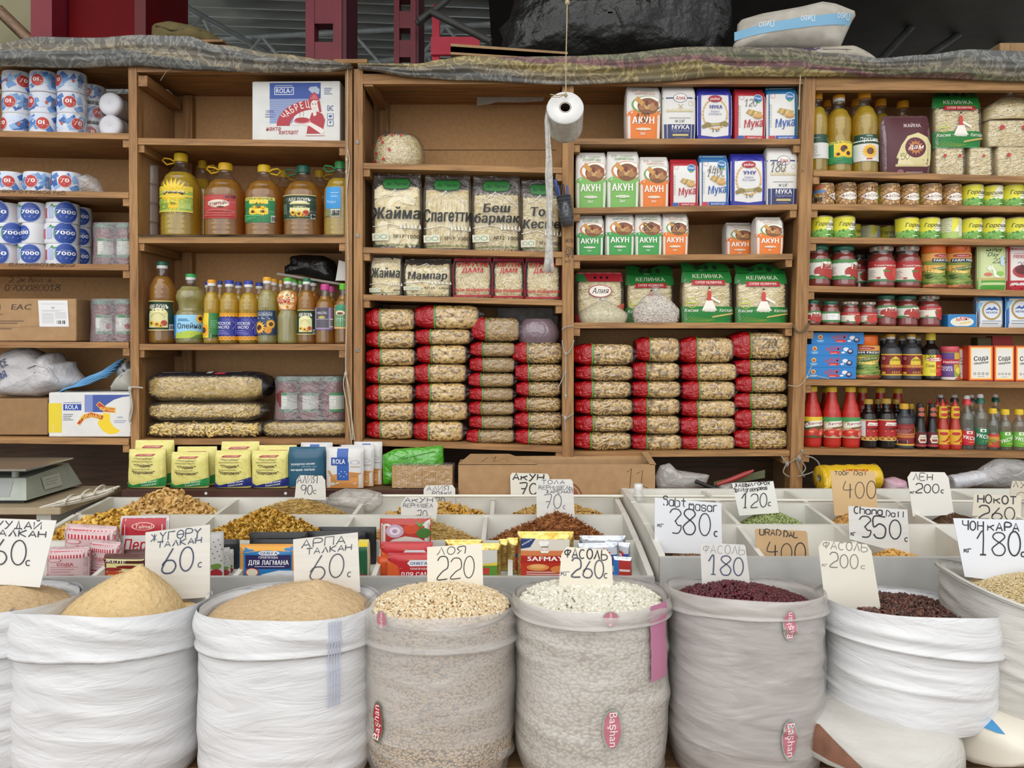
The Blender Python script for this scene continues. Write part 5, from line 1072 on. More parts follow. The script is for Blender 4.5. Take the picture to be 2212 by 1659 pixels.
def N_emgek(words,no,ys,small=False,gram='1000'):
    def fn(g):
        bk = '#151513'
        if not small: 
            g.poly([(.2,.9),(.26,.96),(.74,.96),(.8,.9),(.74,.81),(.5,.79),(.26,.81)],'#14301c').poly([(.22,.9),(.27,.95),(.73,.95),(.78,.9),(.73,.82),(.5,.805),(.27,.82)],'#23722f'); g.text('Ак Эмгек',.5,.855,.05,'#123018',.44,.004,shear=.3)
        mt = [(.12,.64),(.24,.72),(.28,.69),(.48,.8),(.6,.71),(.66,.74),(.92,.6)]; y0 = 0 if not small else .1
        g.line([(x,y+y0) for x,y in mt],.0022,'#efece2'); g.line([(.4,.73+y0),(.48,.79+y0),(.46,.7+y0),(.52,.74+y0)],.0022,'#efece2'); g.line([(x,y+.008+y0) for x,y in mt],.0008,bk)
        for (w_,y,h_,wd) in words: g.text(w_,.5,y,h_,bk,wd,.035,shear=.12)
        yt_ = ys; g.line([(.04,yt_),(.4,yt_+.035),(.7,yt_-.015),(.97,yt_-.035)],.002,'#ece8da').line([(.04,yt_-.012),(.4,yt_+.023),(.7,yt_-.027),(.97,yt_-.047)],.0009,bk)
        for q in range(6): x = .58+.07*q; hh = .07-.006*q; g.poly([(x,yt_-.02),(x+.025,yt_+hh),(x+.05,yt_-.03)],'#e8e4d4'); g.line([(x,yt_-.02),(x+.025,yt_+hh),(x+.05,yt_-.03)],.0008,bk)
        g.rect(.03,ys-.19,.36,ys-.09,'#d6d4bc').ring(.26,ys-.14,.07,.03,.2,'#3a8a68').ring(.12,ys-.14,.06,.025,.2,'#7a9a88'); g.text(no,.56,ys-.16,.05,bk,.22,.008); g.text(gram,.84,ys-.165,.05,bk,.24,.008)
        g.text('Нонов продукциясы Ак Эмгек',.5,.03,.035,'#1f5a2a',.9,.02,shear=.3,arc=.01)
    return fn
def N_uluttuk(g): g.text('УЛУТТУК',.5,.78,.12,'#c2272d',.8,.03,shear=.1).text('ДААМ',.5,.63,.12,'#c2272d',.55,.03,shear=.1).text('Аксы бешбармагы',.5,.16,.085,'#c2272d',.92,.025).rect(.0,.02,1,.07,'#a8323a').text('улуттук тамак',.5,.09,.035,'#c2272d',.4); [g.poly([(.0,.93+.0),(1,.93),(1,1),(0,1)],'#a83a48')]; g.rect(.97,.08,1,.92,'#b0505c').rect(0,.08,.03,.92,'#b0505c')
def N_kelin(g):
    gn = '#1f7a32'; g.rect(0,.78,1,1,gn).rect(0,.0,1,.31,gn).rect(0,0,1,.03,'#2a8a3e')
    g.text('КЕЛИНКА',.5,.86,.08,'#d5d8c0',.62,.012); g.poly([(.16,.72),(.2,.77),(.16,.82),(.84,.82),(.8,.77),(.84,.72)],'#a8242c'); g.text('СУПЕР КЕЛИНЧЕК',.5,.75,.045,'#f0e4d6',.52,.014)
    g.poly([(.46,.4),(.54,.4),(.535,.58),(.5,.64),(.465,.58)],'#c23a2c').ell(.5,.63,.02,.025,'#e0b896').ell(.5,.66,.022,.02,'#2c1a14').poly([(.36,.24),(.64,.24),(.56,.42),(.44,.42)],'#e9e5da').ell(.5,.245,.15,.03,'#dedacd').poly([(.54,.5),(.72,.4),(.7,.37),(.53,.46)],'#ece8de')
    g.ring(.17,.38,.1,None,.1,'#b8c832').rect(.1,.37,.24,.39,'#b8c832'); g.text('Кесме · Лапша · Китлап',.5,.205,.06,'#e6ecd8',.92,.008,shear=.2)
    for q in range(9): g.poly([(.55+.045*q,.1+.008*q),(.6+.045*q,.135+.008*q),(.63+.045*q,.11+.008*q),(.58+.045*q,.09+.008*q)],'#cdb86a'); g.line([(.04+.05*q,.02),(.14+.06*q,.12-.008*q)],.0012,'#a8b84a')
def N_kelin_top(t,w,h): pass
def N_aliya(g): g.rect(0,.84,1,1,'#a8222e').poly([(0,.84),(.25,.84),(.15,1),(0,1)],'#2a7a3c'); [g.ell(.4+.13*q,.92,.03,.03,'#2a0f12') for q in range(3)]; g.ell(.5,.64,.24,.13,'#a8222e',26).ell(.5,.64,.22,.115,'#ece6da',26); g.text('Алия',.5,.59,.11,'#3a2430',.34,.012,shear=.25); g.poly([(.7,.25),(.9,.12),(1,.2),(1,.4),(.85,.35)],'#b05038'); g.rect(0,0,.12,.16,'#a8222e')
def N_zhaima(g): g.rect(0,0,1,1,'#4c1420'); g.text('ЖАЙМА',.62,.82,.06,'#e0d0c8',.36,.008); g.poly([(.3,.16),(.95,.16),(.98,.52),(.9,.64),(.72,.72),(.5,.66),(.36,.5),(.26,.3)],'#d2c692').poly([(.24,.14),(.9,.14),(.9,.18),(.24,.18)],'#c8ba84').poly([(.3,.3),(.62,.36),(.6,.17),(.28,.17)],'#ddd2a4'); g.ell(.64,.46,.21,None,'#5c1a2a',22); flower(g,.64,.46,.16,'#b8743a','#5c1a2a',12); g.text('дам',.64,.43,.08,'#eee2d8',.3,.012,shear=.3); g.hand('50',.34,.5,.26,.36,'#5a5240',.0016); g.ell(.34,.05,.07,.045,'#8a5a68'); lines(g,.45,.8,(.04,),'#b09a98',.012)
# ---- pasta bags with red ends, lying in stacks
def pasta_kinds():
    K = {}
    sh = [mot('#c29c54','#cfaa66',80,.5),mot('#b38c45','#c09b56',80,.5),mot('#d2b06c','#dcbc7c',80,.5)]
    core = mot('#7a5c2a','#8a6a34',80,.7)  # darker core stands in for shade between the pasta pieces
    SP = {'penne': ([PEN],110),'elbow': ([tpl_tube(arc(.0095,190,6),.0048,7)],120),'angel': ([VRM],420),'twist': ([tpl_tube(arc(.008,150,4),.0026,6),tpl_tube([(-.014,0,0),(.014,0,0)],.0026,6)],170),
          'horn': ([tpl_tube(arc(.012,100,4),.0028,6)],170),'tube': ([tpl_tube([(-.011,0,0),(.011,0,0)],.0055,8)],100),'curl': ([tpl_tube(arc(.0075,210,6),.0036,7)],150),'ring': ([tpl_tube(arc(.004,180,3),.0026,6)],300)}
    redp = clear('red_printed_film',tint='#000000',haze=1.,haze_col='#9c0a14',gloss=.35,rough=.2,bscale=34,bst=1.)
    grn = ink('#4d8f2e',.4); L_,H_,D_ = .19,.078,.15
    for nm,(tp,n) in SP.items():
        for var in (0,1):
            sd = hash_(nm)+var; wb = Wob(sd,6,12,40); ur = .27+.03*var
            def ring(u,o=0.,nn=26):
                e = 4.6; s_ = .7+.3*min(1,u*5)**.8 if u < .3 else 1-.16*max(0,(u-.8)/.2)**2; out = []
                for q in range(nn):
                    a = 6.2832*q/nn; c,s = math.cos(a),math.sin(a); f = (abs(c)**e+abs(s)**e)**(-1/e); k = .003*wb(a*.02,u*.12)+(.0042*math.sin(a*7+sd)*math.sin(u*9+a)*max(0,1-u/.3)+.004*wb(a*.05,u*.2)*(u < .28))
                    out.append(((u-.5)*L_,D_/2+(D_/2*s_+o+k)*f*s,H_/2+(H_/2*s_+o+k)*f*c*(1 if c > 0 else .97)))
                return out
            r = MB(); us = [0,.015,.04,.08,.12,.16,.2,.24,ur]; r.grid([ring(u) for u in us],redp,True,closed=True)
            c0 = ring(0.); pl = [(-.5*L_+.006,D_/2+(p[1]-D_/2)*.25,H_/2+(p[2]-H_/2)*.25) for p in c0]; r.grid([pl,c0],redp,True,closed=True); r.add(pl,[tuple(range(len(pl)))],redp)
            g = MB(); g.grid([ring(ur,.0006),ring(ur+.025,.0006)],grn,True,closed=True)
            f = MB(); fu = [ur+.02+(1-ur-.02)*q/9 for q in range(10)]; f.grid([ring(u) for u in fu],FILM(),True,closed=True); e_ = ring(1.); f.add(e_,[tuple(range(26))],FILM())
            tail = [(L_*.5+.02*abs(math.sin(q*.5)),D_*.5+(p[1]-D_/2)*.8,H_*.55+(p[2]-H_/2)*.25) for q,p in enumerate(e_)]; f.grid([e_,tail],FILM(),True,closed=True)
            # filling
            rng = np.random.default_rng(sd); C = MB(); C.grid([ring(u,-.006) for u in fu],core,True,closed=True); A = np.array(C.v); Q = np.array(C.f); Vs,Qs,Ms,o = [A],[Q],[np.zeros(len(Q),int)],len(A)
            for t_ in tp:
                m = n//len(tp); P = []
                for _ in range(m):
                    u = rng.uniform(ur+.05,.96); a = rng.uniform(-2.75,-.25) ; rr = ring(u,-.0055,26); q = int(((a % 6.2832)/6.2832)*26) % 26; P.append(rr[q])
                X_,Y_ = scatter(t_[:2],np.array(P),rotm(rng,m,.4),rng.uniform(1.05,1.35,m)); yy,zz = (X_[:,1]-D_/2)/(D_/2),(X_[:,2]-H_/2)/(H_/2); uu = X_[:,0]/L_+.5; ss = (1-.16*np.clip((uu-.8)/.2,0,1)**2)*.965; f_ = (np.abs(yy)**4.6+np.abs(zz)**4.6)**(1/4.6)/ss; k_ = np.where(f_ > 1,1/f_,1.); X_[:,1] = D_/2+yy*k_*D_/2; X_[:,2] = H_/2+zz*k_*H_/2; X_[:,0] = np.clip(X_[:,0],(ur+.03-.5)*L_,.48*L_); Vs.append(X_); Qs.append(Y_+o); o += len(X_); Ms.append(np.repeat(rng.integers(1,4,m),len(t_[1])))
            K[nm,var] = (r.mesh('red_end'),g.mesh('green_band'),f.mesh('film_window'),big_mesh('pasta_filling',np.vstack(Vs),np.vstack(Qs),[core]+sh,np.concatenate(Ms)))
    return K
def hash_(s): return sum(ord(c)*(i+3) for i,c in enumerate(s)) % 9999
PK = pasta_kinds()
ORD = ['bottom','second lowest','third from bottom','fourth from bottom','fifth from bottom','sixth from bottom','seventh from bottom','eighth from bottom']
def pasta_stack(kind,desc,ys,x0,x1,xs=None,d=3.07,price=None):
    """ys: rows of the boundaries, top first; stacked from the shelf up"""
    n = len(ys)-1; rng = random.Random(hash_(kind)+5)
    for i in range(n):
        yt,yb = ys[n-1-i],ys[n-i]; a,b = (xs or {}).get(n-1-i,(x0,x1)); a += rng.uniform(-2,2); b += rng.uniform(-3,3); z0,z1 = PZ(yb,d),PZ(yt,d); w = (b-a)*d/F
        where = ORD[i] if i < n-1 else 'topmost'
        t = thing('pasta_bag',f'red-ended clear bag of {desc}, {where} of its stack','pasta',(PX((a+b)/2,d),d,z0),rng.uniform(-.03,.03),f'stack of {desc} bags')
        t.scale = (w/.195,1,(z1-z0)/.0765)
        ms = PK[kind,(i+n) % 2]
        for nm,me in zip(('red_end','green_band','film_window','pasta_filling'),ms):
            o = link(me,nm,o if nm == 'green_band' else t)
            if nm == 'pasta_filling': o['kind'] = 'stuff'
        if price and i in price:
            mb = MB(); g = G(mb,lambda u,v,o: (.0+u*.055,-.0015-o-.002*math.sin(v*3),.034+v*.026),.055,.026); g.hand(price[i],0,1,0,1,'#2c2a26',.0014,.3); mb.obj('handwriting',t)
# ================================================================ BAY OF TOILET ROLLS
def roll(px0,px1,yb,yt,d,label,fn,name='toilet_roll',group='toilet rolls',z=None,rz=0):
    w = (px1-px0)*d/F; zb = z; h = PZ(yt,d)-PZ(yb,d); t = thing(name,label,'toilet roll',(PX((px0+px1)/2,d),d+w/2,zb),rz,group)
    B = Body(w*.99,h*.985,w*.99,2.2,lambda v: .96+.04*math.sin(3.14*min(1,max(0,v*1.0))),wob=.0008,seed=int(px0),ang=3.1)
    mb = MB(); B.shell(mb,mot('#d2d3d8','#e0e1e4',30,.5,bs=.2),28,[i/8 for i in range(9)]); fn(B.print(mb,0,1,.03,.97,.45,sub=9,base=.0006)); mb.obj('wrapped_roll',t)
    mb = MB(); mb.lathe([(w*.2,h*.97),(w*.2,h*.99),(.001,h*.985)],ink('#b8b8bc'),14,cap=False); mb.obj('twist_end',t); return h*.99
def P_70(v,flip=False):
    def fn(g):
        r = random.Random(v); g.rect(0,0,1,1,'#d4d8e2')
        for q in range(15): x,y = r.uniform(0,.85),r.uniform(.2,.85); g.inc = .3; g.poly([(x,y),(x+r.uniform(.08,.2),min(.98,y+r.uniform(.1,.3))),(x+r.uniform(.15,.3),y-r.uniform(0,.15)),(x+.06,y-.2)],r.choice(['#4a78bc','#6a96cc','#3460a6','#88aedb','#c4d3e8']))
        c = [.3,.62,.8,.5][v % 4]; g.ell(c-.36 if c > .45 else c+.4,.5,.03,.1,'#c05a3a')
        g.ell(c,.52,.15,None,'#e4d6d2',20).ell(c,.52,.14,None,'#b5342e',20); g.text('70' if not flip else '0L',c,.46,.2,'#eee8e4',.2,.03); g.rect(c-.09,.36,c+.09,.39,'#dcb8b0')
        for q in range(4): g.rect(.06+.025*q if c > .5 else .8+.025*q,.2,.075+.025*q if c > .5 else .815+.025*q,.8,'#5a7098',1,2)
    return fn
z = zs('1a',100); tr_ = ['upper','middle','lower']
for row,(ya,yb) in enumerate(((232,279),(185,231),(138,184))):
    for c,(a,b) in enumerate(((-10,50),(50,110),(110,168))):
        roll(a,b,yb,ya,3.10,f'blue toilet roll, {["bottom", "middle", "top"][row]} row on the top shelf, {["cut by picture edge", "middle column", "by the clear wrap"][c]}',P_70(row*3+c,(row+c) % 2),group='toilet rolls in the top shelf pack',z=z+row*.0875)
    roll(158,212,yb-4,ya+6,3.20,f'blue toilet roll half hidden behind the front pack, {["bottom", "middle", "top"][row]} row of three',P_70(row+1),group='toilet rolls in the top shelf pack',z=z+row*.0845)
mb = MB(); w_ = Wob(3,7,20,60); mb.grid([[(PX(168+i*5,3.10)+.006*w_(i,j),3.095+i*.010+.012*w_(i*.02,j*.03),z+.002+j*.03) for i in range(9)] for j in range(8)],FILM(),True); tag(mb.obj('clear_wrap'),'crinkled clear plastic wrap at the side of the top toilet roll pack','plastic wrap')
for q,(ya,yb) in enumerate(((244,284),(200,243))):
    d = 3.16; r = (262-211)/2*d/F; t = thing('cup_stack',['lower','upper'][q]+' of two sleeved stacks of white foam cups seen end on','cups',(PX(237,d),d,z+r+q*r*1.9),0,'sleeved cup stacks')
    mb = MB(); w = mot('#cfcfd6','#dddde2',10,.5)
    mb.lathe([(.001,0),(r*.55,-.006),(r*.86,-.004),(r*.98,.004),(r,.02),(r,.19),(r*.9,.2),(.001,.2)],w,28,cap=False); mb.move(Matrix.Rotation(R(-90),4,'X')); mb.obj('foam_cup',t)
    mb = MB(); mb.lathe([(r*1.01,.012)]+[(r*1.02+.002*math.sin(i*2.1),.02+.011*i) for i in range(16)],FILM(),20,cap=False); mb.move(Matrix.Rotation(R(-90),4,'X')); mb.obj('clear_sleeve',t)
z = zs('1b',100)
for c,(a,b) in enumerate(((-22,35),(36,97),(98,158))): roll(a,b,408,362,3.09,'blue and white toilet roll of the single row, '+['at the edge of the picture','reading 70 in a red disc','beside crumpled clear plastic'][c],P_70(c*2+1,c == 0),group='toilet rolls of the single row',z=z)
t,S = lump('crumpled_plastic','crumpled clear plastic left beside the single row of toilet rolls','plastic wrap',[(160,411),(158,372),(178,366),(196,376),(205,400),(208,411)],3.11,.05,clear('crumpled_film',haze=.3,gloss=.4,rough=.15,bscale=40,bst=1),8,wob=.03,k=(20,60)); mb = MB(); mb.tube([S(170,380,.002),S(190,390,.002),S(200,405,.002)],.0012,FILM()); mb.obj('fold',t); t.location.z = z+.001
def P_7000(sh):
    def fn(g):
        g.rect(0,0,1,1,'#d3d4d8'); g.ell(.62+sh,.5,.24,None,'#8fa0cc',24).ell(.62+sh,.5,.225,None,'#27489a',24); g.text('7000',.62+sh,.43,.2,'#eceef4',.4,.03); lines(g,.5+sh,.76+sh,(.3,.24),'#9aaad0',.03); g.rect(.5+sh,.68,.74+sh,.7,'#9aaad0')
        g.rect(.12+sh,.2,.2+sh,.72,'#b8545c').rect(.24+sh,.2,.36+sh,.8,'#a8b2d4'); g.poly([(.28+sh,.8),(.33+sh,.95),(.38+sh,.82),(.46+sh,.86),(.38+sh,.74)],'#3f8a48'); g.rect(.4+sh,.3,.43+sh,.6,'#5a9a60')
    return fn
z = zs('1c',100); hh = .0835
for row in range(3):
    xs_ = [(-52,24,-.1),(25,84,-.02),(84,150,.12)] if row != 1 else [(-30,36,.1),(36,84,-.3),(80,148,.12)]
    for c,(a,b,sh) in enumerate(xs_): roll(a,b,567-45*row,522-45*row,3.085,f'white toilet roll with blue 7000 disc, {["bottom", "middle", "top"][row]} row, {["cut by the picture edge", "in the middle", "at the end of the row"][c]}',P_7000(sh),group='toilet rolls with blue discs',z=z+row*hh)
    roll(130,182,563-44*row,520-44*row,3.18,f'white toilet roll with blue disc tucked behind the front stack, {["bottom", "middle", "top"][row]} row',P_7000(.1),group='toilet rolls with blue discs',z=z+row*.083)
def jarpack(k,x0,x1,yt,nfront,label,d=3.09,rows=2,seed=1,z=None):
    """jars of tomato paste shrink-wrapped together: one thing"""
    p,w,h = spot(k,x0,x1,yt,d); jw = w/nfront; t = thing('jar_pack',label,'jar pack',(p[0]-w/2,d,z or p[2]),0,'shrink-wrapped packs of sauce jars')
    if z: h = PZ(yt,d)-z
    f,e = PF['jar']
    for r in range(rows):
        for i in range(nfront):
            c = (jw*(i+.5),jw*(r+.5)); mb = MB(); mb.lathe([(jw*.48*f(v),h*.9*v) for v in [q/16 for q in range(17)]],mot('#5d1a1c','#6c2224',10,.25),22,c); j = mb.obj('jar',t)
            mb = MB(); mb.lathe([(jw*.41,h*.885),(jw*.42,h*.9),(jw*.42,h*.98),(jw*.3,h)],ink('#2f6b50',.35),22,c); mb.obj('lid',j)
            if r == 0:
                B = Body(jw*.965,h*.9,jw*.965,2,f,ang=2.8); mb = MB(); S = B.front(); off = (.0)
                g = G(mb,lambda u,v,o: (lambda q: (q[0]+c[0],q[1]+c[1],q[2]))(S(.42+u*.52-.5*(i % 2)*.2,.2+.5*v,o+.0006)),jw*.7,h*.45,sub=7)
                g.rect(0,0,1,1,'#b9bcb4').rect(0,0,1,.14,'#3f7a52').rect(0,.86,1,1,'#3f7a52'); g.rect(.1,.3,.4,.75,'#cdcfc8'); lines(g,.12,.38,(.35,.45,.55,.65),'#8a8a84',.02); g.ell(.75,.4,.16,None,'#a02a28') if seed % 2 else None; mb.obj('label',j)
    mb = MB(); B = Body(w*1.03,h*1.01,jw*rows*1.03,5,lambda v: 1-.03*math.sin(3.14*v)-(.04 if v > .96 else 0),wob=.002,seed=seed); B.shell(mb,clear('shrink_film',haze=.22,haze_col='#b9b0b4',gloss=.4,rough=.12,bscale=30,bst=.8),40,[i/10 for i in range(11)])
    for q in range(len(mb.v)): mb.v[q] = (mb.v[q][0]+w/2,mb.v[q][1]+jw*rows/2,mb.v[q][2])
    mb.obj('shrink_film',t); return t
jarpack('1c',192,285,481,2,'shrink-wrapped pack of sauce jars beside the blue disc toilet rolls',seed=2)
jarpack('1d',187,284,646,2,'shrink-wrapped pack of sauce jars beside the brown carton with white sticker',seed=3)
kraft = mot('#9c7a54','#a8865f',30,.8); kraftd = mot('#8a6a47','#96744f',30,.85)
def carton(k,x0,x1,yt,label,fn=None,m=None,dep=.28,d=3.08,name='carton',rz=0,z=None,cat='box',group=None,sub=0):
    p,w,h = spot(k,x0,x1,yt,d)
    if z is not None: p = (p[0],p[1],z); h = PZ(yt,d)-z
    t = thing(name,label,cat,p,rz,group); m = m or kraft
    mb = MB().rbox(-w/2,w/2,0,dep,0,h,m,min(.003,h*.05))
    if fn: g = G(mb,lambda u,v,o: (-w/2+u*w,-o-.0003,v*h),w,h,.55); fn(g)
    mb.obj('body',t); MB().box(-w/2+.002,w/2-.002,dep*.5-.02,dep*.5+.02,h-.0002,h+.0006,mot('#b39468','#bfa078',10,.4)).obj('tape',t); return t,w,h
def D_sticker(g):
    g.text('EAC',.47,.74,.13,'#4a3524',.2,.02,shear=.15); g.ring(.18,.8,.1,None,.12,'#5a412c').poly([(.12,.8),(.18,.86),(.25,.8),(.18,.76)],'#5a412c'); lines(g,.02,.3,(.62,.55),'#6a4e36',.02); lines(g,.05,.5,(.46,.41,.28),'#6a4e36',.025); g.text('1,0 кг',.1,.07,.05,'#5a412c'); g.line([(0,.36),(.4,.32),(.66,.36)],.001,'#84643f')
    g.poly([(.5 if 0 else .87-.35,0)]*3,'#9c7a54')
t,w,h = carton('1d',-60,163,645,'brown carton with EAC mark and white sticker beside the wrapped jars',D_sticker,dep=.27); t.rotation_euler.z = .03
mb = MB(); a0 = PX(82,3.08)-t.location.x; g = G(mb,lambda u,v,o: (a0+u*.116+(1-v)*.006,-.0012-o,h*.34+v*h*.62),.116,h*.62); g.rect(0,0,1,1,'#d9d8d8'); lines(g,.1,.9,(.86,.62,.58),'#9a9aa4',.012); g.text('EAC',.5,.68,.08,'#44444c',.12,.01)
for q in range(9): g.rect(.1,.14+.045*q,.5,.155+.045*q,'#b0b0b6').rect(.55,.3+.03*q,.92,.31+.03*q,'#b8b8be')
barcode(g,.58,.08,.9,.26); mb.obj('white_sticker',t)
for lab,x0,x1,yt,yb,key,s_ in (('Б а к а й 5 0 1 8 0 2 0 2'.replace(' ',''),20,160,567.5,574.5,None,1),('809 0770606765',4,140,408.5,416.5,None,2)):
    mb = MB(); g = G(mb,lambda u,v,o: (PX(x0+(x1-x0)*u,DS),DS-.0008-o,PZ(yb+(yt-yb)*v+(1.5*u if s_ == 1 else 4*u),DS)),(x1-x0)*DS/F,(yb-yt)*DS/F); g.hand(lab,0,1,.1,.9,'#33231a',.0016); mb.obj('handwriting',U1)
mb = MB(); g = G(mb,lambda u,v,o: (PX(10+118*u,DB),DB-.0008-o,PZ(628-30*v,DB)),118*DB/F,30*DB/F); g.hand('0700080018',0,1,0,.42,'#3c2a1c',.002).hand('2.2к Ваиза',.08,.85,.6,.95,'#3c2a1c',.002); mb.obj('handwriting',U1)
for x0,ln in ((1219,[('Натуа',516,524),('706',533,541),('5269',542,550),('97',551,558),('киз',560,568)]),):
    mb = MB(); g = G(mb,lambda u,v,o: (PX(x0+20*u,DS),DS-.005-o,PZ(570-60*v,DS)),20*DS/F,60*DS/F)
    for s_,a,b in ln: g.hand(s_,.1,.95,(570-b)/60,(570-a)/60,'#2e2118',.0016)
    mb.obj('handwriting',U2)
# bottom shelves of the first bay
z = zs('1e',100)
t,w,h = carton('1e',-60,103,862,'plain brown carton under the bundle of white plastic bags',None,kraftd,.26,3.09)
def D_lapsha(g):
    g.rect(0,.1,.16,.76,'#dcc42a'); g.rect(.44,.56,1,.95,'#3c4f96'); g.rect(.44,.56,.54,.95,'#7885b8'); g.poly([(.66,.5),(.7,.72),(.8,.84),(.9,.9),(1,.92),(1,.1),(.8,.08)],'#d5d4d0'); g.poly([(.62,.46),(.6,.3),(.66,.14),(.74,.06),(.82,.08),(.88,.14),(.8,.22),(.75,.36),(.75,.52),(.68,.54)],'#e3c522')
    g.rect(.18,.6,.4,.74,'#27459a').text('ROLA',.28,.625,.1,'#eceef4',.16,.006); lines(g,.18,.4,(.77,),'#6a78a8',.012)
    def banner(p,t_,a): g.poly(p,'#e2b53a'); g.poly([(sum(q[0] for q in p)/len(p)+(x-sum(q[0] for q in p)/len(p))*.95,sum(q[1] for q in p)/len(p)+(y-sum(q[1] for q in p)/len(p))*.84) for x,y in p],'#b5352c')
    g.poly([(.34,.3),(.42,.5),(.52,.56),(.68,.48),(.66,.38),(.52,.45),(.44,.4),(.38,.26)],'#e2b53a').poly([(.35,.31),(.43,.49),(.52,.545),(.67,.475),(.655,.39),(.52,.46),(.435,.41),(.38,.28)],'#b5352c'); g.text('ЯИЧНАЯ',.515,.37,.085,'#ecd23a',.26,.014,arc=.06,rot=3)
    g.poly([(.58,.72),(.62,.8),(.7,.68),(.82,.66),(.82,.54),(.68,.56)],'#e2b53a').poly([(.59,.72),(.62,.78),(.7,.665),(.81,.645),(.81,.555),(.685,.57)],'#b5352c'); g.text('лапша',.72,.59,.08,'#ecd23a',.2,.014,rot=-8); g.text('100%',.87,.42,.045,'#5a64a0'); lines(g,.8,.95,(.36,.32),'#7a84b0',.014); lines(g,.18,.3,(.5,.46,.42,.38),'#6a6a70',.014); g.text('ROLA',.07,.2,.05,'#efe6a8',.08,rot=90)
carton('1e',105,282,848,'white carton with yellow, blue and red banner print beside the shelf post',D_lapsha,mot('#cfceca','#dad9d5',20,.6),.26,3.075)
zt = PZ(862,3.09)
wb_ = mot('#b4b2b4','#cbc9ca',9,.42,bs=1.,bd=.03)
t,S = lump('plastic_bag_bundle','crumpled bundle of white plastic bags on the plain brown carton','plastic bags',[(-40,862),(-30,770),(10,755),(40,756),(68,775),(80,766),(104,767),(108,786),(135,788),(138,805),(160,828),(148,845),(110,850),(60,866),(10,864)],3.1,.09,wb_,15,wob=.055,k=(14,45)); t.location.z = zt+.002
mb = MB(); g = G(mb,lambda u,v,o: S(-6+u*22,830-v*52,.003+o),.04,.1); g.text('СЕ',.5,.62,.3,'#3c4a7a',1,.02,rot=25).text('АЯ',.4,.12,.3,'#3c4a7a',1,.02,rot=25); mb.obj('blue_print',t)
MB().tube([S(52,800,.004),S(80,792,.006),S(104,800,.004),S(120,830,.003)],.004,wb_).obj('fold_ridge',t)
zt = PZ(848,3.08)
bl = mot('#4f88b4','#6ba2cb',12,.7,bs=.3)
for q in range(7):
    o = tag(MB().grid([[(PX(132+q*4+i*14.5,3.12)+.0,3.10+q*.007+j*.035,zt+.003+.005*q+.0155*i*(.55+.06*q)*(1 if i else .2)+.004*math.sin(i*1.3+q)) for i in range(8)] for j in range(2)],bl,True).obj('face_mask'),'pale blue pleated face mask in the bunch on the white banner carton','face mask','bunch of face masks')
    so = o.modifiers.new('thickness','SOLIDIFY'); so.thickness = .0035
t,S = lump('bag_sleeve','grey folded sleeve of thin bags on the white banner carton','plastic bags',[(226,848),(228,836),(240,818),(262,800),(282,792),(288,848)],3.12,.06,mot('#a8a79e','#bbbab0',14,.55,bs=.4),17,wob=.02); t.location.z = zt+.001; MB().tube([S(234,838,.003),S(260,812,.004),S(280,800,.003)],.0025,wb_).obj('fold_ridge',t)
t,S = lump('folded_wrapper','crumpled grey and navy wrapper above the folded grey sleeve','plastic bags',[(242,800),(239,786),(256,772),(268,766),(276,782),(296,778),(310,784),(308,798),(270,806)],3.14,.04,mot('#8f9094','#a5a6a8',18,.5,bs=.5),19,wob=.03,k=(20,50)); t.location.z = zt+.05; MB().tube([S(258,776,.003),S(270,790,.003)],.004,ink('#2c3350')).obj('navy_stripe',t)
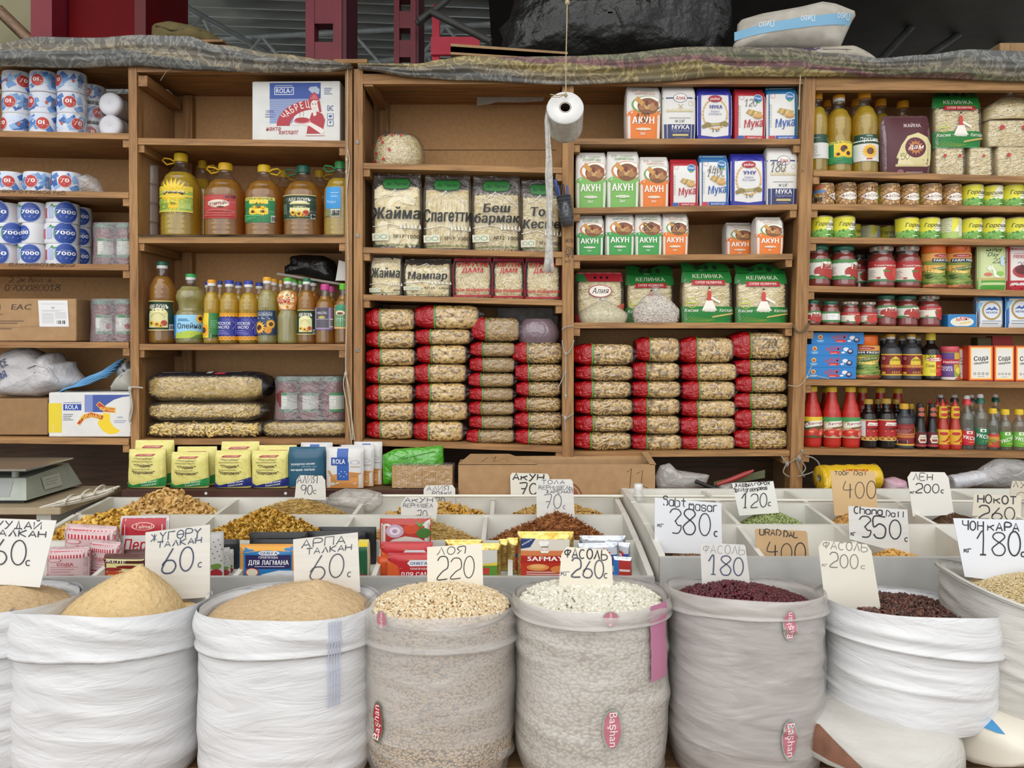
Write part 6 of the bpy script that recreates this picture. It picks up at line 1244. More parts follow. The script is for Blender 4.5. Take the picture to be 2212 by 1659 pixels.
# ================================================================ BAY OF COOKING OIL
def D_chabrets(g):
    bl,rd = '#2f4c96','#a8303a'
    g.rect(.2,.31,.78,.97,bl).rect(.2,.31,.78,.71,'#7d8db8')
    for q in range(13): g.rect(.2,.32+.03*q,.78,.333+.03*q,'#96a3c6')
    g.poly([(.45,.28),(.5,.5),(.62,.64),(.78,.71),(.78,.28)],'#d8d7d3'); g.poly([(.64,.86),(.66,.9),(.73,.91),(.77,.86),(.76,.78),(.68,.8)],'#a9b4c8'); g.rect(.255,.775,.475,.9,'#e0e2ea').rect(.262,.785,.468,.89,bl); g.text('ROLA',.35,.805,.075,'#eceef4',.16,.008); g.line([(.43,.83),(.44,.81),(.46,.87)],.002,'#eceef4'); lines(g,.26,.46,(.92,),'#b8c2dc',.01)
    a = []; b = []
    for q in range(13): th = R(180-92*q/12); a.append((.7+.42*math.cos(th),.27+.42*math.sin(th)*1.0)); b.append((.7+.27*math.cos(th),.27+.26*math.sin(th)))
    g.poly(a+b[::-1],rd) if False else [g.poly([a[q],a[q+1],b[q+1],b[q]],rd) for q in range(12)]
    t_ = 'ЧАБРЕЦ'
    for q,c in enumerate(t_): th = R(152-10.2*q); g.text(c,.7+.345*math.cos(th),.27+.335*math.sin(th)-.035,.11,'#ece6e0',.046,.01,rot=(152-10.2*q-90)*.8)
    # woman with pointed cap carrying a dish
    g.poly([(.64,.68),(.66,.76),(.71,.82),(.75,.76),(.77,.68)],rd).poly([(.655,.7),(.71,.79),(.755,.7)],'#c0606a'); g.ell(.705,.6,.038,.085,'#dfd3cc',18).poly([(.74,.66),(.77,.68),(.79,.5),(.765,.48)],rd); g.ell(.69,.62,.007,.012,'#6a3a3a',8).ell(.72,.62,.007,.012,'#6a3a3a',8).line([(.693,.56),(.705,.55),(.718,.56)],.0012,rd)
    g.poly([(.68,.48),(.74,.5),(.8,.46),(.83,.36),(.81,.22),(.78,.2),(.78,.14),(.62,.14),(.64,.3),(.66,.4)],rd); g.poly([(.69,.5),(.73,.51),(.735,.44),(.7,.42)],'#dfd3cc'); g.poly([(.6,.31),(.66,.33),(.8,.22),(.83,.16),(.79,.13),(.66,.26),(.6,.28)],'#e0d6d0')
    g.ell(.57,.34,.1,.04,'#c8868a').ell(.57,.36,.085,.045,rd); g.line([(.54,.42),(.55,.46),(.54,.5)],.0015,rd).line([(.58,.42),(.59,.47),(.58,.5)],.0015,rd); lines(g,.61,.83,(.1,),'#c88a8c',.012)
    g.text('100%',.2,.48,.05,'#5a64a0',.1); lines(g,.15,.27,(.45,.41),'#7a84b0',.014); g.text('накта',.24,.19,.075,rd,.17,.004,shear=.25).text('китлап!',.41,.13,.075,rd,.22,.004,shear=.25); g.text('EAC',.89,.51,.09,'#33508e',.07,.012); lines(g,.82,.91,(.87,.84,.81,.78),'#7a84a8',.012)
    for y in (.37,.26): g.rect(.857,y,.925,y+.095,'#33508e').rect(.862,y+.006,.92,y+.088,'#d5d4d0')
    g.ell(.891,.42,.02,.02,'#33508e').rect(.888,.385,.894,.42,'#33508e').poly([(.875,.335),(.907,.335),(.895,.3),(.887,.3)],'#33508e').rect(.88,.27,.902,.276,'#33508e')
carton('2a',544,735,175,'white carton printed with woman in pointed red cap on top shelf',D_chabrets,mot('#cfceca','#d9d8d4',20,.6),.2,3.09,rz=-.02)
tag(MB().tube([(PX(653,DS),DS+.004,PZ(158,DS)),(PX(654,DS),DS-.004,PZ(152,DS)),(PX(648,DS),DS-.006,PZ(158,DS)),(PX(628,DS),DS-.004,PZ(176,DS))] if False else [(PX(374,DS),DS-.003,PZ(146,DS)),(PX(373,DS),DS-.012,PZ(152,DS)),(PX(364,DS),DS-.012,PZ(154,DS)),(PX(349,DS),DS-.01,PZ(176,DS))],.0012,ink('#8a8378')).obj('wire_hook'),'thin bent wire hook hanging from the top rail above the oil','wire hook')
def b5(x0,x1,yt,label,liq,cap,lab,lv,h_,d=3.09,lang=1.9): p,w,h = spot('2b',x0,x1,yt,d); return bottle('L5',p,w,h,label,'oil bottle',liq,cap,.34,.085,None,'screw',.84,lab,lv,lang,handle=h_,group='five-litre oil bottles')
b5(332,414,322,'large oil bottle with green and yellow sunflower label and yellow cap',OIL(),'#d9b51c',L_bogat,(.32,.64),-1,lang=2.2)
b5(428,514,343,'large amber oil bottle with red label and yellow cap',OILD(),'#dcae1c',L_red,(.27,.60),-1)
b5(518,598,348,'large oil bottle with dark green sunflower label and yellow cap',OILD(),'#d9b51c',L_krug,(.22,.58),1)
b5(602,686,349,'large amber oil bottle with dark green cream-framed label and green cap',OILD(),'#1d5c48',L_avedov,(.27,.62),-1,lang=2.0)
b5(691,764,341,'large oil bottle with blue side label and green cap by the hanging cord',OIL(),'#2f8a48',L_blue5,(.30,.70),-1)
b5(402,452,341,'yellow-capped oil bottle standing behind the green and yellow labelled one',OIL(),'#c9a51c',None,(.3,.6),1,3.24)
b5(574,634,362,'yellow-capped oil bottle behind the dark green sunflower label',OILD(),'#c9a51c',None,(.3,.6),1,3.25)
b5(655,712,362,'yellow-capped oil bottle behind the cream-framed label bottle',OILD(),'#c9a51c',None,(.3,.6),1,3.25)
mb = MB(); p,w,h = spot('2b',304,342,352,3.2)
for k in range(4):
    mb = MB(); mb.lathe([(w*.46+.0022*(i % 2),h*.23*i/9) for i in range(10)]+[(w*.52,h*.235)],clear('rigid_clear_plastic',haze=.22,gloss=.5),26); tag(mb.obj('plastic_container',None,(p[0],p[1],p[2]+h*.24*k)),'clear ribbed plastic container behind the first big oil bottle, '+['bottom','second lowest','second highest','top'][k]+' of its stack','container','stacked clear containers')
tag(MB().hexa([(PX(305,3.06),3.045,PZ(511,3.05)-.001),(PX(742,3.06),3.045,PZ(511,3.05)-.001),(PX(742,3.06),3.06,PZ(511,3.05)),(PX(305,3.06),3.06,PZ(511,3.05)),(PX(303,3.06),3.035,PZ(509,3.05)+.002),(PX(744,3.06),3.035,PZ(509,3.05)+.002),(PX(742,3.06),3.06,PZ(509,3.05)+.001),(PX(305,3.06),3.06,PZ(509,3.05)+.001)],mot('#8d7f6a','#332a22',12,.8,(1,4,4))).obj('worn_edge_paper'),'worn dark-stained paper lining curling over the big oil bottles shelf edge','shelf paper')
def b1(x0,x1,yt,label,liq,cap,lab,lv=(.12,.45),kind='L1',cap2='#d8d8d6',d=3.085,lang=2.7,**k): p,w,h = spot(k.pop('key','2c'),x0,x1,yt,d); return bottle(kind,p,w,h,label,'oil bottle',liq,cap,k.pop('capw',.4),k.pop('caph',.075),cap2,lab=lab,lv=lv,lang=lang,group=k.pop('group','one-litre oil bottles'),**k)
b1(309,366,562,'tall amber oil bottle with dark green label, first by the shelf post',OILD(),'#1f5c46',L_avedov,(.17,.56))
b1(367,431,589,'waisted pale oil bottle with sky blue label and green cap',OILP(),'#2f9a4c',L_oleina,(.08,.44),'waist',capw=.34)
b1(433,468,603,'oil bottle with yellow and green label and orange cap',OIL(),'#dd9a22',L_yg,(.1,.52),caph=.085,capw=.5)
b1(466,509,604,'oil bottle with royal blue label, beside the yellow and green one',OIL(),'#2a3fa0',L_russ,(.06,.53),caph=.09,capw=.42)
b1(508,551,605,'oil bottle with royal blue label, beside the navy sunflower one',OIL(),'#2a3fa0',L_russ,(.06,.53),caph=.09,capw=.42)
b1(549,592,597,'oil bottle with navy sunflower label and orange cap',OILP(),'#e0a024',L_navy,(.14,.54),capw=.42,caph=.085)
b1(593,638,598,'waisted pale oil bottle with orange upper label and green cap',OILP(),'#56a83c',L_orange,(.56,.86),'waist',caph=.085,capw=.4)
b1(637,677,599,'slim amber oil bottle with dark green label and white-collared green cap',OILD(),'#1f6a48',L_avedov,(.15,.56),capw=.42,caph=.085)
b1(676,718,612,'dark oil bottle with lilac label and magenta cap',OILD(),'#c2418c',L_lilac,(.25,.66),'soy',cap2=None,capw=.42,caph=.09)
b1(718,757,611,'dark oil bottle with green arched label and lime cap',OILD(),'#5fc02a',L_green,(.27,.7),'soy',cap2=None,capw=.42,caph=.09)
for a,b,y,c,c2,who in ((434,452,607,'#2a3fa0','#d8d8d6','blue-capped bottle peeking behind the orange cap'),(460,482,606,'#2a3fa0','#d8d8d6','blue-capped bottle behind the first royal blue label'),(493,526,608,'#2a3fa0','#d8d8d6','blue-capped bottle between the two royal blue labels'),(537,572,609,'#2a3fa0','#d8d8d6','blue-capped bottle behind the navy sunflower label'),
    (570,604,601,'#e0a024','#d8d8d6','orange-capped bottle behind the navy sunflower label'),(596,612,605,'#e0a024','#d8d8d6','orange-capped bottle nearly hidden by the orange labelled one'),(613,648,601,'#56a83c','#d8d8d6','green-capped bottle behind the orange labelled one'),(636,656,606,'#56a83c','#d8d8d6','green-capped bottle nearly hidden by the slim amber one'),
    (655,690,602,'#1f6a48','#d8d8d6','dark green-capped bottle behind the slim amber one'),(697,728,617,'#c2418c',None,'magenta-capped bottle behind the lilac label'),(742,770,620,'#4aa024',None,'lime-capped bottle half hidden by the shelf post')):
    b1(a,b,y,who,OILD() if c in ('#c2418c','#4aa024','#1f6a48') else OIL(),c,None,cap2=c2,d=3.2,caph=.09,capw=.44,group='oil bottles in the second row')
zt = PZ(588,3.2)
t = thing('glossy_board','tilted glossy white board lying across the rear oil bottles','board',(PX(670,3.24),3.26,PZ(604,3.24)),0,ry=.16); MB().box(-.13,.17,-.06,.1,0,.004,mot('#b9b6b0','#c8c5c0',5,.3)).obj('sheet',t); MB().box(-.13,.17,-.0605,-.06,-.004,.005,ink('#8a867e')).obj('edge',t)
t,S = lump('black_bag','crumpled black plastic bag on the tilted glossy board','plastic bag',[(605,588),(604,572),(618,566),(616,550),(640,546),(690,548),(715,560),(728,590),(728,606),(690,600),(640,590)],3.2,.07,blackp,25,wob=.035,k=(18,50)); MB().tube([S(620,560,.003),S(660,565,.005),S(710,590,.003)],.003,blackp).obj('fold_ridge',t)
t = thing('white_card','plain white card leaning beside the black plastic bag','card',(PX(742,3.16),3.16,PZ(606,3.16)),.1,rx=-.1); MB().add([(-.032,0,0),(.04,0,0),(.04,0,.068),(-.02,0,.085)],[(0,1,2,3)],mot('#c4c1bc','#d2cfca',6,.4)).obj('sheet',t); MB().box(-.033,.04,0,.002,-.001,.001,ink('#a8a5a0')).obj('edge',t)
def sackbag(x0,x1,yt,yb,label,seed,black,d=3.07):
    w,h = (x1-x0)*d/F,PZ(yt,d)-PZ(yb,d); t = thing('pasta_sack',label,'pasta',(PX((x0+x1)/2,d),d,PZ(yb,d)),0,'big clear sacks of pasta'); dep = .22; B = Body(h*1.03,w,dep,4,lambda v: .7+.3*min(1,v*9,(1-v)*9)**.6,wob=.003,seed=seed)
    rot = Matrix.Translation((-w/2,dep/2,h/2)) @ Matrix.Rotation(R(90),4,'Y') @ Matrix.Rotation(0,4,'Z')
    def addp(nm,m,o,vs,smooth=True):
        mb = MB(); B.shell(mb,m,40,vs,o); mb.move(rot); return mb.obj(nm,t)
    rng = np.random.default_rng(seed); S = B.front(); n = 520; P = []
    for _ in range(n): P.append(tuple(rot @ Vector(S(rng.uniform(.03,.97),rng.uniform(.04,.96),-.0135))))
    tp = [ELB,SML,VRB][seed % 3]; A,K = scatter(tp[:2],np.array(P),rotm(rng,n,.3),rng.uniform(.8,1.,n)); mb = MB(); B.shell(mb,mot('#b39650','#c7aa62',60,.6),36,[i/14 for i in range(15)],-.013); mb.move(rot)
    V0,F0 = np.array(mb.v),[f for f in mb.f if len(f) == 4]; me = big_mesh('pasta_filling',np.vstack([V0,A]),np.vstack([np.array(F0),K+len(V0)]),[mot('#b39650','#c7aa62',60,.6),mot('#c9aa62','#d6ba74',60,.6),mot('#d6ba74','#e0c888',60,.6)],np.concatenate([np.zeros(len(F0),int),np.repeat(rng.integers(1,3,n),len(tp[1]))])); o = link(me,'pasta_filling',t); o['kind'] = 'stuff'
    addp('film',FILM(),0,[i/16 for i in range(17)])
    bk = mot('#1d1b1e','#2b282c',14,.35)
    if black:   # printed band over the top and far end
        mb = MB(); mb.grid([[tuple(rot @ Vector(B.pt(math.cos(R(180-a)),math.sin(R(180-a)),v,.0015))) for a in (-50,-42,-34,-20,0,30,60)] for v in [i/12 for i in range(13)]],bk,True); mb.obj('black_print',t)
        mb = MB(); S2 = lambda u,v,o: tuple(rot @ Vector(B.pt(math.cos(R(180-(10+v*30))),math.sin(R(180-(10+v*30)))*-1,.05+.9*u,.003+o))); 
        g = G(mb,S2,w*.9,.05)
        for q in range(14): g.rect(.08+.02*q,.25,.092+.02*q,.7,'#77747a')
        for q in range(12): g.rect(.62+.02*q,.2,.632+.02*q,.66,'#77747a')
        g.rect(.52,.15,.57,.9,'#c8c6c4'); g.ell(.66,.95,.06,.3,'#a82a3a'); mb.obj('white_print',t)
    mb = MB(); mb.grid([[tuple(rot @ Vector(B.pt(math.cos(6.2832*k/24),math.sin(6.2832*k/24),1.0,.0))) for k in range(24)],[(w/2+.03+.01*math.sin(k),dep*.5+.07*math.sin(6.2832*k/24),h*.55+.012*math.cos(6.2832*k/24)) for k in range(24)]],bk if black or seed % 2 else FILM(),True,closed=True); mb.obj('gathered_end',t)
    return t
sackbag(312,558,911,948,'big clear pasta sack at the bottom of the stack of three',3,False); sackbag(312,554,868,911,'big clear pasta sack in the middle of the stack of three',4,False); sackbag(311,560,806,868,'big clear pasta sack with black printed top on the stack of three',5,True); sackbag(562,756,908,948,'big clear sack of pale flaky pasta under the wrapped sauce jars',8,False)
jarpack('2d',587,742,814,3,'shrink-wrapped pack of six green-lidded sauce jars on a pasta sack',d=3.10,seed=4,z=PZ(907,3.10))
# ================================================================ BAY OF NOODLES
p,w,h = spot('3a',794,913,281,3.1); t = thing('noodle_sack','round clear bag of noodles with red dots, alone on its shelf','noodles',(p[0],p[1]+.08,p[2]),0)
B = Body(w,h,.17,2.1,lambda v: .62+.38*math.sin(3.1416*min(1,.22+v*.72))**.8 if v < .93 else .62+.38*math.sin(3.1416*.89)**.8-(v-.93)*2.6,wob=.003,seed=5)
fill_front('noodle_filling',B,(.06,.94,.04,.88),[ribbon(.03,.0022,.004,6),ribbon(.04,.002,.003,6)],700,cr,5,(0,60),t); mb = MB(); B.shell(mb,FILM(),36,[i/18 for i in range(19)]); mb.obj('film',t)
mb = MB(); g = B.print(mb,0,1,0,1,sub=0,base=.002); [g.ell(x,y,.028,None,'#b3342e',12) for x,y in ((.06,.62),(.18,.82),(.25,.68),(.14,.38),(.4,.45),(.28,.2),(.42,.9),(.1,.16),(.62,.88))]; mb.obj('red_dots',t)
mb = MB(); mb.grid([[(-.012+.02*math.cos(6.28*k/14)*(1+j*.6),.02*math.sin(6.28*k/14)*(1+j*.6),h*.96+j*.012+.004*math.sin(k*2.3)*j) for k in range(14)] for j in range(3)],FILM(),True,closed=True); mb.obj('tied_neck',t)
noodlebag('3b',800,910,376,'large bag of flat square noodles numbered 17','sheet',N_emgek([('Жайма',.4,.15,.95)],'№17',.3),seed=11,fillv=.82)
noodlebag('3b',912,1018,379,'large bag of straight spaghetti noodles numbered 19','stick',N_emgek([('Спагетти',.38,.16,.98)],'№19',.29),seed=12,fillv=.82)
noodlebag('3b',1018,1126,381,'large bag of shredded noodles numbered 12','curl',N_emgek([('Беш',.52,.11,.56),('бармак',.38,.12,.9)],'№12',.31),seed=13,fillv=.76)
noodlebag('3b',1124,1214,389,'large bag of long noodles numbered 18 behind the hanging bag tail','curl',N_emgek([('Той',.5,.12,.55),('Кесме',.33,.12,.9)],'№18',.26),seed=14,fillv=.76)
noodlebag('3c',796,869,547,'small bag of flat square noodles marked 400','sheet',N_emgek([('Жайма',.42,.22,.84)],'',.26,True,'400'),seed=15,fillv=.85,dep=.06)
noodlebag('3c',869,976,560,'small bag of diced noodles numbered 15','bits',N_emgek([('Мампар',.46,.2,.8)],'№15',.36,True),seed=16,fillv=.85,dep=.06)
redf = clear('red_tinted_film',tint='#c46a72',haze=.35,haze_col='#8f2a3a',gloss=.3,bscale=30)
for q,(a,b) in enumerate(((978,1063),(1064,1133),(1134,1213))): noodlebag('3c',a,b,557,'red-printed bag of shredded noodles, '+['beside the diced noodles','middle one of three','beneath the hanging bag tail'][q],'curl',N_uluttuk,seed=17+q,fillv=.84,dep=.06,top=redf,group='red-printed noodle bags')
pasta_stack('penne','penne pasta',[666,714,753,791,831,871,911,951],788,893)
pasta_stack('elbow','large elbow pasta',[658,711,745,787,828,869,911,956],895,1008,{0: (893,1034),1: (893,1018),6: (892,1003)})
pasta_stack('angel','fine vermicelli pasta',[685,739,772,806,838,868,899,929,960],1012,1110,{0: (1016,1120),7: (1006,1112)})
pasta_stack('twist','thin twisted pasta',[739,787,825,859,891,929,963],1112,1214,{0: (1106,1216)})
t = thing('tied_bag','lilac tinted tied bag of fine grain on the twisted pasta stack','bag',(PX(1163,3.12),3.14,PZ(741,3.1)))
B = Body(.178,.098,.13,2.2,lambda v: .55+.45*math.sin(3.1416*min(1,.2+v*.75))**.8,wob=.004,seed=9); mb = MB(); B.shell(mb,mot('#85706c','#978480',120,.6,bs=.5),32,[i/12 for i in range(13)],-.003); mb.obj('grain',t); mb = MB(); B.shell(mb,clear('lilac_film',tint='#d8c8d4',haze=.25,haze_col='#b5a5ae',gloss=.5,bscale=30),32,[i/12 for i in range(13)]); mb.obj('film',t)
tag(MB().grid([[(PX(1075+i*13,3.3),3.31+.01*math.sin(i*.9+j),PZ(745-j*8,3.3)) for i in range(11)] for j in range(11)],mot('#6f6a66','#8f8985',26,.8),True).obj('newspaper_sheet'),'grey newspaper sheet standing behind the tied lilac bag','newspaper')
# ================================================================ BAY OF FLOUR
G_,GD,OR = '#79b25a','#3f9a4c','#e07a2e'
flourbag('4a',1353,1427,186,'orange and white two-kilo flour bag with handwritten 130',F_akun(OR,'2кг','пшеничная мука','130',.42),seed=1,rz=.03); flourbag('4a',1431,1503,184,'navy and white flour bag with windmill on the top shelf',F_aliya,seed=2)
flourbag('4a',1506,1582,189,'blue-cornered white flour bag with wheat ring on the top shelf',F_yashar('МУКА',('Биринчи','Калбинчи')),seed=3,edge='#2c2f95'); flourbag('4a',1586,1654,191,'red-edged white flour bag with handwritten 120 on the top shelf',F_muka('#b32a36','первый сорт','120'),seed=4,edge='#a8242e',rz=.05); flourbag('4a',1656,1724,186,'white flour bag with teal side, last on the top shelf',F_muka('#2f5aa8','высший сорт'),seed=5,edge='#1f6a9a',rz=-.04)
flourbag('4b',1244,1310,328,'light green two-kilo flour bag beside the pen cup post',F_akun(G_,'2кг','буудай уну'),seed=6); flourbag('4b',1311,1381,326,'light green two-kilo flour bag, second from the pen cup post',F_akun(G_,'2кг','пшеничная мука'),seed=7); flourbag('4b',1382,1445,338,'orange two-kilo flour bag between light green and red-edged bags',F_akun(OR,'2кг','пшеничная мука'),seed=8)
flourbag('4b',1448,1509,343,'red-edged white flour bag beside the orange two-kilo one',F_muka('#b32a36','первый сорт'),seed=9,edge='#a8242e'); flourbag('4b',1511,1575,334,'white flour bag with handwritten 140 and blue band',F_muka('#2f5aa8','высший сорт','140','140с'),seed=10,edge='#2f6aa0'); flourbag('4b',1578,1655,331,'blue-cornered wheat ring flour bag below the top shelf',F_yashar('УНУ',('Биринчи','Бугдай')),seed=11,edge='#2c2f95'); flourbag('4b',1656,1723,318,'navy and white windmill flour bag with handwritten 180',lambda g: F_aliya(g,'180'),seed=12,lean=-.02)
for q,(a,b,y,c,sub,pr,lb) in enumerate(((1245,1304,466,GD,'буудай уну',None,'small green flour bag beside the shelf post, one kilo'),(1308,1370,460,GD,'пшеничная мука',None,'small green flour bag, second from the post'),(1372,1430,461,GD,'пшеничная мука','85','small green flour bag with handwritten 85'),(1432,1487,461,OR,'буудай уну','70','small orange flour bag with handwritten 70'),(1569,1627,481,OR,'пшеничная мука',None,'small orange flour bag set back beside the gap'),(1633,1692,469,OR,'пшеничная мука',None,'small orange flour bag, last on its shelf'))):
    flourbag('4c',a,b,y,lb,F_akun(c,'1кг',sub,pr,.7),seed=20+q,d=3.08 if q != 4 else 3.16,rz=[0,.04,0,-.03,.03,.04][q],group='one-kilo paper flour bags')
gtop = ink('#1c6a2c',.35)
def kel(k,x0,x1,yt,label,seed,d=3.12,under=0,rz=0,dep=.09):
    t = noodlebag(k,x0,x1,yt,label,'wavy',N_kelin,dep=dep,fillv=.8,d=d,top=gtop,seed=seed,under=under,rz=rz,group='green-banded noodle packs')
    p,w,h = spot(k,x0,x1,yt,d,under); mb = MB(); mb.grid([[(w*(-.47+.94*i/10),-.012+.005*math.sin(i*1.7+seed)+.012*j,h+.034*j/3+.003*math.sin(i*.9+seed)*j) for i in range(11)] for j in range(4)],gtop,True); g = G(mb,lambda u,v,o: (-w*.47+.94*w*u,-.0125-o+.02*v,h+.034*v),w,.034); [g.ell(.32+.18*q,.5,.045,.3,'#0e2414',10) for q in range(3)]; mb.obj('carry_flap',t); return t
noodlebag('4d',1244,1349,590,'noodle pack with red top and oval white badge','wavy',N_aliya,dep=.08,fillv=.84,d=3.13,top=ink('#a8222e',.35),seed=31); kel('4d',1353,1460,592,'green-banded noodle pack behind the tied bag of white beans',32,3.15); kel('4d',1474,1587,584,'green-banded noodle pack, taller one beside the bean bag',33,3.09,rz=.06); kel('4d',1592,1707,588,'green-banded noodle pack beside the leaning shelf post',34,3.09)
def tiedbag(k,x0,x1,yt,label,tpls,n,mats,seed,d=3.085,fillv=.8,name='tied_bag',cat='bag'):
    p,w,h = spot(k,x0,x1,yt,d); t = thing(name,label,cat,(p[0],p[1]+.05,p[2])); B = Body(w,h,.1,2.2,lambda v: (.93+.07*min(1,v*6) if v < .35 else max(.07,.07+.93*(1-((v-.35)/.55))**.75 if v < .9 else .07+(v-.9)*1.2)),wob=.002,seed=seed)
    rng = np.random.default_rng(seed); S = B.front(); P = np.array([S(rng.uniform(.02,.98),rng.uniform(.02,fillv),-.004) for _ in range(n)]); Vs,Qs,Ms,o = [],[],[],0; mb = MB(); B.shell(mb,mats[0],30,[fillv*i/10 for i in range(11)],-.007,caps=True); A = np.array(mb.v); K = np.array([f for f in mb.f if len(f) == 4])
    Vs.append(A); Qs.append(K); Ms.append(np.zeros(len(K),int)); o = len(A); X_,Y_ = scatter(tpls[0][:2],P,rotm(rng,n,.6),rng.uniform(.85,1.15,n)); Vs.append(X_); Qs.append(Y_+o); Ms.append(np.repeat(rng.integers(0,len(mats),n),len(tpls[0][1])))
    ob = link(big_mesh('filling',np.vstack(Vs),np.vstack(Qs),mats,np.concatenate(Ms)),'filling',t); ob['kind'] = 'stuff'; mb = MB(); B.shell(mb,clear('thin_bag_film',haze=.13,gloss=.35,bscale=40,bst=.8),32,[i/20 for i in range(21)]); mb.obj('film',t); mb = MB(); mb.lathe([(.006,h*.9-.002),(.007,h*.9),(.006,h*.9+.004)],ink('#d8d8d4'),12); mb.obj('knot',t); return t
tiedbag('4d',1250,1361,640,'tied clear bag of pale grain with green specks',[CR],1500,[mot('#c4b68a','#d2c69e',80,.7),mot('#d0c49a','#dcd2ae',80,.7),mot('#7f9a62','#93ab74',80,.7)],41); tiedbag('4d',1368,1474,617,'tied clear bag of small white beans',[tpl_ell(.0052,.0034,.003,7,5)],900,[mot('#b5a898','#c4b8aa',40,.45),mot('#c9beb0','#d4cabd',40,.45)],42,fillv=.72)
pasta_stack('horn','small horn pasta',[743,790,824,862,899,935,975],1241,1366,{0: (1240,1372)}); pasta_stack('tube','cut tube pasta',[729,783,824,861,899,940,976],1368,1473,{0: (1374,1470)}); pasta_stack('curl','curly elbow pasta',[729,785,824,866,903,942,975],1474,1592,{0: (1472,1588)}); pasta_stack('ring','small ring pasta',[718,777,814,850,886,929,974],1590,1704,{0: (1584,1708)},price={5: '210с',4: '200с'})
# ================================================================ BAY OF TINS AND SAUCES
def o5(x0,x1,yt,label,lab,lv,cap2=None,d=3.085,liq=None,kind='L1'): p,w,h = spot('5a',x0,x1,yt,d); return bottle(kind,p,w,h,label,'oil bottle',liq or OIL(),'#dd9a22',.46,.075,cap2,lab=lab,lv=lv,lang=2.7,group='oil bottles beside the tins')
o5(1752,1797,193,'oil bottle half hidden by the leaning shelf post, partial green-topped label',L_organic2,(.18,.5)); o5(1796,1851,197,'oil bottle with green sunflower label and white-collared yellow cap',L_krug,(.12,.42),'#d8d8d6'); o5(1852,1908,189,'oil bottle with white label, dark green top and single sunflower',L_organic,(.16,.5))
for a,b,y,s_ in ((1776,1812,211,'orange-capped oil bottle behind the half hidden one'),(1838,1874,209,'orange-capped oil bottle between the two front labels'),(1890,1938,207,'orange-capped oil bottle just behind the single sunflower label'),(1938,1988,211,'orange-capped oil bottle above the burgundy noodle bag')): o5(a,b,y,s_,None,None,d=3.2)
noodlebag('5a',1910,2016,249,'burgundy noodle bag with handwritten 50','sheet',N_zhaima,dep=.07,fillv=.6,d=3.09,top=ink('#4c1420'),seed=51,film=clear('burgundy_film',tint='#ffffff',haze=.03,gloss=.5,bscale=25),rz=-.03)
def block(x0,x1,yt,yb,label,seed,d=3.1,dep=.1,dots=True):
    w,h = (x1-x0)*d/F,PZ(yt,d)-PZ(yb,d); t = thing('noodle_block',label,'noodles',(PX((x0+x1)/2,d),d+dep/2,PZ(yb,d)),0,'clear-wrapped noodle blocks'); B = Body(w,h,dep,5,lambda v: .95+.05*math.sin(3.14*v),wob=.002,seed=seed)
    fill_front('noodle_filling',B,(.03,.97,.04,.96),[ribbon(.03,.003,.003,9)],300,cr,seed,(0,7),t,corereg=(.0,1)); mb = MB(); B.shell(mb,FILM(),32,[i/10 for i in range(11)]); mb.obj('film',t)
    if dots: mb = MB(); g = B.print(mb,sub=0,base=.002); [g.ell(x,.72,.05,None,'#b8323a',12) for x in ((.3,.75) if seed % 2 else (.55,))]; mb.obj('red_dots',t)
    return t
zc = zs('5a',CX+(2075-CX)*3.1/3.05)
ybk = HY+(CZ-zc)*F/3.1
block(2020,2092,318,ybk,'clear-wrapped noodle block beside the burgundy bag on the shelf',61); block(2093,2152,318,ybk,'clear-wrapped noodle block in the middle of the bottom row',62); block(2153,2240,316,ybk,'clear-wrapped noodle block at the picture edge, bottom row',63); block(2133,2240,259,315,'clear-wrapped noodle block with two red dots, resting on the bottom row',65)
t = thing('noodle_sack','knotted clear bag of noodles on top of the wrapped blocks','noodles',(PX(2195,3.12),3.16,PZ(258,3.12))); B = Body(.245,.12,.13,2.4,lambda v: 1-.1*v if v < .45 else max(.12,.955-1.75*(v-.45)**1.15),wob=.003,seed=66); fill_front('noodle_filling',B,(.05,.95,.05,.8),[ribbon(.03,.003,.003,9)],260,cr,66,(0,8),t,corereg=(0,.8)); mb = MB(); B.shell(mb,FILM(),32,[i/14 for i in range(15)]); mb.obj('film',t); MB().lathe([(.008,.114),(.011,.124),(.014,.134),(.006,.142)],ink('#cfc8d0'),12).obj('knot',t)
kel('5a',2022,2128,206,'green-banded noodle pack standing on the wrapped noodle blocks',67,3.1,under=PZ(318,3.1)-zc,dep=.08)
for q,(a,b,y) in enumerate(((1764,1810,394),(1813,1858,393),(1861,1905,393),(1907,1953,395),(1954,1993,397),(1996,2045,395),(2046,2086,396))):
    tin('5b',a,b,y,'gold tin of beans with white diamond label, '+['first from the shelf post','second from the post','marked 110','fourth from the post','fifth from the post','sixth from the post','next to the pea tins'][q],T_bean([3,0,1,2,0,2,0][q],{2: '110',1: '85'}.get(q)),group='bean tins')
for q,(a,b,y) in enumerate(((2089,2135,396),(2136,2176,398),(2178,2224,396))): tin('5b',a,b,y,'yellow pea tin on the bean tin shelf, '+['next to the bean tins','second of three','cut by the picture edge'][q],T_pea([.0,-.2,.05][q]),group='pea tins')
for q,(a,b,y) in enumerate(((1760,1807,465),(1809,1855,465),(1946,1995,468),(1996,2040,468),(2042,2087,469),(2089,2131,469),(2133,2183,468),(2185,2232,468))):
    tin('5c',a,b,y,'yellow pea tin on the lower tin shelf, '+['first from the shelf post','second from the post','first after the shaded tins','second after the shaded tins','turned to show its back label','just past the turned one','second past the turned one','cut by the picture edge'][q],T_pea([0,.03,.1,0,0,.05,-.05,0][q],q == 4),group='pea tins')
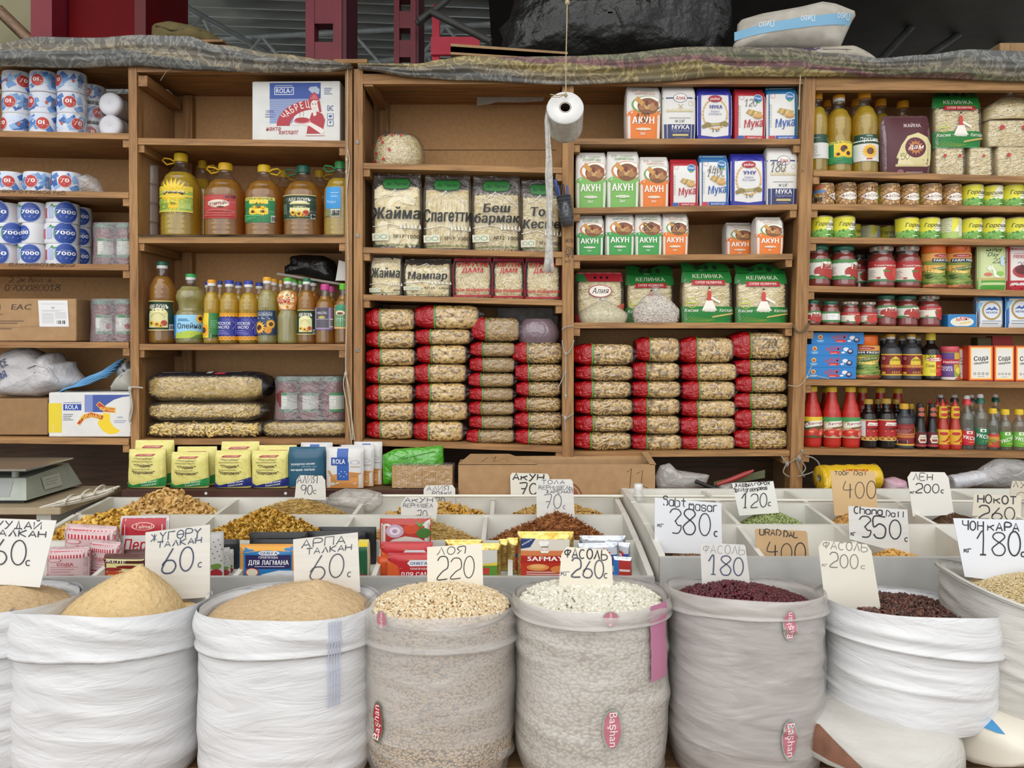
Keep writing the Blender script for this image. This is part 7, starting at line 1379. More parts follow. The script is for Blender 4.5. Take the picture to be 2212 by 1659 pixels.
for q,(a,b,y) in enumerate(((1853,1866,482),(1867,1910,485),(1912,1952,486))): tin('5c',a if q else 1830,b,y,['shaded pea tin nearly hidden behind the second tin','shaded tin at the back showing plain label lines','shaded pea tin at the back beside the front row'][q],T_pea([.2,0,-.15][q],q == 1),d=3.24,group='pea tins at the back')
GL_ = '#23604a'
jar('5d',1751,1804,528,'large green-lidded tomato paste jar by the shelf post',GL_,J_green(),(.2,.72)); jar('5d',1806,1860,529,'large green-lidded tomato paste jar, second from the post',GL_,J_green(.12),(.2,.72)); jar('5d',1889,1945,530,'large red-labelled tomato paste jar beside the shaded jars','mix',J_red(),(.17,.7),lidm=mot('#8a8378','#b8b2a6',60,.35)); jar('5d',1947,2001,530,'large red-labelled tomato paste jar beside the orange-lidded pickles','mix',J_red(.05),(.17,.7),lidm=mot('#8a8378','#b8b2a6',60,.35))
jar('5d',1846,1878,548,'shaded red-labelled jar at the back, by the green lids','#3a3630',J_red(),d=3.2); jar('5d',1872,1898,548,'shaded red-labelled jar at the back, by the front red labels','#3a3630',J_red(),d=3.22)
pk_ = dict(kind='pick',caph=.2,capw=.98,name='pickle_jar',group='orange-lidded pickle jars',lv=(.03,.98))
jar('5d',2004,2055,526,'orange-lidded green chilli pickle jar beside red tomato jars','#d8641e',J_pick(.12),**pk_); t = jar('5d',2057,2110,525,'orange-lidded green chilli pickle jar with handwritten 330','#d8641e',J_pick(-.02),**pk_)
p,w,h = spot('5d',2057,2110,525,3.08); B = Body(w*.98,h,w*.98,2,ang=3); mb = MB(); g = B.print(mb,.42,.95,.84,.95,base=.001,sub=0); g.hand('330',0,1,0,1,'#3a2014',.0016); mb.obj('handwriting',t)
def P_milky(g): g.rect(0,0,1,1,'#c3cf96').rect(0,0,1,.22,'#4a9a3a').rect(0,.22,1,.28,'#b8a860'); g.text('Milky',.5,.86,.09,'#3a5a34',.6,.01,shear=.3,rot=8).text('Day',.45,.77,.09,'#3a5a34',.4,.01,shear=.3); g.hand('220',.45,.92,.62,.72,'#3a3a3c',.0018); g.poly([(.4,.6),(.5,.3),(.7,.28),(.56,.42)],'#e4e8dc').ell(.35,.5,.1,.06,'#d8dcc8').ell(.7,.38,.14,.05,'#8ab85a').ell(.3,.36,.14,.04,'#c86a5a').poly([(.7,.72),(.82,.8),(.86,.56),(.72,.56)],'#b8cfe0')
def P_redmilk(g): g.rect(0,0,1,1,'#d5cfca').rect(0,0,1,.22,'#b02a34').rect(0,.86,1,1,'#a02432'); g.ell(.5,.42,.36,.14,'#a8323a').ell(.5,.45,.28,.1,'#5a1c20'); g.hand('240',.3,.8,.5,.62,'#5a4a44',.0016); g.text('Нежный',.5,.7,.08,'#b8424c',.7,shear=.2); lines(g,.2,.8,(.8,.76),'#c88a8e',.015); [g.ell(.1+.13*q,.05+.06*(q % 3),.03,.015,'#8a1c28') for q in range(7)]
def packet(k,x0,x1,yt,label,fn,col='#cccccc',dep=.045,d=3.09,name='packet',group=None,cat='packet',rz=0,seed=1,z=None,rx=0,e=3.2,wob=.0015,foil=None):
    p,w,h = spot(k,x0,x1,yt,d)
    if z is not None: p = (p[0],d,z); h = PZ(yt,d)-z
    t = thing(name,label,cat,(p[0],p[1]+dep/2,p[2]),rz,group,rx); B = Body(w,h,dep,e,lambda v: 1.,lambda v: max(.08,min(1,.75+v*2,(1.02-v)*6)),wob=wob,seed=seed)
    mb = MB(); B.shell(mb,foil or ink(col,.35),32,[i/14 for i in range(15)]); g = B.print(mb,.0,1,0,.96,.35,sub=9,base=.0008); fn(g); mb.obj('pouch',t); mb = MB(); S = B.front(); mb.grid([[S(i/10,.955+.045*j,.0012+.0007*math.sin(i*3)) for i in range(11)] for j in range(2)],foil or ink(col,.35),True); mb.obj('seal',t); return t
packet('5d',2116,2178,528,'light green milk powder packet with handwritten 220',P_milky,'#b8c48c'); packet('5d',2180,2236,524,'red and white powder packet at the picture edge with handwritten 240',P_redmilk,'#a02432')
for a,b,y,lb,ld,fn in ((1743,1779,648,'small green-lidded paste jar by the post',GL_,J_green(-.1)),(1782,1821,650,'small green-lidded jar showing its back label',GL_,J_green(0,True)),(1825,1864,651,'small red-labelled paste jar, first of two','mix',J_red(.1)),(1866,1901,652,'small red-labelled paste jar beside the bigger green lid','mix',J_red(-.1)),(1903,1945,637,'medium green-lidded paste jar beside small red labels',GL_,J_green(-.1)),(1947,1993,638,'medium green-lidded paste jar, second of two',GL_,J_green(0)),(1995,2043,638,'medium red-labelled paste jar beside the small blue box','mix',J_red(.1))):
    jar('5e',a,b,y,lb,ld if ld != 'mix' else 'mix',fn,(.14,.62) if y > 645 else (.3,.72),lidm=None if ld != 'mix' else mot('#8a8378','#b8b2a6',60,.35),group='smaller paste jars')
def D_akkant(g): g.rect(0,0,1,1,'#2a7cba').ell(.5,.4,.42,.4,'#d8d8c8',20); g.text('Ак',.36,.45,.28,'#c2282e',.16,.03,rot=6).text('Кант',.6,.52,.34,'#c2282e',.34,.03,rot=6); g.poly([(.4,.3),(.8,.45),(.82,.36),(.44,.22)],'#d8b868'); g.rect(0,0,1,.06,'#2a7cba')
def D_akkant2(g): g.rect(0,0,1,1,'#1f74b8'); g.text('Ак',.43,.42,.3,'#b82c34',.1,.03,rot=5).text('Кант',.59,.5,.38,'#b82c34',.22,.03,rot=5); g.rect(.46,.14,.66,.4,'#b82c34').rect(.48,.18,.6,.24,'#d89a9a'); g.ell(.17,.62,.045,.2,'#d8b04a').ell(.17,.6,.03,.12,'#b8482e').rect(.1,.28,.24,.34,'#9ac0d8').rect(.12,.18,.22,.24,'#9ac0d8'); g.ell(.78,.55,.055,.17,'#d8d8dc').ell(.86,.36,.06,.24,'#1c2450').ell(.86,.4,.035,.12,'#b0b0c0').poly([(.68,.3),(.74,.38),(.76,.22),(.7,.18)],'#d8d8dc')
carton('5e',2048,2108,679,'small blue and white sugar box beside the paste jars',D_akkant,ink('#2a7cba'),.05,3.09,name='sugar_box')
def D_nev(g): g.rect(0,0,1,1,'#d6d8da').rect(0,.82,1,1,'#3a86c0').poly([(0,.82),(.2,.82),(0,.5)],'#7ab0d8'); g.ell(.5,.56,.36,None,'#a88a48',26).ell(.5,.56,.29,None,'#d0d6e0',26); g.poly([(.24,.56),(.42,.68),(.5,.62),(.6,.7),(.76,.56),(.6,.6),(.5,.56),(.4,.6)],'#3a5a9a'); g.text('NEVADA',.5,.46,.07,'#2c3f74',.44,.015); lines(g,.15,.85,(.2,.12),'#7a8a9a',.02)
navy = mot('#1d3f6c','#b0b8c4',7,.3,metal=.4)
packet('5e',2113,2170,640,'silver and blue vacuum pack with mountain badge beside the blue box',D_nev,'#8aa0b8',.05,3.09,'coffee_pack','vacuum packs with mountain badge',e=5,foil=navy); packet('5e',2176,2236,634,'blue-topped vacuum pack with mountain badge at the picture edge',D_nev,'#2a6ab0',.05,3.09,'coffee_pack','vacuum packs with mountain badge',e=5)
zb_ = zs('5f',1795); hb = 25*3.08/F
for q,(a,b) in enumerate(((1738,1849),(1739,1850),(1741,1852),(1753,1866))): carton(None,a,b,HY-(zb_+hb*(q+.985)-CZ)*F/3.08,'flat blue sugar box, '+['bottom','second lowest','third','topmost, pushed aside'][q]+' of the stack of four',D_akkant2,ink('#1f74b8'),.12,3.08,name='sugar_box',z=zb_+hb*q,group='stack of blue sugar boxes')
jar('5f',1853,1911,724,'orange-lidded green chilli pickle jar beside the stack of blue boxes','#d8641e',J_pick(-.16),kind='pick',caph=.23,capw=.9,name='pickle_jar',group='orange-lidded pickle jars',lv=(.03,.98))
def L_sink(g): g.rect(0,0,1,1,'#7a1f20').rect(0,.0,1,.06,'#d2b03a').rect(0,.95,1,1,'#d2b03a'); g.poly([(.3,.5),(.32,.74),(.5,.9),(.68,.74),(.7,.5)],'#d2b82e'); g.text('СИНКАН',.5,.68,.09,'#3a2a10',.36,.02); g.rect(0,.36,1,.5,'#a8562e').rect(.2,.38,.9,.47,'#c8863a'); g.poly([(.3,.28),(.5,.34),(.7,.28),(.6,.1),(.4,.1)],'#5a1416'); [g.rect(.38+.06*q,.08,.41+.06*q,.2,'#c8863a') for q in range(5)]; g.ell(.12,.12,.07,.05,'#d2a83a').ell(.9,.12,.07,.05,'#d2a83a'); g.ring(.12,.8,.05,None,.3,'#d8c8b8')
dk = mot('#33353a','#3f4146',8,.35); soy = mot('#140f0c','#1c1512',8,.12); soyg = dict(group='dark sauce bottles',name='sauce_bottle')
def sb(k,x0,x1,yt,label,liq,cap,lab,lv,kind='soy',d=3.085,cat='sauce bottle',**q): p,w,h = spot(k,x0,x1,yt,d); a = dict(soyg); a.update(q); return bottle(kind,p,w,h,label,cat,liq,cap,a.pop('capw',.42),a.pop('caph',.1),a.pop('cap2',None),a.pop('capk','screw'),lab=lab,lv=lv,opaque=a.pop('opaque',True),lang=a.pop('lang',2.7),**a)
sb('5f',1912,1957,721,'grey sauce bottle with maroon pagoda label beside the pickle jar',dk,'#d0a02c',L_sink,(.1,.62),cap2='#d8d4cc'); sb('5f',1958,2000,721,'grey sauce bottle with maroon pagoda label beside the soy sauce',dk,'#d0a02c',L_sink,(.1,.62),cap2='#d8d4cc')
for a,b,s_ in ((1900,1934,'grey sauce bottle at the back beside the pickle jar'),(1940,1972,'grey sauce bottle at the back between the pagoda labels'),(1974,2008,'grey sauce bottle at the back beside the soy sauce')): sb('5f',a,b,725,s_,dk,'#d0a02c',L_sink,(.1,.62),cap2='#d8d4cc',d=3.17)
def L_yun(g): g.rect(0,0,.5,1,'#d8cf3e').rect(.5,0,1,1,'#b5221e'); g.poly([(.1,.78),(.3,.88),(.7,.88),(.92,.78),(.7,.68),(.3,.68)],'#b5221e').poly([(.14,.78),(.31,.86),(.69,.86),(.88,.78),(.69,.7),(.31,.7)],'#e4d8cc'); g.text('ЮН И',.5,.73,.1,'#b5221e',.5,.02); g.text('Соев',.3,.42,.14,'#8a4a1c',.3,.015).text('ый соус',.74,.42,.12,'#e0a03a',.4,.015); lines(g,.3,.7,(.3,.24,.18),'#c88a3a',.02); g.hand('120',.1,.4,.84,.98,'#2c241c',.0014)
sb('5f',2001,2042,719,'black soy sauce bottle with red and yellow label, yellow foil cap',soy,'#d8bf2c',L_yun,(.1,.62),capw=.46,caph=.14,opaque=True)
def L_nat(g): g.rect(0,0,.5,1,'#5a3a78').rect(.5,0,1,1,'#c89a3a').poly([(.5,.3),(.9,.6),(1,.4),(1,0),(.5,0)],'#8a9a3a'); g.ell(.72,.34,.16,.13,'#d8cf4a').rect(.08,.58,.74,.76,'#b02a3a').text('National',.42,.615,.11,'#f0e6e6',.56,.015); g.text('MIXED',.26,.42,.08,'#e8e0ee',.36,.01).text('PICKLE',.26,.33,.08,'#e8e0ee',.38,.01); g.rect(0,0,1,.1,'#d8d0c8'); [g.poly([(.5+.1*q,.02),(.9,.3-.08*q),(.94,.26-.08*q),(.56+.1*q,0)],'#b8402e') for q in range(3)]
jar('5f',2041,2082,748,'pink-lidded mixed pickle tub with purple and yellow label','#c04a56',L_nat,(.02,.97),kind='pick',caph=.17,capw=.96,name='pickle_jar',group='pickle tubs')
def D_soda(g): g.rect(0,0,1,1,'#c8401e').rect(.03,.02,.97,.98,'#dd7a22').rect(.08,.05,.92,.95,'#ecd08a').rect(.13,.08,.87,.92,'#d9d6cf'); g.text('Сода',.5,.58,.13,'#1c1a1a',.62,.035,shear=.1,rot=6); g.text('пищевая',.5,.48,.07,'#1c1a1a',.62,.03,shear=.1,rot=6); [g.ring(.24+.17*q,.2,.055,None,.35,'#4a4a4a') for q in range(4)]; lines(g,.36,.64,(.11,),'#8a8a88',.012)
sod = dict(name='soda_box',group='boxes of baking soda')
for q,(a,b) in enumerate(((2093,2145),(2148,2191),(2194,2240))): carton('5f',a,b,747,'white and orange baking soda box, '+['with yellow side, first of the row','second of the row','cut by the picture edge'][q],D_soda,ink('#c9401f'),.055,3.085,**sod)
carton('5f',2070,2094,752,'baking soda box mostly hidden behind the pickle tub',D_soda,ink('#8a8a2c'),.055,3.13,**sod); carton('5f',2144,2187,726,'red box standing behind the second baking soda box',lambda g: g.rect(0,0,1,1,'#a02420').ell(.5,.7,.1,.05,'#c86a5a'),ink('#a02420'),.05,3.17,name='small_box'); carton('5f',2112,2143,729,'dim olive box behind the first baking soda box',None,ink('#55491f'),.05,3.17,name='small_box')
def L_ket(top):
    def fn(g): g.rect(0,0,1,1,'#b8a582' if top != '#d9b82a' else '#4a5a34').rect(0,.78,1,1,top); g.poly([(.08,.62),(.3,.8),(.96,.84),(.92,.6),(.5,.56),(.14,.46)],'#e0dccf'); g.text('Кетчуп',.54,.64,.13,'#8a2438',.66,.015,shear=.25,rot=4); lines(g,.3,.8,(.58,),'#8a7a70',.015); g.poly([(.36,.5),(.9,.56),(.94,.5),(.42,.44)],'#6a3a22'); [g.ell(.22+.2*q,.22+.07*(q % 2),.19,.16,['#b52a22','#c8402e','#a8241e','#d0543a'][q],14) for q in range(4)]; g.ell(.35,.3,.08,.05,'#e08a6a').ell(.7,.2,.07,.09,'#dd8060'); g.ell(.92,.88,.09,.07,'#e4e0d8')
    return fn
ket = mot('#a8231a','#b52c20',6,.28)
for a,b,y,tp,lb in ((1741,1783,835,'#d9b82a','red ketchup bottle with yellow-topped label by the shelf post'),(1785,1825,836,'#3f8a4a','red ketchup bottle with green-topped label, middle of the front three'),(1826,1866,836,'#3f8a4a','red ketchup bottle with green-topped label beside dark soy sauce')): sb('5g',a,b,y,lb,ket,'#d9b21e',L_ket(tp),(.17,.54),'ketchup',capw=.52,caph=.075,group='ketchup bottles',name='ketchup_bottle')
for a,b,y,lb in ((1727,1762,838,'ketchup bottle at the back, half hidden by the post'),(1775,1812,838,'ketchup bottle at the back, second from the post'),(1852,1890,838,'ketchup bottle at the back, above the first soy cap'),(1892,1928,838,'ketchup bottle at the back, above the second soy cap'),(1930,1966,839,'ketchup bottle at the back, last of its row')): sb('5g',a,b,y,lb,ket,'#d9b21e',L_ket('#3f8a4a'),(.17,.54),'ketchup',d=3.24,capw=.52,caph=.08,group='ketchup bottles at the back',name='ketchup_bottle')
def L_soy2(g): g.rect(0,0,1,1,'#a3201f').rect(0,0,1,.04,'#d8c07a').rect(0,.96,1,1,'#d8c07a'); g.poly([(.3,.72),(.36,.88),(.9,.84),(.94,.68),(.6,.72)],'#e2ddd2'); g.text('Mivr Cans',.62,.74,.07,'#8a2a2c',.5,.01); g.text('СОЕВЫЙ',.58,.54,.09,'#2c1414',.6,.02); lines(g,.3,.85,(.44,),'#d8a04a',.03); [g.ell(.1+.11*q,.1+.06*(q % 2),.07,.06,['#c8a24a','#a87a2c'][q % 2],9) for q in range(9)]; g.rect(0,.2,.24,.94,'#c8ccd0')
def L_soy3(g): L_soy2(g); g.rect(0,.2,.24,.94,'#a3201f')
sb('5g',1866,1902,863,'black soy sauce bottle with red label and gold cap beside ketchup',soy,'#a8862e',L_soy2,(.17,.64),capw=.5,caph=.09); sb('5g',1904,1943,862,'black soy sauce bottle with red label, second gold cap',soy,'#a8862e',L_soy3,(.17,.64),capw=.5,caph=.09)
for a,b,s_ in ((1890,1916,'soy sauce bottle with gold cap behind the first one'),(1929,1957,'soy sauce bottle with gold cap behind the second one')): sb('5g',a,b,863,s_,soy,'#a8862e',None,None,d=3.16,capw=.5,caph=.09)
def L_sink2(g): g.rect(0,0,1,1,'#7a1f20').rect(0,0,1,.07,'#d2b03a'); g.rect(0,.8,1,.9,'#8f2c2c').rect(0,.5,1,.56,'#b87a5a').rect(0,.36,1,.48,'#b86a34'); g.poly([(.78,.5),(.8,.8),(1,.9),(1,.5)],'#d2b82e'); barcode(g,.08,.1,.45,.24); lines(g,.05,.6,(.72,.66,.6),'#c89a90',.014)
sb('5g',1943,1983,873,'grey sauce bottle with maroon back label and yellow cap on the bottom shelf',dk,'#d0a02c',L_sink2,(.08,.62),capw=.44,caph=.11); sb('5g',1962,1988,873,'grey sauce bottle with yellow cap behind the maroon back label',dk,'#d0a02c',None,None,d=3.16,capw=.44,caph=.11)
def L_sm(g): g.rect(0,0,1,1,'#5a1a1c').rect(0,0,1,.12,'#a8383a'); g.poly([(.2,.5),(.3,.8),(.7,.8),(.8,.5),(.7,.25),(.3,.25)],'#d8cdb8').rect(.32,.35,.68,.5,'#8a2a2a').text('СОУС',.5,.58,.1,'#3a1a18',.36,.01); barcode(g,.78,.2,1,.9)
def Ln_dk(g): g.rect(0,0,1,1,'#1f1512').ell(.5,.72,.34,.18,'#a8523a').ell(.5,.25,.34,.18,'#a8523a')
def Ln_y(g): g.rect(0,0,1,1,'#d2ae2c').ell(.5,.75,.3,.14,'#b02a22').ell(.5,.3,.3,.14,'#b02a22')
def L_ch(g): g.rect(0,0,1,1,'#cfa326').rect(0,.0,1,.1,'#b02a22').rect(.6,.12,1,.24,'#b02a22'); g.ell(.4,.76,.24,.1,'#b02a22'); g.poly([(.7,.66),(.8,.6),(.66,.36),(.42,.24),(.22,.26),(.44,.34),(.6,.5)],'#b52a1e')
chl = mot('#9c2a1c','#a8351f',8,.2)
for a,b,s_ in ((1982,2006,'small dark sauce bottle with cream emblem label, first of two'),(2008,2031,'small dark sauce bottle with cream emblem label beside chilli sauce')): sb('5g',a,b,872,s_,soy,'#2a1c18',L_sm,(.06,.4),'chili',neck_lab=(Ln_dk,.74,1),capw=.55,caph=.06,group='small sauce bottles')
for a,b,s_ in ((2030,2057,'small red chilli sauce bottle with yellow pepper label, first of two'),(2057,2083,'small red chilli sauce bottle with yellow pepper label beside red vinegar')): sb('5g',a,b,863,s_,chl,'#b8342c',L_ch,(.08,.46),'chili',neck_lab=(Ln_y,.72,1),capw=.4,caph=.14,capk='spout',group='small sauce bottles')
for a,b,y,s_ in ((2004,2024,862,'red spouted sauce bottle at the back behind dark bottles'),(2020,2042,862,'red spouted sauce bottle at the back behind chilli sauce'),(2040,2064,863,'red spouted sauce bottle at the back between the chilli sauces')): sb('5g',a,b,y,s_,chl,'#b8342c',None,None,'chili',d=3.17,neck_lab=(Ln_y,.72,1),capw=.4,caph=.13,capk='spout',group='small sauce bottles at the back')
vin = lambda: liquid('clear_vinegar','#a9b0a8','#e8ece6',.85)
def L_uk(c):
    def fn(g): g.rect(0,0,1,1,c).rect(.3,.78,.6,.97,'#e4e0d8').ell(.45,.87,.08,.06,c); g.text('УКСУС',.5,.38,.22,'#eef0e8',.86,.03,rot=-12 if c != '#5aa02c' else 22); lines(g,.4,.8,(.2,),'#e0c84a',.03)
    return fn
def vb(x0,x1,y,lb,cap,lab,lv,d=3.085,**k): return sb('5g',x0,x1,y,lb,vin(),cap,lab,lv,'vin',d=d,cat='vinegar bottle',opaque=False,name='vinegar_bottle',group='clear vinegar bottles',**k)
vb(2083,2111,855,'clear vinegar bottle with red label and red cap','#c8343c',L_uk('#b82430'),(.1,.42),capk='sport',capw=.6,caph=.16); vb(2112,2141,852,'clear vinegar bottle with dark green label and green cap','#1f5a48',L_uk('#1a6a44'),(.12,.46),capk='sport',capw=.6,caph=.16)
def L_vo(g): g.rect(0,0,1,1,'#c98a34').rect(0,.8,1,1,'#b8342c').ell(.6,.3,.4,.2,'#a8482c').rect(.1,0,.9,.14,'#b8342c'); g.ell(.3,.5,.2,.12,'#7a8a34')
vb(2140,2164,883,'small yellow-capped clear bottle with orange label','#d9b81e',L_vo,(.08,.44),capw=.62,caph=.11); vb(2166,2193,885,'small yellow-capped vinegar bottle with lime green label','#d9b81e',L_uk('#5aa02c'),(.1,.52),capw=.6,caph=.12); vb(2196,2224,885,'small yellow-capped vinegar bottle at the picture edge, lime label','#d9b81e',L_uk('#6aa83c'),(.1,.52),capw=.6,caph=.12)
for a,b,y,s_,c in ((2026,2052,853,'grey-capped clear bottle at the back above the chilli sauce','#3a4a48'),(2056,2084,853,'grey-capped clear bottle at the back beside the red cap','#3a4a48'),(2094,2118,853,'grey-capped clear bottle at the back between red and green caps','#3a4a48'),(2146,2170,852,'green-capped clear bottle at the back above the orange label','#1f5a48')): vb(a,b,y,s_,c,None,None,d=3.2,capk='sport',capw=.6,caph=.14)
# ================================================================ BEHIND AND BETWEEN THE TRAYS
zl = PZ(1058,2.9)+.0012
def P_eld(c,w_,s1):
    def fn(g):
        g.rect(0,0,1,1,'#d6cd78'); r = random.Random(len(w_)+3)
        for q in range(16): x,y = r.uniform(.05,.8),r.uniform(.3,.85); g.line([(x,y),(x+.08,y-.03),(x+.14,y-.09)],.0008,'#a39a52')
        g.poly([(.22,.88),(.3,.93),(.78,.93),(.7,.88)],'#a82430'); g.text('ЭЛСУЙӨР',.5,.89,.03,'#ecdcc8',.4); g.text('"Элсуйөр"',.45,.78,.055,'#4a3a24',.56,shear=.15); lines(g,.15,.7,(.72,.51),'#6a5a34',.012); g.text('"Элдик"',.45,.58,.08,'#3a2418',.52,.025,shear=.15); g.text('"Народная"',.46,.4,.08,'#3a2418',.62,.025,shear=.15)
        g.poly([(0,0),(.14,.07),(1,.3),(1,.06),(.0,.01)],c).poly([(0,.16),(0,0),(.16,.08)],c); g.text(s1,.62,.155,.045,'#e8ecdc',.44,.012,rot=9); g.text(w_,.62,.075,.055,'#e8ecdc',.42,.02,rot=8)
    return fn
yb_ = mot('#d2c874','#ddd48a',24,.42,bs=1.,bd=.008)
for q,(a,b,y,c,w_,s1,lb) in enumerate(((274,352,972,'#2c8a48','тонкая','ичке кесме','yellow noodle packet with green band, first on the dark ledge'),(366,446,978,'#2c8a48','тонкая','ичке кесме','yellow noodle packet with green band, second on the dark ledge'),(461,538,975,'#252f78','плоская','жалпак кесме','yellow noodle packet with navy band beside the green banded ones'),(542,619,975,'#252f78','плоская','жалпак кесме','yellow noodle packet with navy band beside the teal packet'))):
    packet(None,a,b,y,lb,P_eld(c,w_,s1),'',.05,2.925,'noodle_packet','yellow noodle packets','noodles',z=zl,seed=q,foil=yb_,wob=.0045)
    packet(None,a+14,b+18,y-20+(q % 2)*8,['yellow packet behind the first green banded one','yellow packet behind the second green banded one','yellow packet behind the first navy banded one','yellow packet behind the second navy banded one'][q],P_eld(c,w_,s1),'',.045,2.982,'noodle_packet','yellow noodle packets at the back','noodles',z=zl,seed=q+9,foil=yb_,wob=.004,rz=.04)
def P_teal(g): g.rect(0,0,1,1,'#1f5068').rect(0,.86,1,1,'#2a5f78'); g.text('жумуртка кесме',.42,.6,.055,'#dfe6e8',.66,.012,rot=2); g.text('яичная лапша',.42,.45,.06,'#dfe6e8',.66,.012,rot=2); lines(g,.1,.8,(.55,),'#8fb0bc',.01); g.poly([(0,0),(.5,.14),(1,.1),(1,0)],'#8a6a48')
packet(None,621,700,967,'teal noodle packet beside the navy banded yellow ones',P_teal,'#1f5068',.05,2.925,'noodle_packet',None,'noodles',z=zl,seed=21,wob=.003)
def P_rola(g): g.rect(0,0,1,1,'#cfcdca').poly([(0,0),(1,0),(1,.38),(.6,.42),(0,.3)],'#c88a4a'); g.rect(.3,.66,.6,1,'#2a56a0'); g.rect(.3,.2,.62,.66,'#2f5aa4').rect(.14,.58,.58,.78,'#1f468e').text('ROLA',.35,.62,.12,'#eceef2',.34,.008); [g.ell(.46+.1*math.cos(q),.36+.07*math.sin(q),.018,None,'#a8b8dc',8) for q in range(6)]; [g.poly([(.04+.03*q,.42-.05*q),(.1+.03*q,.46-.05*q),(.12+.03*q,.38-.05*q)],'#b8864a') for q in range(6)]; g.ring(.78,.66,.12,.05,.1,'#7a8ab0'); lines(g,.66,.92,(.54,.36,.3),'#8a6a4a',.012)
for q,(a,b,y,d,lb) in enumerate(((704,784,966,2.925,'white noodle packet with blue vertical band and wheat print'),(735,806,962,2.96,'white noodle packet just behind the blue banded one'),(764,824,955,2.995,'white noodle packet rearmost of three by the green bag'))): packet(None,a,b,y,lb,P_rola,'#c4c2c0',.03,d,'noodle_packet','white noodle packets','noodles',z=zl,seed=30+q,wob=.003)
packet(None,648,716,957,'white packet with blue top behind the teal one',P_rola,'#c4c2c0',.04,2.985,'noodle_packet',None,'noodles',z=zl,seed=35)
gr = clear('green_bag_plastic',tint='#4a9a2a',haze=.9,haze_col='#4aa522',gloss=.6,rough=.2,bscale=16,bst=1.6)
t,S = lump('green_bag','crumpled bright green plastic bag behind the pack of wooden sticks','bag',[(824,1060),(823,995),(850,982),(880,980),(925,976),(956,974),(958,1005),(955,1060)],2.97,.03,gr,44,wob=.03,k=(20,60)); t.location.z = zl
MB().tube([S(835,990,.003),S(870,1000,.004),S(940,985,.003)],.002,gr).obj('fold_ridge',t)
d = 2.925; x0,x1 = PX(846,d),PX(980,d); h = PZ(1005,d)-zl; t = thing('stick_pack','clear pack of thin wooden sticks standing on the dark ledge','sticks',((x0+x1)/2,d,zl)); w = x1-x0
for q in range(2):
    mb = MB(); rr = random.Random(q); n = 26
    for i in range(n): xx = -w/2+.002+(w/2-.004)*(i/n+q)+(.001 if q else 0); mb.box(xx,xx+w/2/n*.86,.001+rr.uniform(0,.002),.04,.001,h*(.93+.03*rr.random()),[mot('#b58d55','#c39c64',30,.7),mot('#a98049','#b89058',30,.7)][i % 2])
    mb.obj('stick_bundle',t)
mb = MB(); B = Body(w*1.02,h*1.05,.046,5,lambda v: 1+.01*math.sin(9*v),wob=.0012,seed=3); B.shell(mb,FILM(),36,[i/8 for i in range(9)]); mb.move(Matrix.Translation((0,.021,0))); mb.obj('film',t)
# large open carton
d = 2.91; x0,x1,zt,zb_ = PX(990,d),PX(1415,d),PZ(1003,d),.765; t = thing('open_carton','large open brown carton with handwritten strokes behind the pasta tray','box',((x0+x1)/2,d,zb_)); w = x1-x0; H = zt-zb_; W2 = w/2; dp = .125
for nm,a in (('front_panel',(-W2,W2,0,.004)),('rear_panel',(-W2,W2,dp-.004,dp)),('side_panel',(-W2,-W2+.004,.004,dp-.004)),('side_panel',(W2-.004,W2,.004,dp-.004)),('base_panel',(-W2+.004,W2-.004,.004,dp-.004))): MB().box(*a,0,H if nm != 'base_panel' else .004,kraft).obj(nm,t)
q = lambda x: PX(x,d)-(x0+x1)/2
fl = lambda nm,pts: (lambda m: (m.add(pts+[(x,y,z-.003) for x,y,z in pts],[(0,1,2,3),(7,6,5,4),(0,4,5,1),(1,5,6,2),(2,6,7,3),(3,7,4,0)],kraft),m.obj(nm,t)))(MB())
fl('left_flap',[(-W2,0,H+.001),(q(1160),0,H+.001),(q(1100),dp,H+.022),(q(1012),dp,H+.022)]); fl('rear_flap',[(q(1100),dp-.002,H+.001),(W2,dp-.002,H+.001),(W2-.02,dp+.02,H+.014),(q(1105),dp+.02,H+.010)]); fl('right_flap',[(W2-.02,0,H+.001),(W2+.004,0,H+.001),(W2-.005,dp,H+.03),(W2-.03,dp,H+.03)])
mb = MB(); g = G(mb,lambda u,v,o: (PX(u,d)-(x0+x1)/2,-o-.0006,PZ(v,d)-zb_),d/F,d/F)
for s_ in ([(1354,1020),(1364,1012),(1359,1066)],[(1375,1023),(1388,1016),(1385,1048),(1404,1056)]): g.line(s_,.0022,'#3a2416')
mb.obj('handwritten_strokes',t); mb = MB(); g = G(mb,g.S,d/F,d/F); g.ring(1221,1078,38,38,.08,'#7a3a30',185,355); g.ring(1221,1078,30,30,.3,'#8a4a3c',195,345,14); mb.obj('ornament_print',t)
mb = MB(); g = G(mb,lambda u,v,o: (PX(u,d)-(x0+x1)/2,dp*v,H+.0016+.021*v+o),d/F,dp); g.line([(1040,.2),(1053,.65)],.002,'#3a2a1c').line([(1062,.5),(1070,.7),(1066,.2),(1088,.5),(1098,.3)],.002,'#3a2a1c'); mb.obj('flap_marks',t)
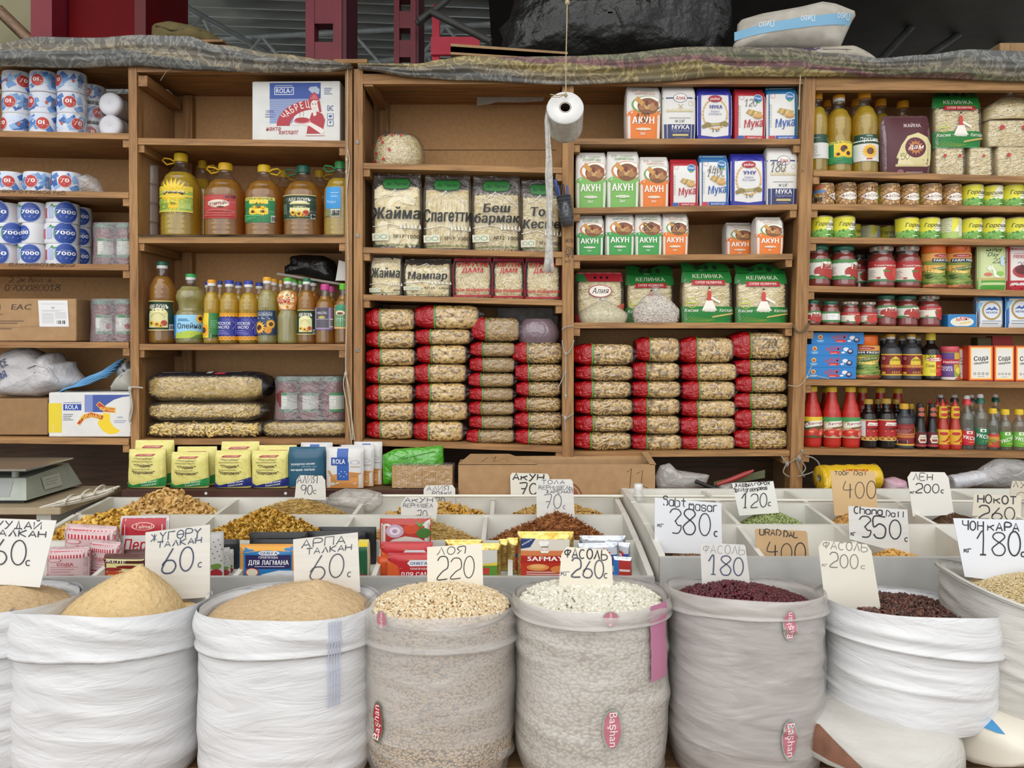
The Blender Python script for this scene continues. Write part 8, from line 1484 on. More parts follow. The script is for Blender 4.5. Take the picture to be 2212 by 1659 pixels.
# rear ledge and what lies on it
MBx = MB().rbox(PX(1425,2.93),2.45,2.915,3.035,.915,.935,wood('x','#8a6a47','#65492d')); o = MBx.obj('rear_ledge'); tag(o,'wooden ledge behind the pea and dal tray, under the bag rolls','ledge')
for x in (.62,2.2): k_ = MB().box(x,x+.05,2.93,3.02,.7612,.914,galv).obj('support'); k_.parent = o
zr_ = .9365
ypl = clear('yellow_bag_plastic',haze=.97,haze_col='#d6b01c',gloss=.45,rough=.15,bscale=18,bst=.9)
t = thing('bag_roll','fat roll of yellow plastic bags with red print behind the tan card','bag roll',(PX(1834,2.97),2.975,zr_+.05),.12)
mb = MB(); mb.lathe([(.014,-.12),(.046,-.122),(.05,-.11)]+[(.05+.0015*math.sin(i*1.9),-.11+.0157*i) for i in range(15)]+[(.042,.12),(.014,.118)],ypl,30,cap=False); mb.move(Matrix.Rotation(R(90),4,'Y')); mb.obj('roll',t)
mb = MB(); g = G(mb,lambda u,v,o: (-.05+u*.11,-(.052+o)*math.sin(.7+v*.5),(.052+o)*math.cos(.7+v*.5)),.11,.03); g.text('INGLISTAN',.5,.1,.8,'#b83422',.95,.03); mb.obj('red_print',t); mb = MB(); mb.lathe([(.0135,-.1225),(.009,-.1225),(.009,.12)],ink('#8a8378'),16,cap=False); mb.move(Matrix.Rotation(R(90),4,'Y')); mb.obj('core',t)
t = thing('bag_roll','pale clear roll of thin bags lying slanted by the grey bag','bag roll',(PX(2112,2.97),2.975,zr_+.048),.05,ry=-.17); mb = MB(); mb.lathe([(.008,-.105),(.028,-.106)]+[(.03+.001*math.sin(i*2.3),-.105+.015*i) for i in range(15)]+[(.008,.106)],clear('frosted_roll',haze=.8,haze_col='#c8c8cc',gloss=.5,rough=.12,bscale=30),26,cap=False); mb.move(Matrix.Rotation(R(90),4,'Y')); mb.obj('roll',t); MB().box(-.1,.1,-.0305,-.0295,-.004,.004,ink('#b4b4ba')).obj('loose_edge',t)
gf = clear('grey_bag_film',haze=.62,haze_col='#a8a5a2',gloss=.4,rough=.15,bscale=24,bst=.9)
for nm,lb,pts,dd,m,ww in (('empty_bag','limp grey translucent bag draped at the end of the pea tray',[(2090,1082),(2105,1062),(2140,1035),(2170,1020),(2220,1022),(2300,1050),(2300,1090)],2.93,gf,.02),('wrapper','small white and pink crumpled wrapper between yellow roll and white card',[(1919,1062),(1922,1038),(1945,1032),(1968,1040),(1972,1062)],2.93,mot('#c8bcc4','#b86a80',14,.4),.012),('empty_bag','crumpled empty clear bag beside the large open carton',[(1424,1076),(1418,1050),(1430,1024),(1452,1018),(1468,1034),(1540,1044),(1530,1070),(1480,1078)],2.935,clear('milky_bag',haze=.55,haze_col='#c4c0ba',gloss=.4,rough=.15,bscale=24,bst=.9),.03),('empty_bag','small clump of clear plastic beside the split pea card',[(1552,1070),(1560,1056),(1585,1050),(1592,1070)],2.93,clear('milky_bag'),.02)):
    t,S = lump(nm,lb,'bag',pts,dd,.045,m,80+len(lb),wob=ww,k=(18,50)); t.location.z = zr_; a = pts[1]; MB().tube([S(pts[0][0]*.3+pts[2][0]*.7,(pts[1][1]+pts[0][1])/2,.002),S(pts[3][0],pts[3][1]*.4+pts[0][1]*.6,.002),S(pts[-1][0],pts[-1][1]*.4+pts[0][1]*.6,.002)],.0012,m).obj('fold',t)
t = thing('incense_packet','red wrapped tube and green leafy wrapper leaning under the shelf','packet',(PX(1535,2.96),2.96,zr_)); q = lambda x,y: (PX(x,2.96)-PX(1535,2.96),0,PZ(y,2.96)-zr_)
MB().tube([q(1548,1047),q(1580,1036),q(1610,1024),q(1628,1016)],[.007,.010,.010,.004],mot('#8a2a2a','#a33834',20,.4)).obj('red_tube',t); mb = MB(); mb.grid([[(lambda p: (p[0],.02+.004*math.sin(i),p[2]))(q(1545+i*14,1052-j*3-i*(2.2+j*.35))) for i in range(9)] for j in range(4)],mot('#6a6a3c','#4a5038',20,.5),True); mb.obj('green_wrapper',t)
tag(MB().tube([(PX(1502,2.925),2.925,zr_+.045),(PX(1530,2.925),2.925,zr_+.025),(PX(1565,2.925),2.925,zr_+.006)],.008,ink('#1a1a1c',.4),8).obj('black_stick'),'black tool handle lying beside the empty clear bag','tool')
t = thing('water_bottle','small clear empty bottle with white cap behind the card reading 380','bottle',(PX(1379,2.79),2.79,.8557)); h = PZ(1045,2.79)-.8557; hb = h-.02
mb = MB(); mb.lathe([(.025,0),(.027,.004),(.027,hb*.45),(.025,hb*.52),(.027,hb*.58),(.026,hb*.7),(.018,hb*.86),(.0125,hb*.95),(.0125,hb)],PET(),26); mb.obj('body',t); mb = MB(); mb.lathe([(.0155,hb-.004),(.016,hb),(.016,h-.003),(.013,h)],ink('#d8d8d6',.4),22); mb.obj('cap',t)
# ================================================================ PRICE CARDS
def card(name_l,quad,d,lines_,col='#d9d8d3',cut=0.,rough='',lean=.06,pen=.0024,ink_='#2a2a30',seed=1,th=.0014):
    """quad: photo corners tl, tr, br, bl; lines_: (text, x0, x1, top, bottom[, pen, colour])"""
    cx = (quad[2][0]+quad[3][0])/2; by = max(quad[2][1],quad[3][1]); 
    P = lambda x,y,o=0.: (PX(x,d)-PX(cx,d),-o,PZ(y,d)-PZ(by,d)); (tl,tr,br,bl) = quad; pts = []
    if cut: pts = [(tl[0],tl[1]+cut),(tl[0]+cut*.7,tl[1]),(tr[0]-cut*.7,tr[1]),(tr[0],tr[1]+cut),br,bl]
    else: pts = [tl,tr,br,bl]
    m = mot(col,col,9,.75,(1,1,1)) if not rough else mot(col,rough,9,.85,(.3,1,6) if rough == '#cbc8c0' else (1,1,1),bs=.3,bd=.003); n = len(pts); f = [P(*p) for p in pts]; b = [(x,th,z) for x,y,z in f]
    mb = MB().add(f+b,[tuple(range(n))[::-1],tuple(range(n,2*n))]+[(i,(i+1) % n,n+(i+1) % n,n+i) for i in range(n)],m)
    sl = (tr[1]-tl[1])/(tr[0]-tl[0]); mid = (tl[0]+tr[0])/2; g = G(mb,lambda u,v,o: P(u,v+sl*(u-mid),o+.0003),d/F,d/F,.6)
    for i,L in enumerate(lines_): g.hand(L[0],L[1],L[2],L[4],L[3],L[6] if len(L) > 6 else ink_,L[5] if len(L) > 5 else pen,.04,seed+i)
    return tag(mb.obj('price_card',None,(PX(cx,d),d,PZ(by,d)),(-lean,0,0)),name_l,'price card','handwritten price cards')
bl_ = '#3a4660'; gy = '#5a5d66'
card('white price card reading 60 in the flour at the end of the bench',[(-62,1120),(117,1126),(86,1269),(-90,1256)],1.88,[('БУУДАЙ',-36,84,1127,1143,.0026),('ТАЛКАН',-28,95,1146,1160,.0026),('60',-22,52,1166,1220,.0028),('с',54,64,1210,1221,.0022)],ink_='#33353c')
card('corrugated price card reading 60 behind the sandy flour cone',[(310,1152),(450,1135),(453,1290),(312,1300)],1.97,[('ЖҮГӨРҮ',322,430,1148,1165,.0026),('ТАЛКАН',336,432,1167,1180,.0024),('60',347,414,1184,1236,.0032),('с',426,435,1222,1232,.002)],'#d5d2cb',0,'#cbc8c0',ink_=bl_,th=.004)
card('corrugated price card reading 60 over the low flour mound',[(631,1167),(771,1152),(778,1280),(636,1290)],1.97,[('АРПА',650,744,1163,1180,.0026),('ТАЛКАН',660,758,1182,1195,.0024),('60',668,740,1199,1250,.0028),('с',750,758,1242,1252,.002),('кг',642,664,1253,1262,.003)],'#d5d2cb',0,'#cbc8c0',ink_='#4a4d55',th=.004)
card('cream price card reading 220 in the black-eyed beans',[(922,1183),(1041,1176),(1044,1275),(923,1275)],1.94,[('лоя',944,1004,1183,1198,.002),('220',943,1024,1204,1250,.0024)],'#ddd7c8')
card('cream price card reading 260 in the large white beans',[(1213,1183),(1322,1189),(1326,1300),(1205,1290)],1.93,[('Фасоль',1220,1312,1188,1208,.003),('260',1234,1304,1210,1248,.0034,'#4a4c5c'),('кг',1212,1230,1234,1247,.0018,'#55586a'),('с',1305,1313,1237,1247,.0018)],'#dbd4c4',16)
card('worn white price card reading 180 in the kidney beans',[(1514,1174),(1612,1178),(1622,1272),(1517,1276)],1.93,[('Фасоль',1520,1610,1179,1197,.0012,'#77797f'),('180',1530,1606,1202,1242,.003,'#454c68')],'#d3d0ca',4,'#c4c1bb')
card('tall cream price card with wavy stain reading 200 in the speckled beans',[(1771,1170),(1886,1178),(1903,1316),(1784,1320)],1.88,[('Фасоль',1781,1877,1173,1190,.0018,'#77736c'),('200',1794,1856,1198,1228,.002,'#6a6660'),('кг',1778,1790,1220,1228,.0012,'#8a857c'),('с',1862,1872,1220,1227,.0014,'#8a857c')],'#dad5c8',14,'#d2ccbd')
card('white price card reading 180 in the rice',[(2064,1121),(2260,1126),(2270,1270),(2085,1246)],1.92,[('чоң',2084,2128,1128,1148,.003),('кара',2138,2206,1130,1148,.003),('180',2112,2207,1150,1200,.0034),('кг',2085,2100,1184,1196,.0024),('с',2208,2216,1192,1202,.003)],'#d6d8dd')
card('large white price card reading 380 over the brown lentils',[(1416,1076),(1560,1088),(1560,1198),(1414,1194)],2.26,[('Sabt',1434,1482,1077,1097,.003),('masar',1490,1552,1082,1102,.0026),('380',1446,1534,1104,1154,.0034),('кг',1421,1434,1134,1144,.002),('с',1543,1551,1143,1154,.003)],'#d6d7da')
card('white price card reading 120 in the split green peas',[(1582,1044),(1672,1040),(1683,1108),(1597,1114)],2.52,[('жашыл',1588,1627,1043,1051,.0024),('горох',1631,1664,1042,1049,.0022),('Split',1586,1608,1053,1061,.0022),('green',1610,1636,1052,1062,.002),('peas',1638,1658,1051,1059,.002),('120',1602,1656,1066,1096,.003),('с',1659,1666,1086,1094,.0024)],'#d8d7d0')
card('tan cardboard price card reading 400 in front of the yellow bag roll',[(1796,1018),(1892,1019),(1897,1112),(1803,1114)],2.53,[('Toor',1805,1837,1019,1027,.0022,'#4a4038'),('Dal',1847,1875,1018,1027,.002,'#4a4038'),('400',1822,1893,1040,1076,.0026,'#4a4038')],'#c4a578',0,'#cdaf83')
card('white price card with cut corners reading 200 in the flax seed',[(1963,1020),(2052,1021),(2061,1112),(1972,1116)],2.53,[('Лён',1975,2016,1024,1038,.0024),('200',1979,2030,1046,1065,.003),('кг',1968,1978,1060,1067,.002),('с',2034,2041,1058,1065,.0024)],'#d8d5cc',12)
card('white price card reading 350 over the golden chana dal',[(1835,1094),(1963,1102),(1966,1200),(1836,1165)],2.27,[('chana',1847,1908,1098,1113,.003),('Dall',1917,1957,1103,1115,.0028),('350',1856,1946,1119,1162,.0038),('кг',1839,1849,1150,1161,.002),('с',1955,1962,1158,1166,.0024)],'#d6d5d2',0,'#cbc8c0')
card('cream price card reading 260 beside the flax seed',[(2106,1067),(2209,1072),(2204,1128),(2099,1127)],2.5,[('Нокот',2113,2196,1071,1088,.0036),('260',2114,2192,1095,1122,.0036),('кг',2100,2112,1115,1122,.0016),('с',2193,2200,1120,1128,.002)],'#cfc7b6')
card('greyish price card cut off by the picture edge beside the grey bag',[(2189,1039),(2270,1042),(2270,1085),(2178,1080)],2.6,[('Лу',2190,2216,1042,1054,.002,'#55524c'),('0',2196,2216,1064,1082,.002,'#55524c')],'#c2b9a8')
card('torn tan cardboard price card reading 400 in the pale dal',[(1632,1143),(1745,1148),(1748,1206),(1636,1206)],2.22,[('URAD',1642,1687,1145,1158,.0026),('DAL',1694,1724,1148,1160,.0028),('400',1656,1740,1172,1212,.0028)],'#c2a27a',4,'#b5946a')
card('small white price card reading 90 over the fine vermicelli',[(640,1027),(702,1028),(704,1080),(636,1078)],2.78,[('Алия',642,684,1028,1044,.0024,'#44474e'),('90',650,674,1048,1068,.0026,'#44474e'),('с',676,684,1059,1066,.002,'#44474e'),('ц',640,647,1059,1068,.0016,'#44474e')],'#d3cfc6',10,'#cbc8c0')
card('small white price card for macaroni behind the thin cream rail',[(915,1049),(983,1048),(984,1092),(914,1092)],2.87,[('Алия',922,968,1050,1060,.0022,gy),('рожки',934,974,1062,1069,.0022,gy),('70',940,960,1075,1090,.002,gy)],'#d3d0ca',8)
card('small white price card for vermicelli over the thin straw noodles',[(866,1074),(946,1074),(942,1126),(866,1124)],2.56,[('Акун',874,934,1075,1085,.0024,gy),('Вермишел',871,934,1088,1096,.0018,gy),('70',900,922,1103,1122,.002,gy)],'#d5d2cc',14,'#cbc8c0')
card('cream price card reading 70 in bold strokes against the open carton',[(1102,1022),(1187,1024),(1186,1102),(1104,1102)],2.885,[('акун',1108,1174,1024,1038,.0046),('70',1121,1160,1044,1068,.0046),('200',1104,1150,1090,1106,.003,'#4a4c58')],'#d8d2c4',6)
card('white price card reading 70 over the roasted vermicelli',[(1158,1036),(1238,1036),(1242,1130),(1160,1128)],2.56,[('Тола',1170,1220,1038,1046,.002,gy),('Вермишель',1164,1236,1050,1058,.0018,gy),('жареная',1180,1236,1059,1066,.0018,gy),('70',1174,1212,1068,1098,.0024,gy),('с',1216,1222,1092,1099,.0016,gy)],'#d6d4ce',6,'#cbc8c0')
# ================================================================ PACKETS IN THE FRONT CELLS
zp = .8235
def pk(x0,x1,yt,d,label,fn,col,rz=0,rx=0,dep=.03,seed=1,name='packet',group='packets in the front cells',foil=None): return packet(None,x0,x1,yt,label,fn,col,dep,d,name,group,'packet',rz,seed,zp,rx,foil=foil)
def P_yeast(g): g.rect(0,0,1,1,'#cdb2b2').rect(0,.74,1,.95,'#b82a3a'); g.inc = .1; [g.rect(.03+.07*q,.74,.06+.07*q,.96,'#d8c0c0') for q in range(14)]; g.ell(.25,.68,.16,.06,'#b8404c').ell(.25,.68,.14,.05,'#d2b8b8'); g.text('СОДА',.5,.5,.09,'#b8404c',.4,.02); lines(g,.15,.8,(.45,.38,.3),'#c07a80',.015); g.rect(.0,.08,.7,.2,'#b82a3a').rect(.1,.11,.6,.17,'#d8b8b8')
wf = clear('pinkish_film',haze=.9,haze_col='#c9aaaa',gloss=.5,rough=.12,bscale=26,bst=.9)
for q,(a,b,y,d,rz,lb) in enumerate(((96,182,1186,2.20,.1,'red and white striped powder bag in front of its pile'),(126,252,1138,2.30,-.2,'red and white striped powder bag, highest of its pile'),(178,262,1172,2.24,-.35,'red and white striped powder bag leaning by the red-topped pouch'))): pk(a,b,y,d,lb,P_yeast,'',rz,0,.05,q,'powder_bag','striped powder bags',wf)
def P_perets(g): g.rect(0,0,1,1,'#d2cfcc').rect(.05,.66,.95,1,'#a81e2c').ell(.5,.84,.24,.08,'#b8323c').ring(.5,.84,.24,.08,.12,'#d8c0b0'); g.text('Talmal',.5,.8,.08,'#ead8cc',.36,.008,shear=.2); g.text('Перец',.48,.36,.22,'#b82230',.8,.015,shear=.2); g.rect(0,.1,1,.14,'#a81e2c')
pk(256,358,1117,2.33,'white pouch with red top leaning behind the corrugated card',P_perets,'#b9b5b5',.06,-.05,seed=4)
def P_choc(g): g.rect(0,0,1,1,'#d8cf90').rect(0,.7,1,1,'#4a2018'); g.text('ЖЕЛЕ',.3,.72,.12,'#e4dcc8',.5,.02,rot=-3); g.poly([(0,0),(.6,0),(.5,.36),(.1,.4),(0,.3)],'#b5402c').ell(.25,.46,.2,.07,'#8a2420').ell(.62,.56,.3,.07,'#7a1c1c'); g.rect(.12,.06,.36,.24,'#d89a4a'); g.text('Ж',.62,.36,.1,'#2a1c18')
pk(220,318,1200,2.21,'yellow and dark brown dessert packet beside the flour cone',P_choc,'#5a2c20',-.05,seed=5); pk(232,325,1190,2.26,'dark brown dessert packet just behind the yellow and brown one',P_choc,'#4a2018',.04,seed=6)
def P_pep(g): g.rect(0,0,1,1,'#c8c8c4'); [g.ell((q*37 % 90)/100+.05,.3+(q*53 % 60)/100,.035,None,'#5a3030',8) for q in range(16)]; g.ell(.5,.12,.4,.12,'#9a2430').ell(.55,.3,.3,.06,'#6a8a3a')
for q,(a,b,y,d) in enumerate(((444,480,1150,2.21),(472,494,1184,2.25),(486,502,1188,2.28))): pk(a,b,y,d,['speckled pepper packet edge-on beside the corrugated card','green and white spice packet edge-on, second of three','green and white spice packet edge-on, last of three'][q],P_pep,'#b4b4b0',.5,seed=7+q,dep=.012)
bk_ = mot('#17171a','#232326',10,.35)
nil = lambda g: g.rect(.1,.9,.9,.92,'#2c2c30')
for q,(a,b,y,d,lb) in enumerate(((466,516,1166,2.32,'black foil pouch beside the spice packets'),(538,662,1150,2.30,'black foil pouch behind the blue seasoning packet'),(545,660,1166,2.25,'second black foil pouch just behind the blue seasoning packet'),(662,790,1148,2.34,'black foil pouch behind the corrugated card, second tallest'),(690,812,1139,2.37,'tallest black foil pouch beside the vegetable seasoning'))): pk(a,b,y,d,lb,nil,'',0,0,.012,20+q,'foil_pouch','black foil pouches',bk_)
def P_lag(g): g.rect(0,0,1,1,'#2474b0').poly([(0,1),(1,1),(1,.84),(.5,.9),(0,.8)],'#d89a2a'); g.rect(.12,.36,.9,.76,'#2a2456').ring(.51,.56,.39,.2,.02,'#a8946a',0,0) ; g.poly([(.34,.82),(.4,.88),(.66,.88),(.72,.82),(.66,.75),(.4,.75)],'#e0e4e8'); g.text('ОМЕГА',.53,.78,.07,'#2a3c74',.3,.018); g.text('ПРИПРАВА',.52,.66,.065,'#eceaf0',.34,.012); g.text('ДЛЯ ЛАГМАНА',.52,.48,.13,'#f0eef2',.7,.03); lines(g,.28,.8,(.42,),'#c8c4d8',.02); g.ell(.24,.26,.12,.13,'#b03030').ell(.24,.26,.1,.11,'#d8cfb8'); g.poly([(.34,.0),(.4,.2),(.7,.32),(1,.3),(1,0)],'#d0d4d8').rect(.66,.08,.78,.2,'#a8483a').ell(.5,.08,.1,.08,'#b8783a')
pk(515,640,1178,2.20,'blue seasoning packet with orange top and purple name panel',P_lag,'#c8882a',0,0,.03,30)
for q in range(4): pk(772+q*5,779+q*5,1170,2.215,'green and yellow edged packet seen side-on, '+['first','second','third','last'][q]+' after the corrugated card',lambda g: g.rect(0,0,1,1,'#1f5a38').rect(0,.9,1,1,'#d8c038').rect(0,0,1,.14,'#a83028').rect(.75,0,1,1,'#d2cfb8'),'#d2c26a',0,0,.05,40+q)
def P_univ(g): g.rect(0,0,1,1,'#c8c4bc').poly([(0,1),(1,1),(1,.5),(.8,.62),(.5,.66),(.2,.58),(0,.4)],'#a8342c').ell(.3,.76,.18,.13,'#b8a0b4').ell(.3,.76,.11,.08,'#d8ccd4').ell(.3,.76,.05,.04,'#a888a4').ell(.62,.8,.16,.1,'#c0482c').ell(.86,.72,.14,.1,'#3f6a2c').poly([(.7,.96),(.8,.9),(.9,.95),(.82,.86),(.86,.8),(.76,.86)],'#4a8a34').ell(.92,.42,.1,.1,'#244a2c'); g.text('Приправа',.5,.42,.07,'#3f6a44',.36,.005,shear=.2); g.text('универсальная',.46,.24,.11,'#b02a34',.8,.015,shear=.2,rot=4); g.text('1000',.5,.02,.14,'#b82a34',.4,.03)
t = pk(820,930,1116,2.31,'tall vegetable print seasoning packet above the red sachets',P_univ,'#a8a49c',0,0,.02,50)
def P_sams(g): g.rect(0,0,1,1,'#b8262c').poly([(0,0),(.3,0),(.22,.6),(0,.8)],'#cf5a2a'); g.poly([(.42,.7),(.48,.82),(.84,.82),(.9,.7),(.84,.58),(.48,.58)],'#e0e4e8'); g.text('ОМЕГА',.66,.64,.1,'#2a3c74',.36,.018); g.text('ПРИПРАВА',.66,.44,.08,'#eee0dc',.36,.01); g.text('ДЛЯ САМСЫ',.68,.2,.15,'#f2eae8',.8,.03); g.line([(.02,.9),(.5,.84),(1,.92)],.0012,'#d89a3a').line([(.24,0),(.26,.5),(1,.52)],.0014,'#d8783a')
pk(822,934,1173,2.25,'red seasoning sachet just behind the front red one',P_sams,'#a8242a',0,0,.03,51,'seasoning_sachet'); pk(836,940,1197,2.20,'red and orange seasoning sachet beside the card reading 220',P_sams,'#a8242a',0,0,.03,52,'seasoning_sachet'); pk(815,850,1205,2.24,'orange sachet edge standing behind the red seasoning',lambda g: g.rect(0,0,1,1,'#c8521f'),'#c8521f',0,0,.03,53,'seasoning_sachet')
gold = mot('#a8822c','#d9c27a',60,.22,bs=.8,bd=.004,metal=.85); silv = mot('#8a9098','#c8ccd2',60,.22,bs=.8,bd=.004,metal=.85)
def P_gold(g): g.rect(.1,.1,.9,.86,'#c9c8c0').rect(.1,.1,.9,.4,'#5a8a34').rect(.3,.14,.7,.34,'#b8403a').poly([(.1,.4),(.9,.5),(.9,.4)],'#d8c24a')
for q,(a,b,y,d,lb) in enumerate(((962,1042,1167,2.32,'gold foil packet behind the card reading 220'),(1000,1082,1175,2.22,'gold foil packet with green base beside the card reading 220'),(1078,1106,1166,2.30,'gold foil packet edge-on between green base and yeast'),(1096,1124,1163,2.27,'gold foil packet edge-on touching the yeast packet'))): pk(a,b,y,d,lb,P_gold if q < 2 else (lambda g: g.rect(.6,.1,.9,.8,'#a8302c').rect(.6,.5,.9,.6,'#243470')),'',0,0,.02,60+q,'foil_packet','gold foil packets',gold)
def P_saf(g): g.rect(.06,0,.92,.88,'#d6cfc2').rect(.06,.0,.92,.5,'#b5301f').rect(.06,.5,.92,.62,'#cc7a4a').poly([(.06,.9),(.32,.9),(.22,.7),(.06,.66)],'#2a3a6c'); g.text('новинка',.17,.8,.04,'#e8e8f0',.2,rot=30); g.ell(.46,.77,.08,.07,'#eeeae4').ell(.42,.8,.05,.05,'#eeeae4').ell(.51,.8,.05,.05,'#eeeae4').ell(.48,.68,.05,.06,'#e4d2c0').poly([(.4,.62),(.56,.62),(.54,.57),(.42,.57)],'#eeeae4').rect(.42,.7,.54,.72,'#5a4a44'); g.rect(.06,.36,.92,.5,'#a8241e').text('SAFMAYA',.55,.39,.1,'#f0ece6',.76,.03); g.ell(.36,.24,.2,.08,'#d08a4a').ell(.74,.2,.16,.08,'#c87a3c').ell(.36,.26,.14,.05,'#e0a868'); lines(g,.16,.88,(.12,.07,.02),'#e8d0c4',.02)
pk(1118,1240,1150,2.235,'gold-edged yeast packet with chef and red name band',P_saf,'',0,0,.025,64,'yeast_packet',None,gold)
def P_blue(g): g.rect(.06,0,.94,.9,'#2a4f9e').rect(.06,.66,.94,.9,'#b8bcc4'); flower(g,.62,.62,.2,'#b8262c','#d8d0d0',12); g.rect(.1,.1,.9,.3,'#c8ccd4').text('ваниль',.4,.42,.12,'#e4e8f0',.5,.01)
for q,(a,b,y,d,rz,lb) in enumerate(((1252,1352,1158,2.32,0,'silver and blue packet, rearmost beside the yeast'),(1248,1338,1174,2.26,.08,'silver and blue packet with red burst behind the card reading 260'),(1306,1362,1172,2.29,-.3,'silver and blue packet leaning on the tray side'),(1326,1366,1204,2.21,-.25,'small red and blue sachet lowest by the tray side'))): pk(a,b,y,d,lb,P_blue if q < 3 else (lambda g: g.rect(.05,0,.95,.9,'#a8322e').rect(.05,.1,.3,.9,'#2f6ab0').rect(.34,.4,.9,.5,'#d8c8c4')),'',rz,0,.016,70+q,'foil_packet','silver and blue packets',silv)
# small pouch, wisp of plastic
t,S = lump('tied_pouch','small red and yellow tied pouch beside the card reading 380','pouch',[(1390,1134),(1389,1118),(1400,1108),(1412,1100),(1420,1104),(1424,1134)],2.44,.03,mot('#a82430','#c8a030',16,.4),90,wob=.01); MB().tube([S(1408,1104,.001),S(1416,1118,.002),S(1408,1130,.002)],.003,ink('#d2ac2c')).obj('yellow_stripe',t); t.location.z = .866
t,S = lump('empty_bag','wisp of clear plastic bag over the tray beside the card reading 90','bag',[(700,1088),(706,1066),(740,1052),(790,1054),(822,1062),(824,1086),(800,1106),(760,1096)],2.80,.03,clear('wispy_film',haze=.38,haze_col='#c8c2b8',gloss=.4,rough=.12,bscale=26,bst=1),92,wob=.02,k=(20,50)); MB().tube([S(715,1076,.003),S(760,1066,.004),S(810,1080,.003)],.0014,clear('wispy_film')).obj('fold',t); t.location.z = PZ(1112,2.80)
# ================================================================ SCALE, ROPE
t = thing('weighing_scale','grey electronic weighing scale with steel plate and red display','scale',(PX(57,2.68)-.17,2.68,PZ(1097,2.62)+.001)); sg = mot('#8f958a','#9ca297',20,.45); dkp = mot('#232321','#2e2e2b',9,.5); zo = t.location.z
MB().box(-.15,.15,.02,.29,0,.012,dkp).obj('base',t)
MB().hexa([(-.17,0,.012),(.17,0,.012),(.185,.32,.012),(-.185,.32,.012),(-.15,.03,.085),(.15,.03,.085),(.155,.28,.1),(-.155,.28,.1)],sg).obj('housing',t)
MB().rbox(-.185,.185,-.02,.27,.115,.123,mot('#8d8b85','#a5a39c',5,.28,metal=.8),.004).obj('steel_plate',t)
for x in (-.1,.1):
    for y in (.05,.2): mb = MB(); mb.lathe([(.012,.08),(.012,.116)],sg,14,(x,y)); mb.obj('plate_post',t)
mb = MB(); g = G(mb,lambda u,v,o: (-.15+u*.3,.004+.022*v-o-.001,.022+v*.055),.3,.06); g.rect(.2,.04,.86,.94,'#8d8f8c').rect(.24,.1,.7,.88,'#b03038').rect(.28,.2,.66,.76,'#4a2a2c').ring(.47,.48,.16,.2,.4,'#5a3436'); mb.obj('display_panel',t)
mb = MB(); g = G(mb,lambda u,v,o: (.172-.013*v+o+.002+.006*u,.1+u*.1,.03+v*.045),.1,.045); g.rect(0,0,1,1,'#a3a79c'); lines(g,.1,.9,(.7,.5,.3),'#77796f',.05); mb.obj('rating_sticker',t)
rp = mot('#b9b3a4','#cdc7b8',60,.85,bs=.5); t = thing('rope_coil','bundled white rope lying on the tray edge beside the scale','rope',(PX(165,2.64),2.64,PZ(1098,2.64))); rr = random.Random(8); q = lambda x,y,dy=0: (PX(x,2.64)-PX(165,2.64),dy,PZ(y,2.64)-PZ(1098,2.64))
mb = MB()
for k in range(7): yo = rr.uniform(-.02,.03); e = rr.uniform(-4,4); mb.tube(smooth_line([q(88+k*5,1094+e*.5,yo),q(130,1088+e-k,yo),q(180,1078-k*1.5+e,yo),q(225,1066-k+e,yo),q(248,1056+e*.8,yo)]),.0036,rp,7)
mb.obj('rope_strands',t)
for x in (150,185,214): MB().tube([(q(x,1080-(x-150)*.3)[0]+.006*math.sin(a),.005+.032*math.cos(a),q(x,1080-(x-150)*.32)[2]+(.016*math.sin(a))) for a in [6.3*i/14 for i in range(15)]],.0034,rp,7).obj('rope_wrap',t)
t,S = lump('crumpled_bag','small yellowish crumpled bag between scale and rope','bag',[(178,1068),(182,1058),(196,1053),(208,1056),(204,1068)],2.78,.02,mot('#8f8a4a','#a8a260',30,.5),93,wob=.008); t.location.z = zo; MB().tube([S(184,1064,.001),S(202,1058,.001)],.002,ink('#77733c')).obj('knot',t)
t,S = lump('woven_sack','white sack with green lettering behind the scale','sack',[(-60,1010),(-50,960),(-5,950),(20,955),(60,956),(108,960),(110,1010)],2.96,.05,mot('#a8a9a2','#b9bab2',10,.6),94,wob=.012); t.location.z = PZ(1097,2.62)+.001
mb = MB(); g = G(mb,lambda u,v,o: S(10+u*100,992-v*30,.003+o),.18,.054); g.text('КУЛИ',.74,.5,.4,'#4a5a50',.3,.02,shear=.2).text('ШЕЛИН',.62,-.1,.45,'#3a6a50',.7,.03,shear=.2); mb.obj('green_lettering',t)
# ================================================================ HANGING THINGS, CORDS
d = 2.56; t = thing('bag_roll','white roll of produce bags hanging on a string before the shelves','bag roll',(PX(1221,d),d,PZ(232,d)),R(-3),rx=R(-17)); r = 40*d/F
mb = MB(); wr_ = mot('#cfcecb','#dcdbd8',20,.4,(1,1,1)); mb.lathe([(r*.27,0),(r*.97,-.001),(r,.004)],wr_,40,cap=False); mb.lathe([(r*.27,0),(r*.27,.12)],ink('#3a2c22',.8),24,cap=False); mb.lathe([(r*.27,.001),(r*.33,-.0015)],ink('#8a7a66',.8),24,cap=False); mb.move(Matrix.Rotation(R(-90),4,'X')); mb.obj('roll_end',t)  # bore of the core coloured dark to stand in for shade inside
mb = MB(); mb.lathe([(r,.004)]+[(r*(1+.006*math.sin(i*2.7)),.004+.0105*i) for i in range(1,12)]+[(r*.28,.121)],mot('#a5a5a0','#c9c9c4',26,.3,(1,1,5),bs=.4),40,cap=False); mb.move(Matrix.Rotation(R(-90),4,'X')); mb.obj('wound_film',t)
tf = clear('bag_tail_film',haze=.62,haze_col='#c8c4bc',gloss=.4,rough=.15,bscale=30,bst=.8); P = []
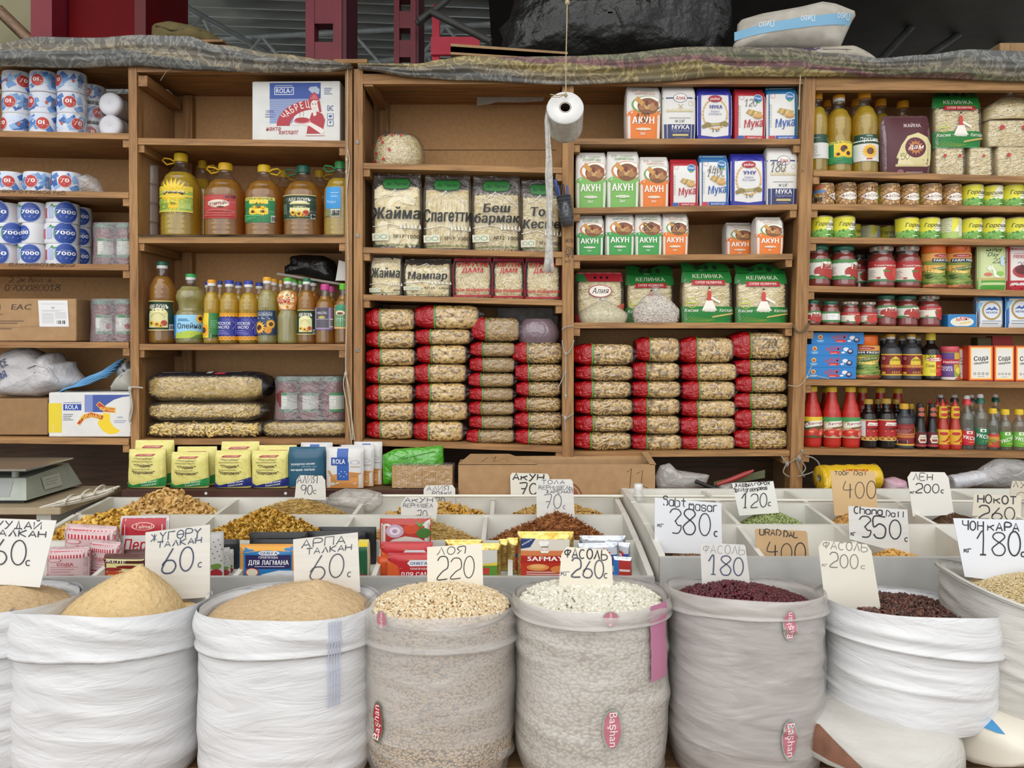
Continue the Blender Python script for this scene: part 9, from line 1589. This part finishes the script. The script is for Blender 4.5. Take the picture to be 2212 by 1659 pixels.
for i,(y,a,b) in enumerate(((226,1181,1186),(260,1176,1188),(300,1178,1189),(335,1179,1192),(380,1177,1194),(430,1180,1195),(480,1180,1193),(530,1179,1194),(565,1176,1196),(588,1172,1198))): P.append([(PX(a+(b-a)*k/5,2.57),2.57+.006*math.sin(k*1.6+i)+.004*(k % 2),PZ(y,2.57)) for k in range(6)])
mb = MB(); mb.grid(P,tf,True); o = mb.obj('bag_tail'); o.parent = t; o.matrix_parent_inverse = (Matrix.Translation(t.location) @ Euler(t.rotation_euler).to_matrix().to_4x4()).inverted(); so = o.modifiers.new('thickness','SOLIDIFY'); so.thickness = .0012
jute = mot('#9a8a68','#b3a380',80,.9)
t = thing('hanging_string','jute string holding the white produce bag roll','string',(PX(1223,2.56),2.552,PZ(215,2.56))); q = lambda x,y,dd=0: (PX(x,2.56)-PX(1223,2.56),dd,PZ(y,2.56)-PZ(215,2.56))
MB().tube([(q(1225,0)[0],.008,3.09-t.location.z),q(1225,2),q(1224,60),q(1222,140),q(1222,206)],.0021,jute,6).obj('strand',t); mb = MB(); mb.lathe([(.001,.004),(.006,.009),(.006,.014),(.001,.018)],jute,10,q(1222,208)[:2]); mb.tube([q(1221,206,-.004),q(1205,209,-.006),q(1188,207,-.006)],.002,jute,5); mb.tube([q(1221,206,-.004),q(1208,213,-.006),q(1190,212,-.006)],.0016,jute,5); mb.obj('knot',t); mb = MB(); mb.lathe([(.001,-.01),(.008,-.004),(.008,.004),(.001,.012)],jute,10,q(1225,6)[:2]); o = mb.obj('upper_knot',t); o.location.z = q(0,8)[2]
t = thing('pen_cup','grey mesh plastic cup of pens fixed on the post between noodles and flour','cup',(PX(1227,3.0),3.008,PZ(488,3.0)),ry=-.13); mb = MB(); mb.lathe([(.022,0),(.025,.003),(.031,.118),(.029,.118),(.023,.006)],clear('smoky_plastic',tint='#8a8c92',haze=.5,haze_col='#4a4c52',gloss=.4),22); mb.obj('cup',t); mb = MB()
for k in range(7): mb.lathe([(.0262+.0008*k,.02+.014*k),(.0268+.0008*k,.022+.014*k)],ink('#5a5c62'),22,cap=False)
mb.obj('mesh_rings',t)
for k,(x,c,c2,ln,lb) in enumerate(((-.014,'#cfd0d4','#2c3a7a',.15,'white and blue pen leaning in the mesh cup'),(.0,'#22242a','#22242a',.155,'black pen in the middle of the mesh cup'),(.010,'#b8bcc8','#3a4a94',.15,'clear blue pen beside the black one in the cup'))): tt = thing('pen',lb,'pen',(PX(1227,3.0)+x,3.004+.004*k,PZ(485,3.0)+.003),ry=-.16+.04*k); mb = MB(); mb.lathe([(.002,0),(.0036,.01),(.0036,ln*.7)],ink(c,.3),10); mb.obj('barrel',tt); mb = MB(); mb.lathe([(.0042,ln*.68),(.0042,ln),(.002,ln+.003)],ink(c2,.3),10); mb.obj('pen_cap',tt)
tt = thing('knife','blue-handled knife standing in the mesh cup','knife',(PX(1222,3.0),3.022,PZ(484,3.0)),ry=-.22); MB().rbox(-.006,.006,-.004,.004,.105,.185,ink('#27407c',.4),.002).obj('handle',tt); MB().box(-.008,.008,-.0008,.0008,.004,.105,mot('#8f9296','#b0b3b6',9,.3,metal=.8)).obj('blade',tt)
rope = mot('#a89d8a','#bdb3a0',90,.9)
def cord(label,strands,d,r=.0028,m=rope,knots=()):
    x0,y0 = strands[0][0][:2]; t = thing('cord',label,'cord',(PX(x0,d),d,PZ(y0,d))); q = lambda p: (PX(p[0],d)-PX(x0,d),(p[2] if len(p) > 2 else 0),PZ(p[1],d)-PZ(y0,d))
    for s_ in strands: MB().tube([q(p) for p in smooth_line(s_)],r,m,6).obj('strand',t)
    for x,y,k in knots: mb = MB(); z = q((x,y))[2]; mb.lathe([(.001,z-k*1.6),(k,z-k*.6),(k*.9,z+k*.6),(.001,z+k*1.6)],m,10,q((x,y))[:2]); mb.obj('knot',t)
    return t
cord('long pale cord hanging down the front of the oil shelves',[[(751,150),(750,300),(749,420),(752,560),(749,700),(747,800),(756,850),(762,950)],[(750,320),(755,345),(752,380),(748,420)],[(747,800),(742,830),(750,880),(760,960)],[(748,810),(754,860),(766,950)]],3.035,.0022,knots=((749,345,.005),(748,372,.005),(747,808,.007),(752,560,.004)))
cord('grey cord tied round the post beside the tied lilac bag',[[(1214,712),(1222,706),(1240,704)],[(1214,735),(1218,756),(1222,765),(1232,756),(1240,735)],[(1222,765),(1222,800),(1222,862)],[(1222,800),(1212,825),(1205,838)],[(1214,896),(1224,902),(1239,893)],[(1220,902),(1221,930)]],3.036,.0022,mot('#97938a','#a9a59c',60,.9),((1222,764,.005),(1221,903,.007),(1222,855,.005)))
cord('frayed grey cord looped round the post beside the white banner carton',[[(277,838),(290,836),(309,838)],[(279,842),(283,870),(279,905),(284,915)],[(281,842),(286,880),(281,908)]],3.034,.003,mot('#a5a198','#b7b3aa',60,.9),((281,840,.007),))
cord('tangle of frayed cord knotted low on the leaning post',[[(1688,985),(1700,1000),(1720,990),(1735,975)],[(1700,1000),(1692,1020),(1705,1030)],[(1720,990),(1728,1015),(1738,1030)],[(1722,985),(1740,1010),(1730,1025)],[(1740,985),(1758,990),(1770,1005),(1755,1020),(1722,1030)]],3.03,.0028,mot('#7f786c','#979084',60,.9),((1700,1002,.008),(1726,990,.009),(1733,975,.006)))
cord('thin pale cord hanging down the inner edge of the flour shelf',[[(1729,162),(1727,200),(1726,234)]],3.03,.0022,knots=((1726,234,.004),)); cord('thin brown cord hanging down the face of the leaning post',[[(1740,163),(1738,250),(1736,330),(1735,368)]],3.036,.0016,mot('#8a7a5c','#9c8c6e',60,.9),((1735,366,.004),)); cord('thin pale cord running from the leaning post to the blue sugar boxes',[[(1702,832),(1725,834),(1742,815),(1755,786)],[(1742,815),(1762,812),(1790,818)]],3.033,.0014,knots=((1744,815,.003),)); cord('dark cord tied round the leaning post beside small jars',[[(1712,700),(1722,716),(1738,714),(1748,698)]],3.034,.004,mot('#5a4c3a','#6a5c48',60,.9))
bpy.data.objects.remove(_fo); bpy.data.curves.remove(_fc)
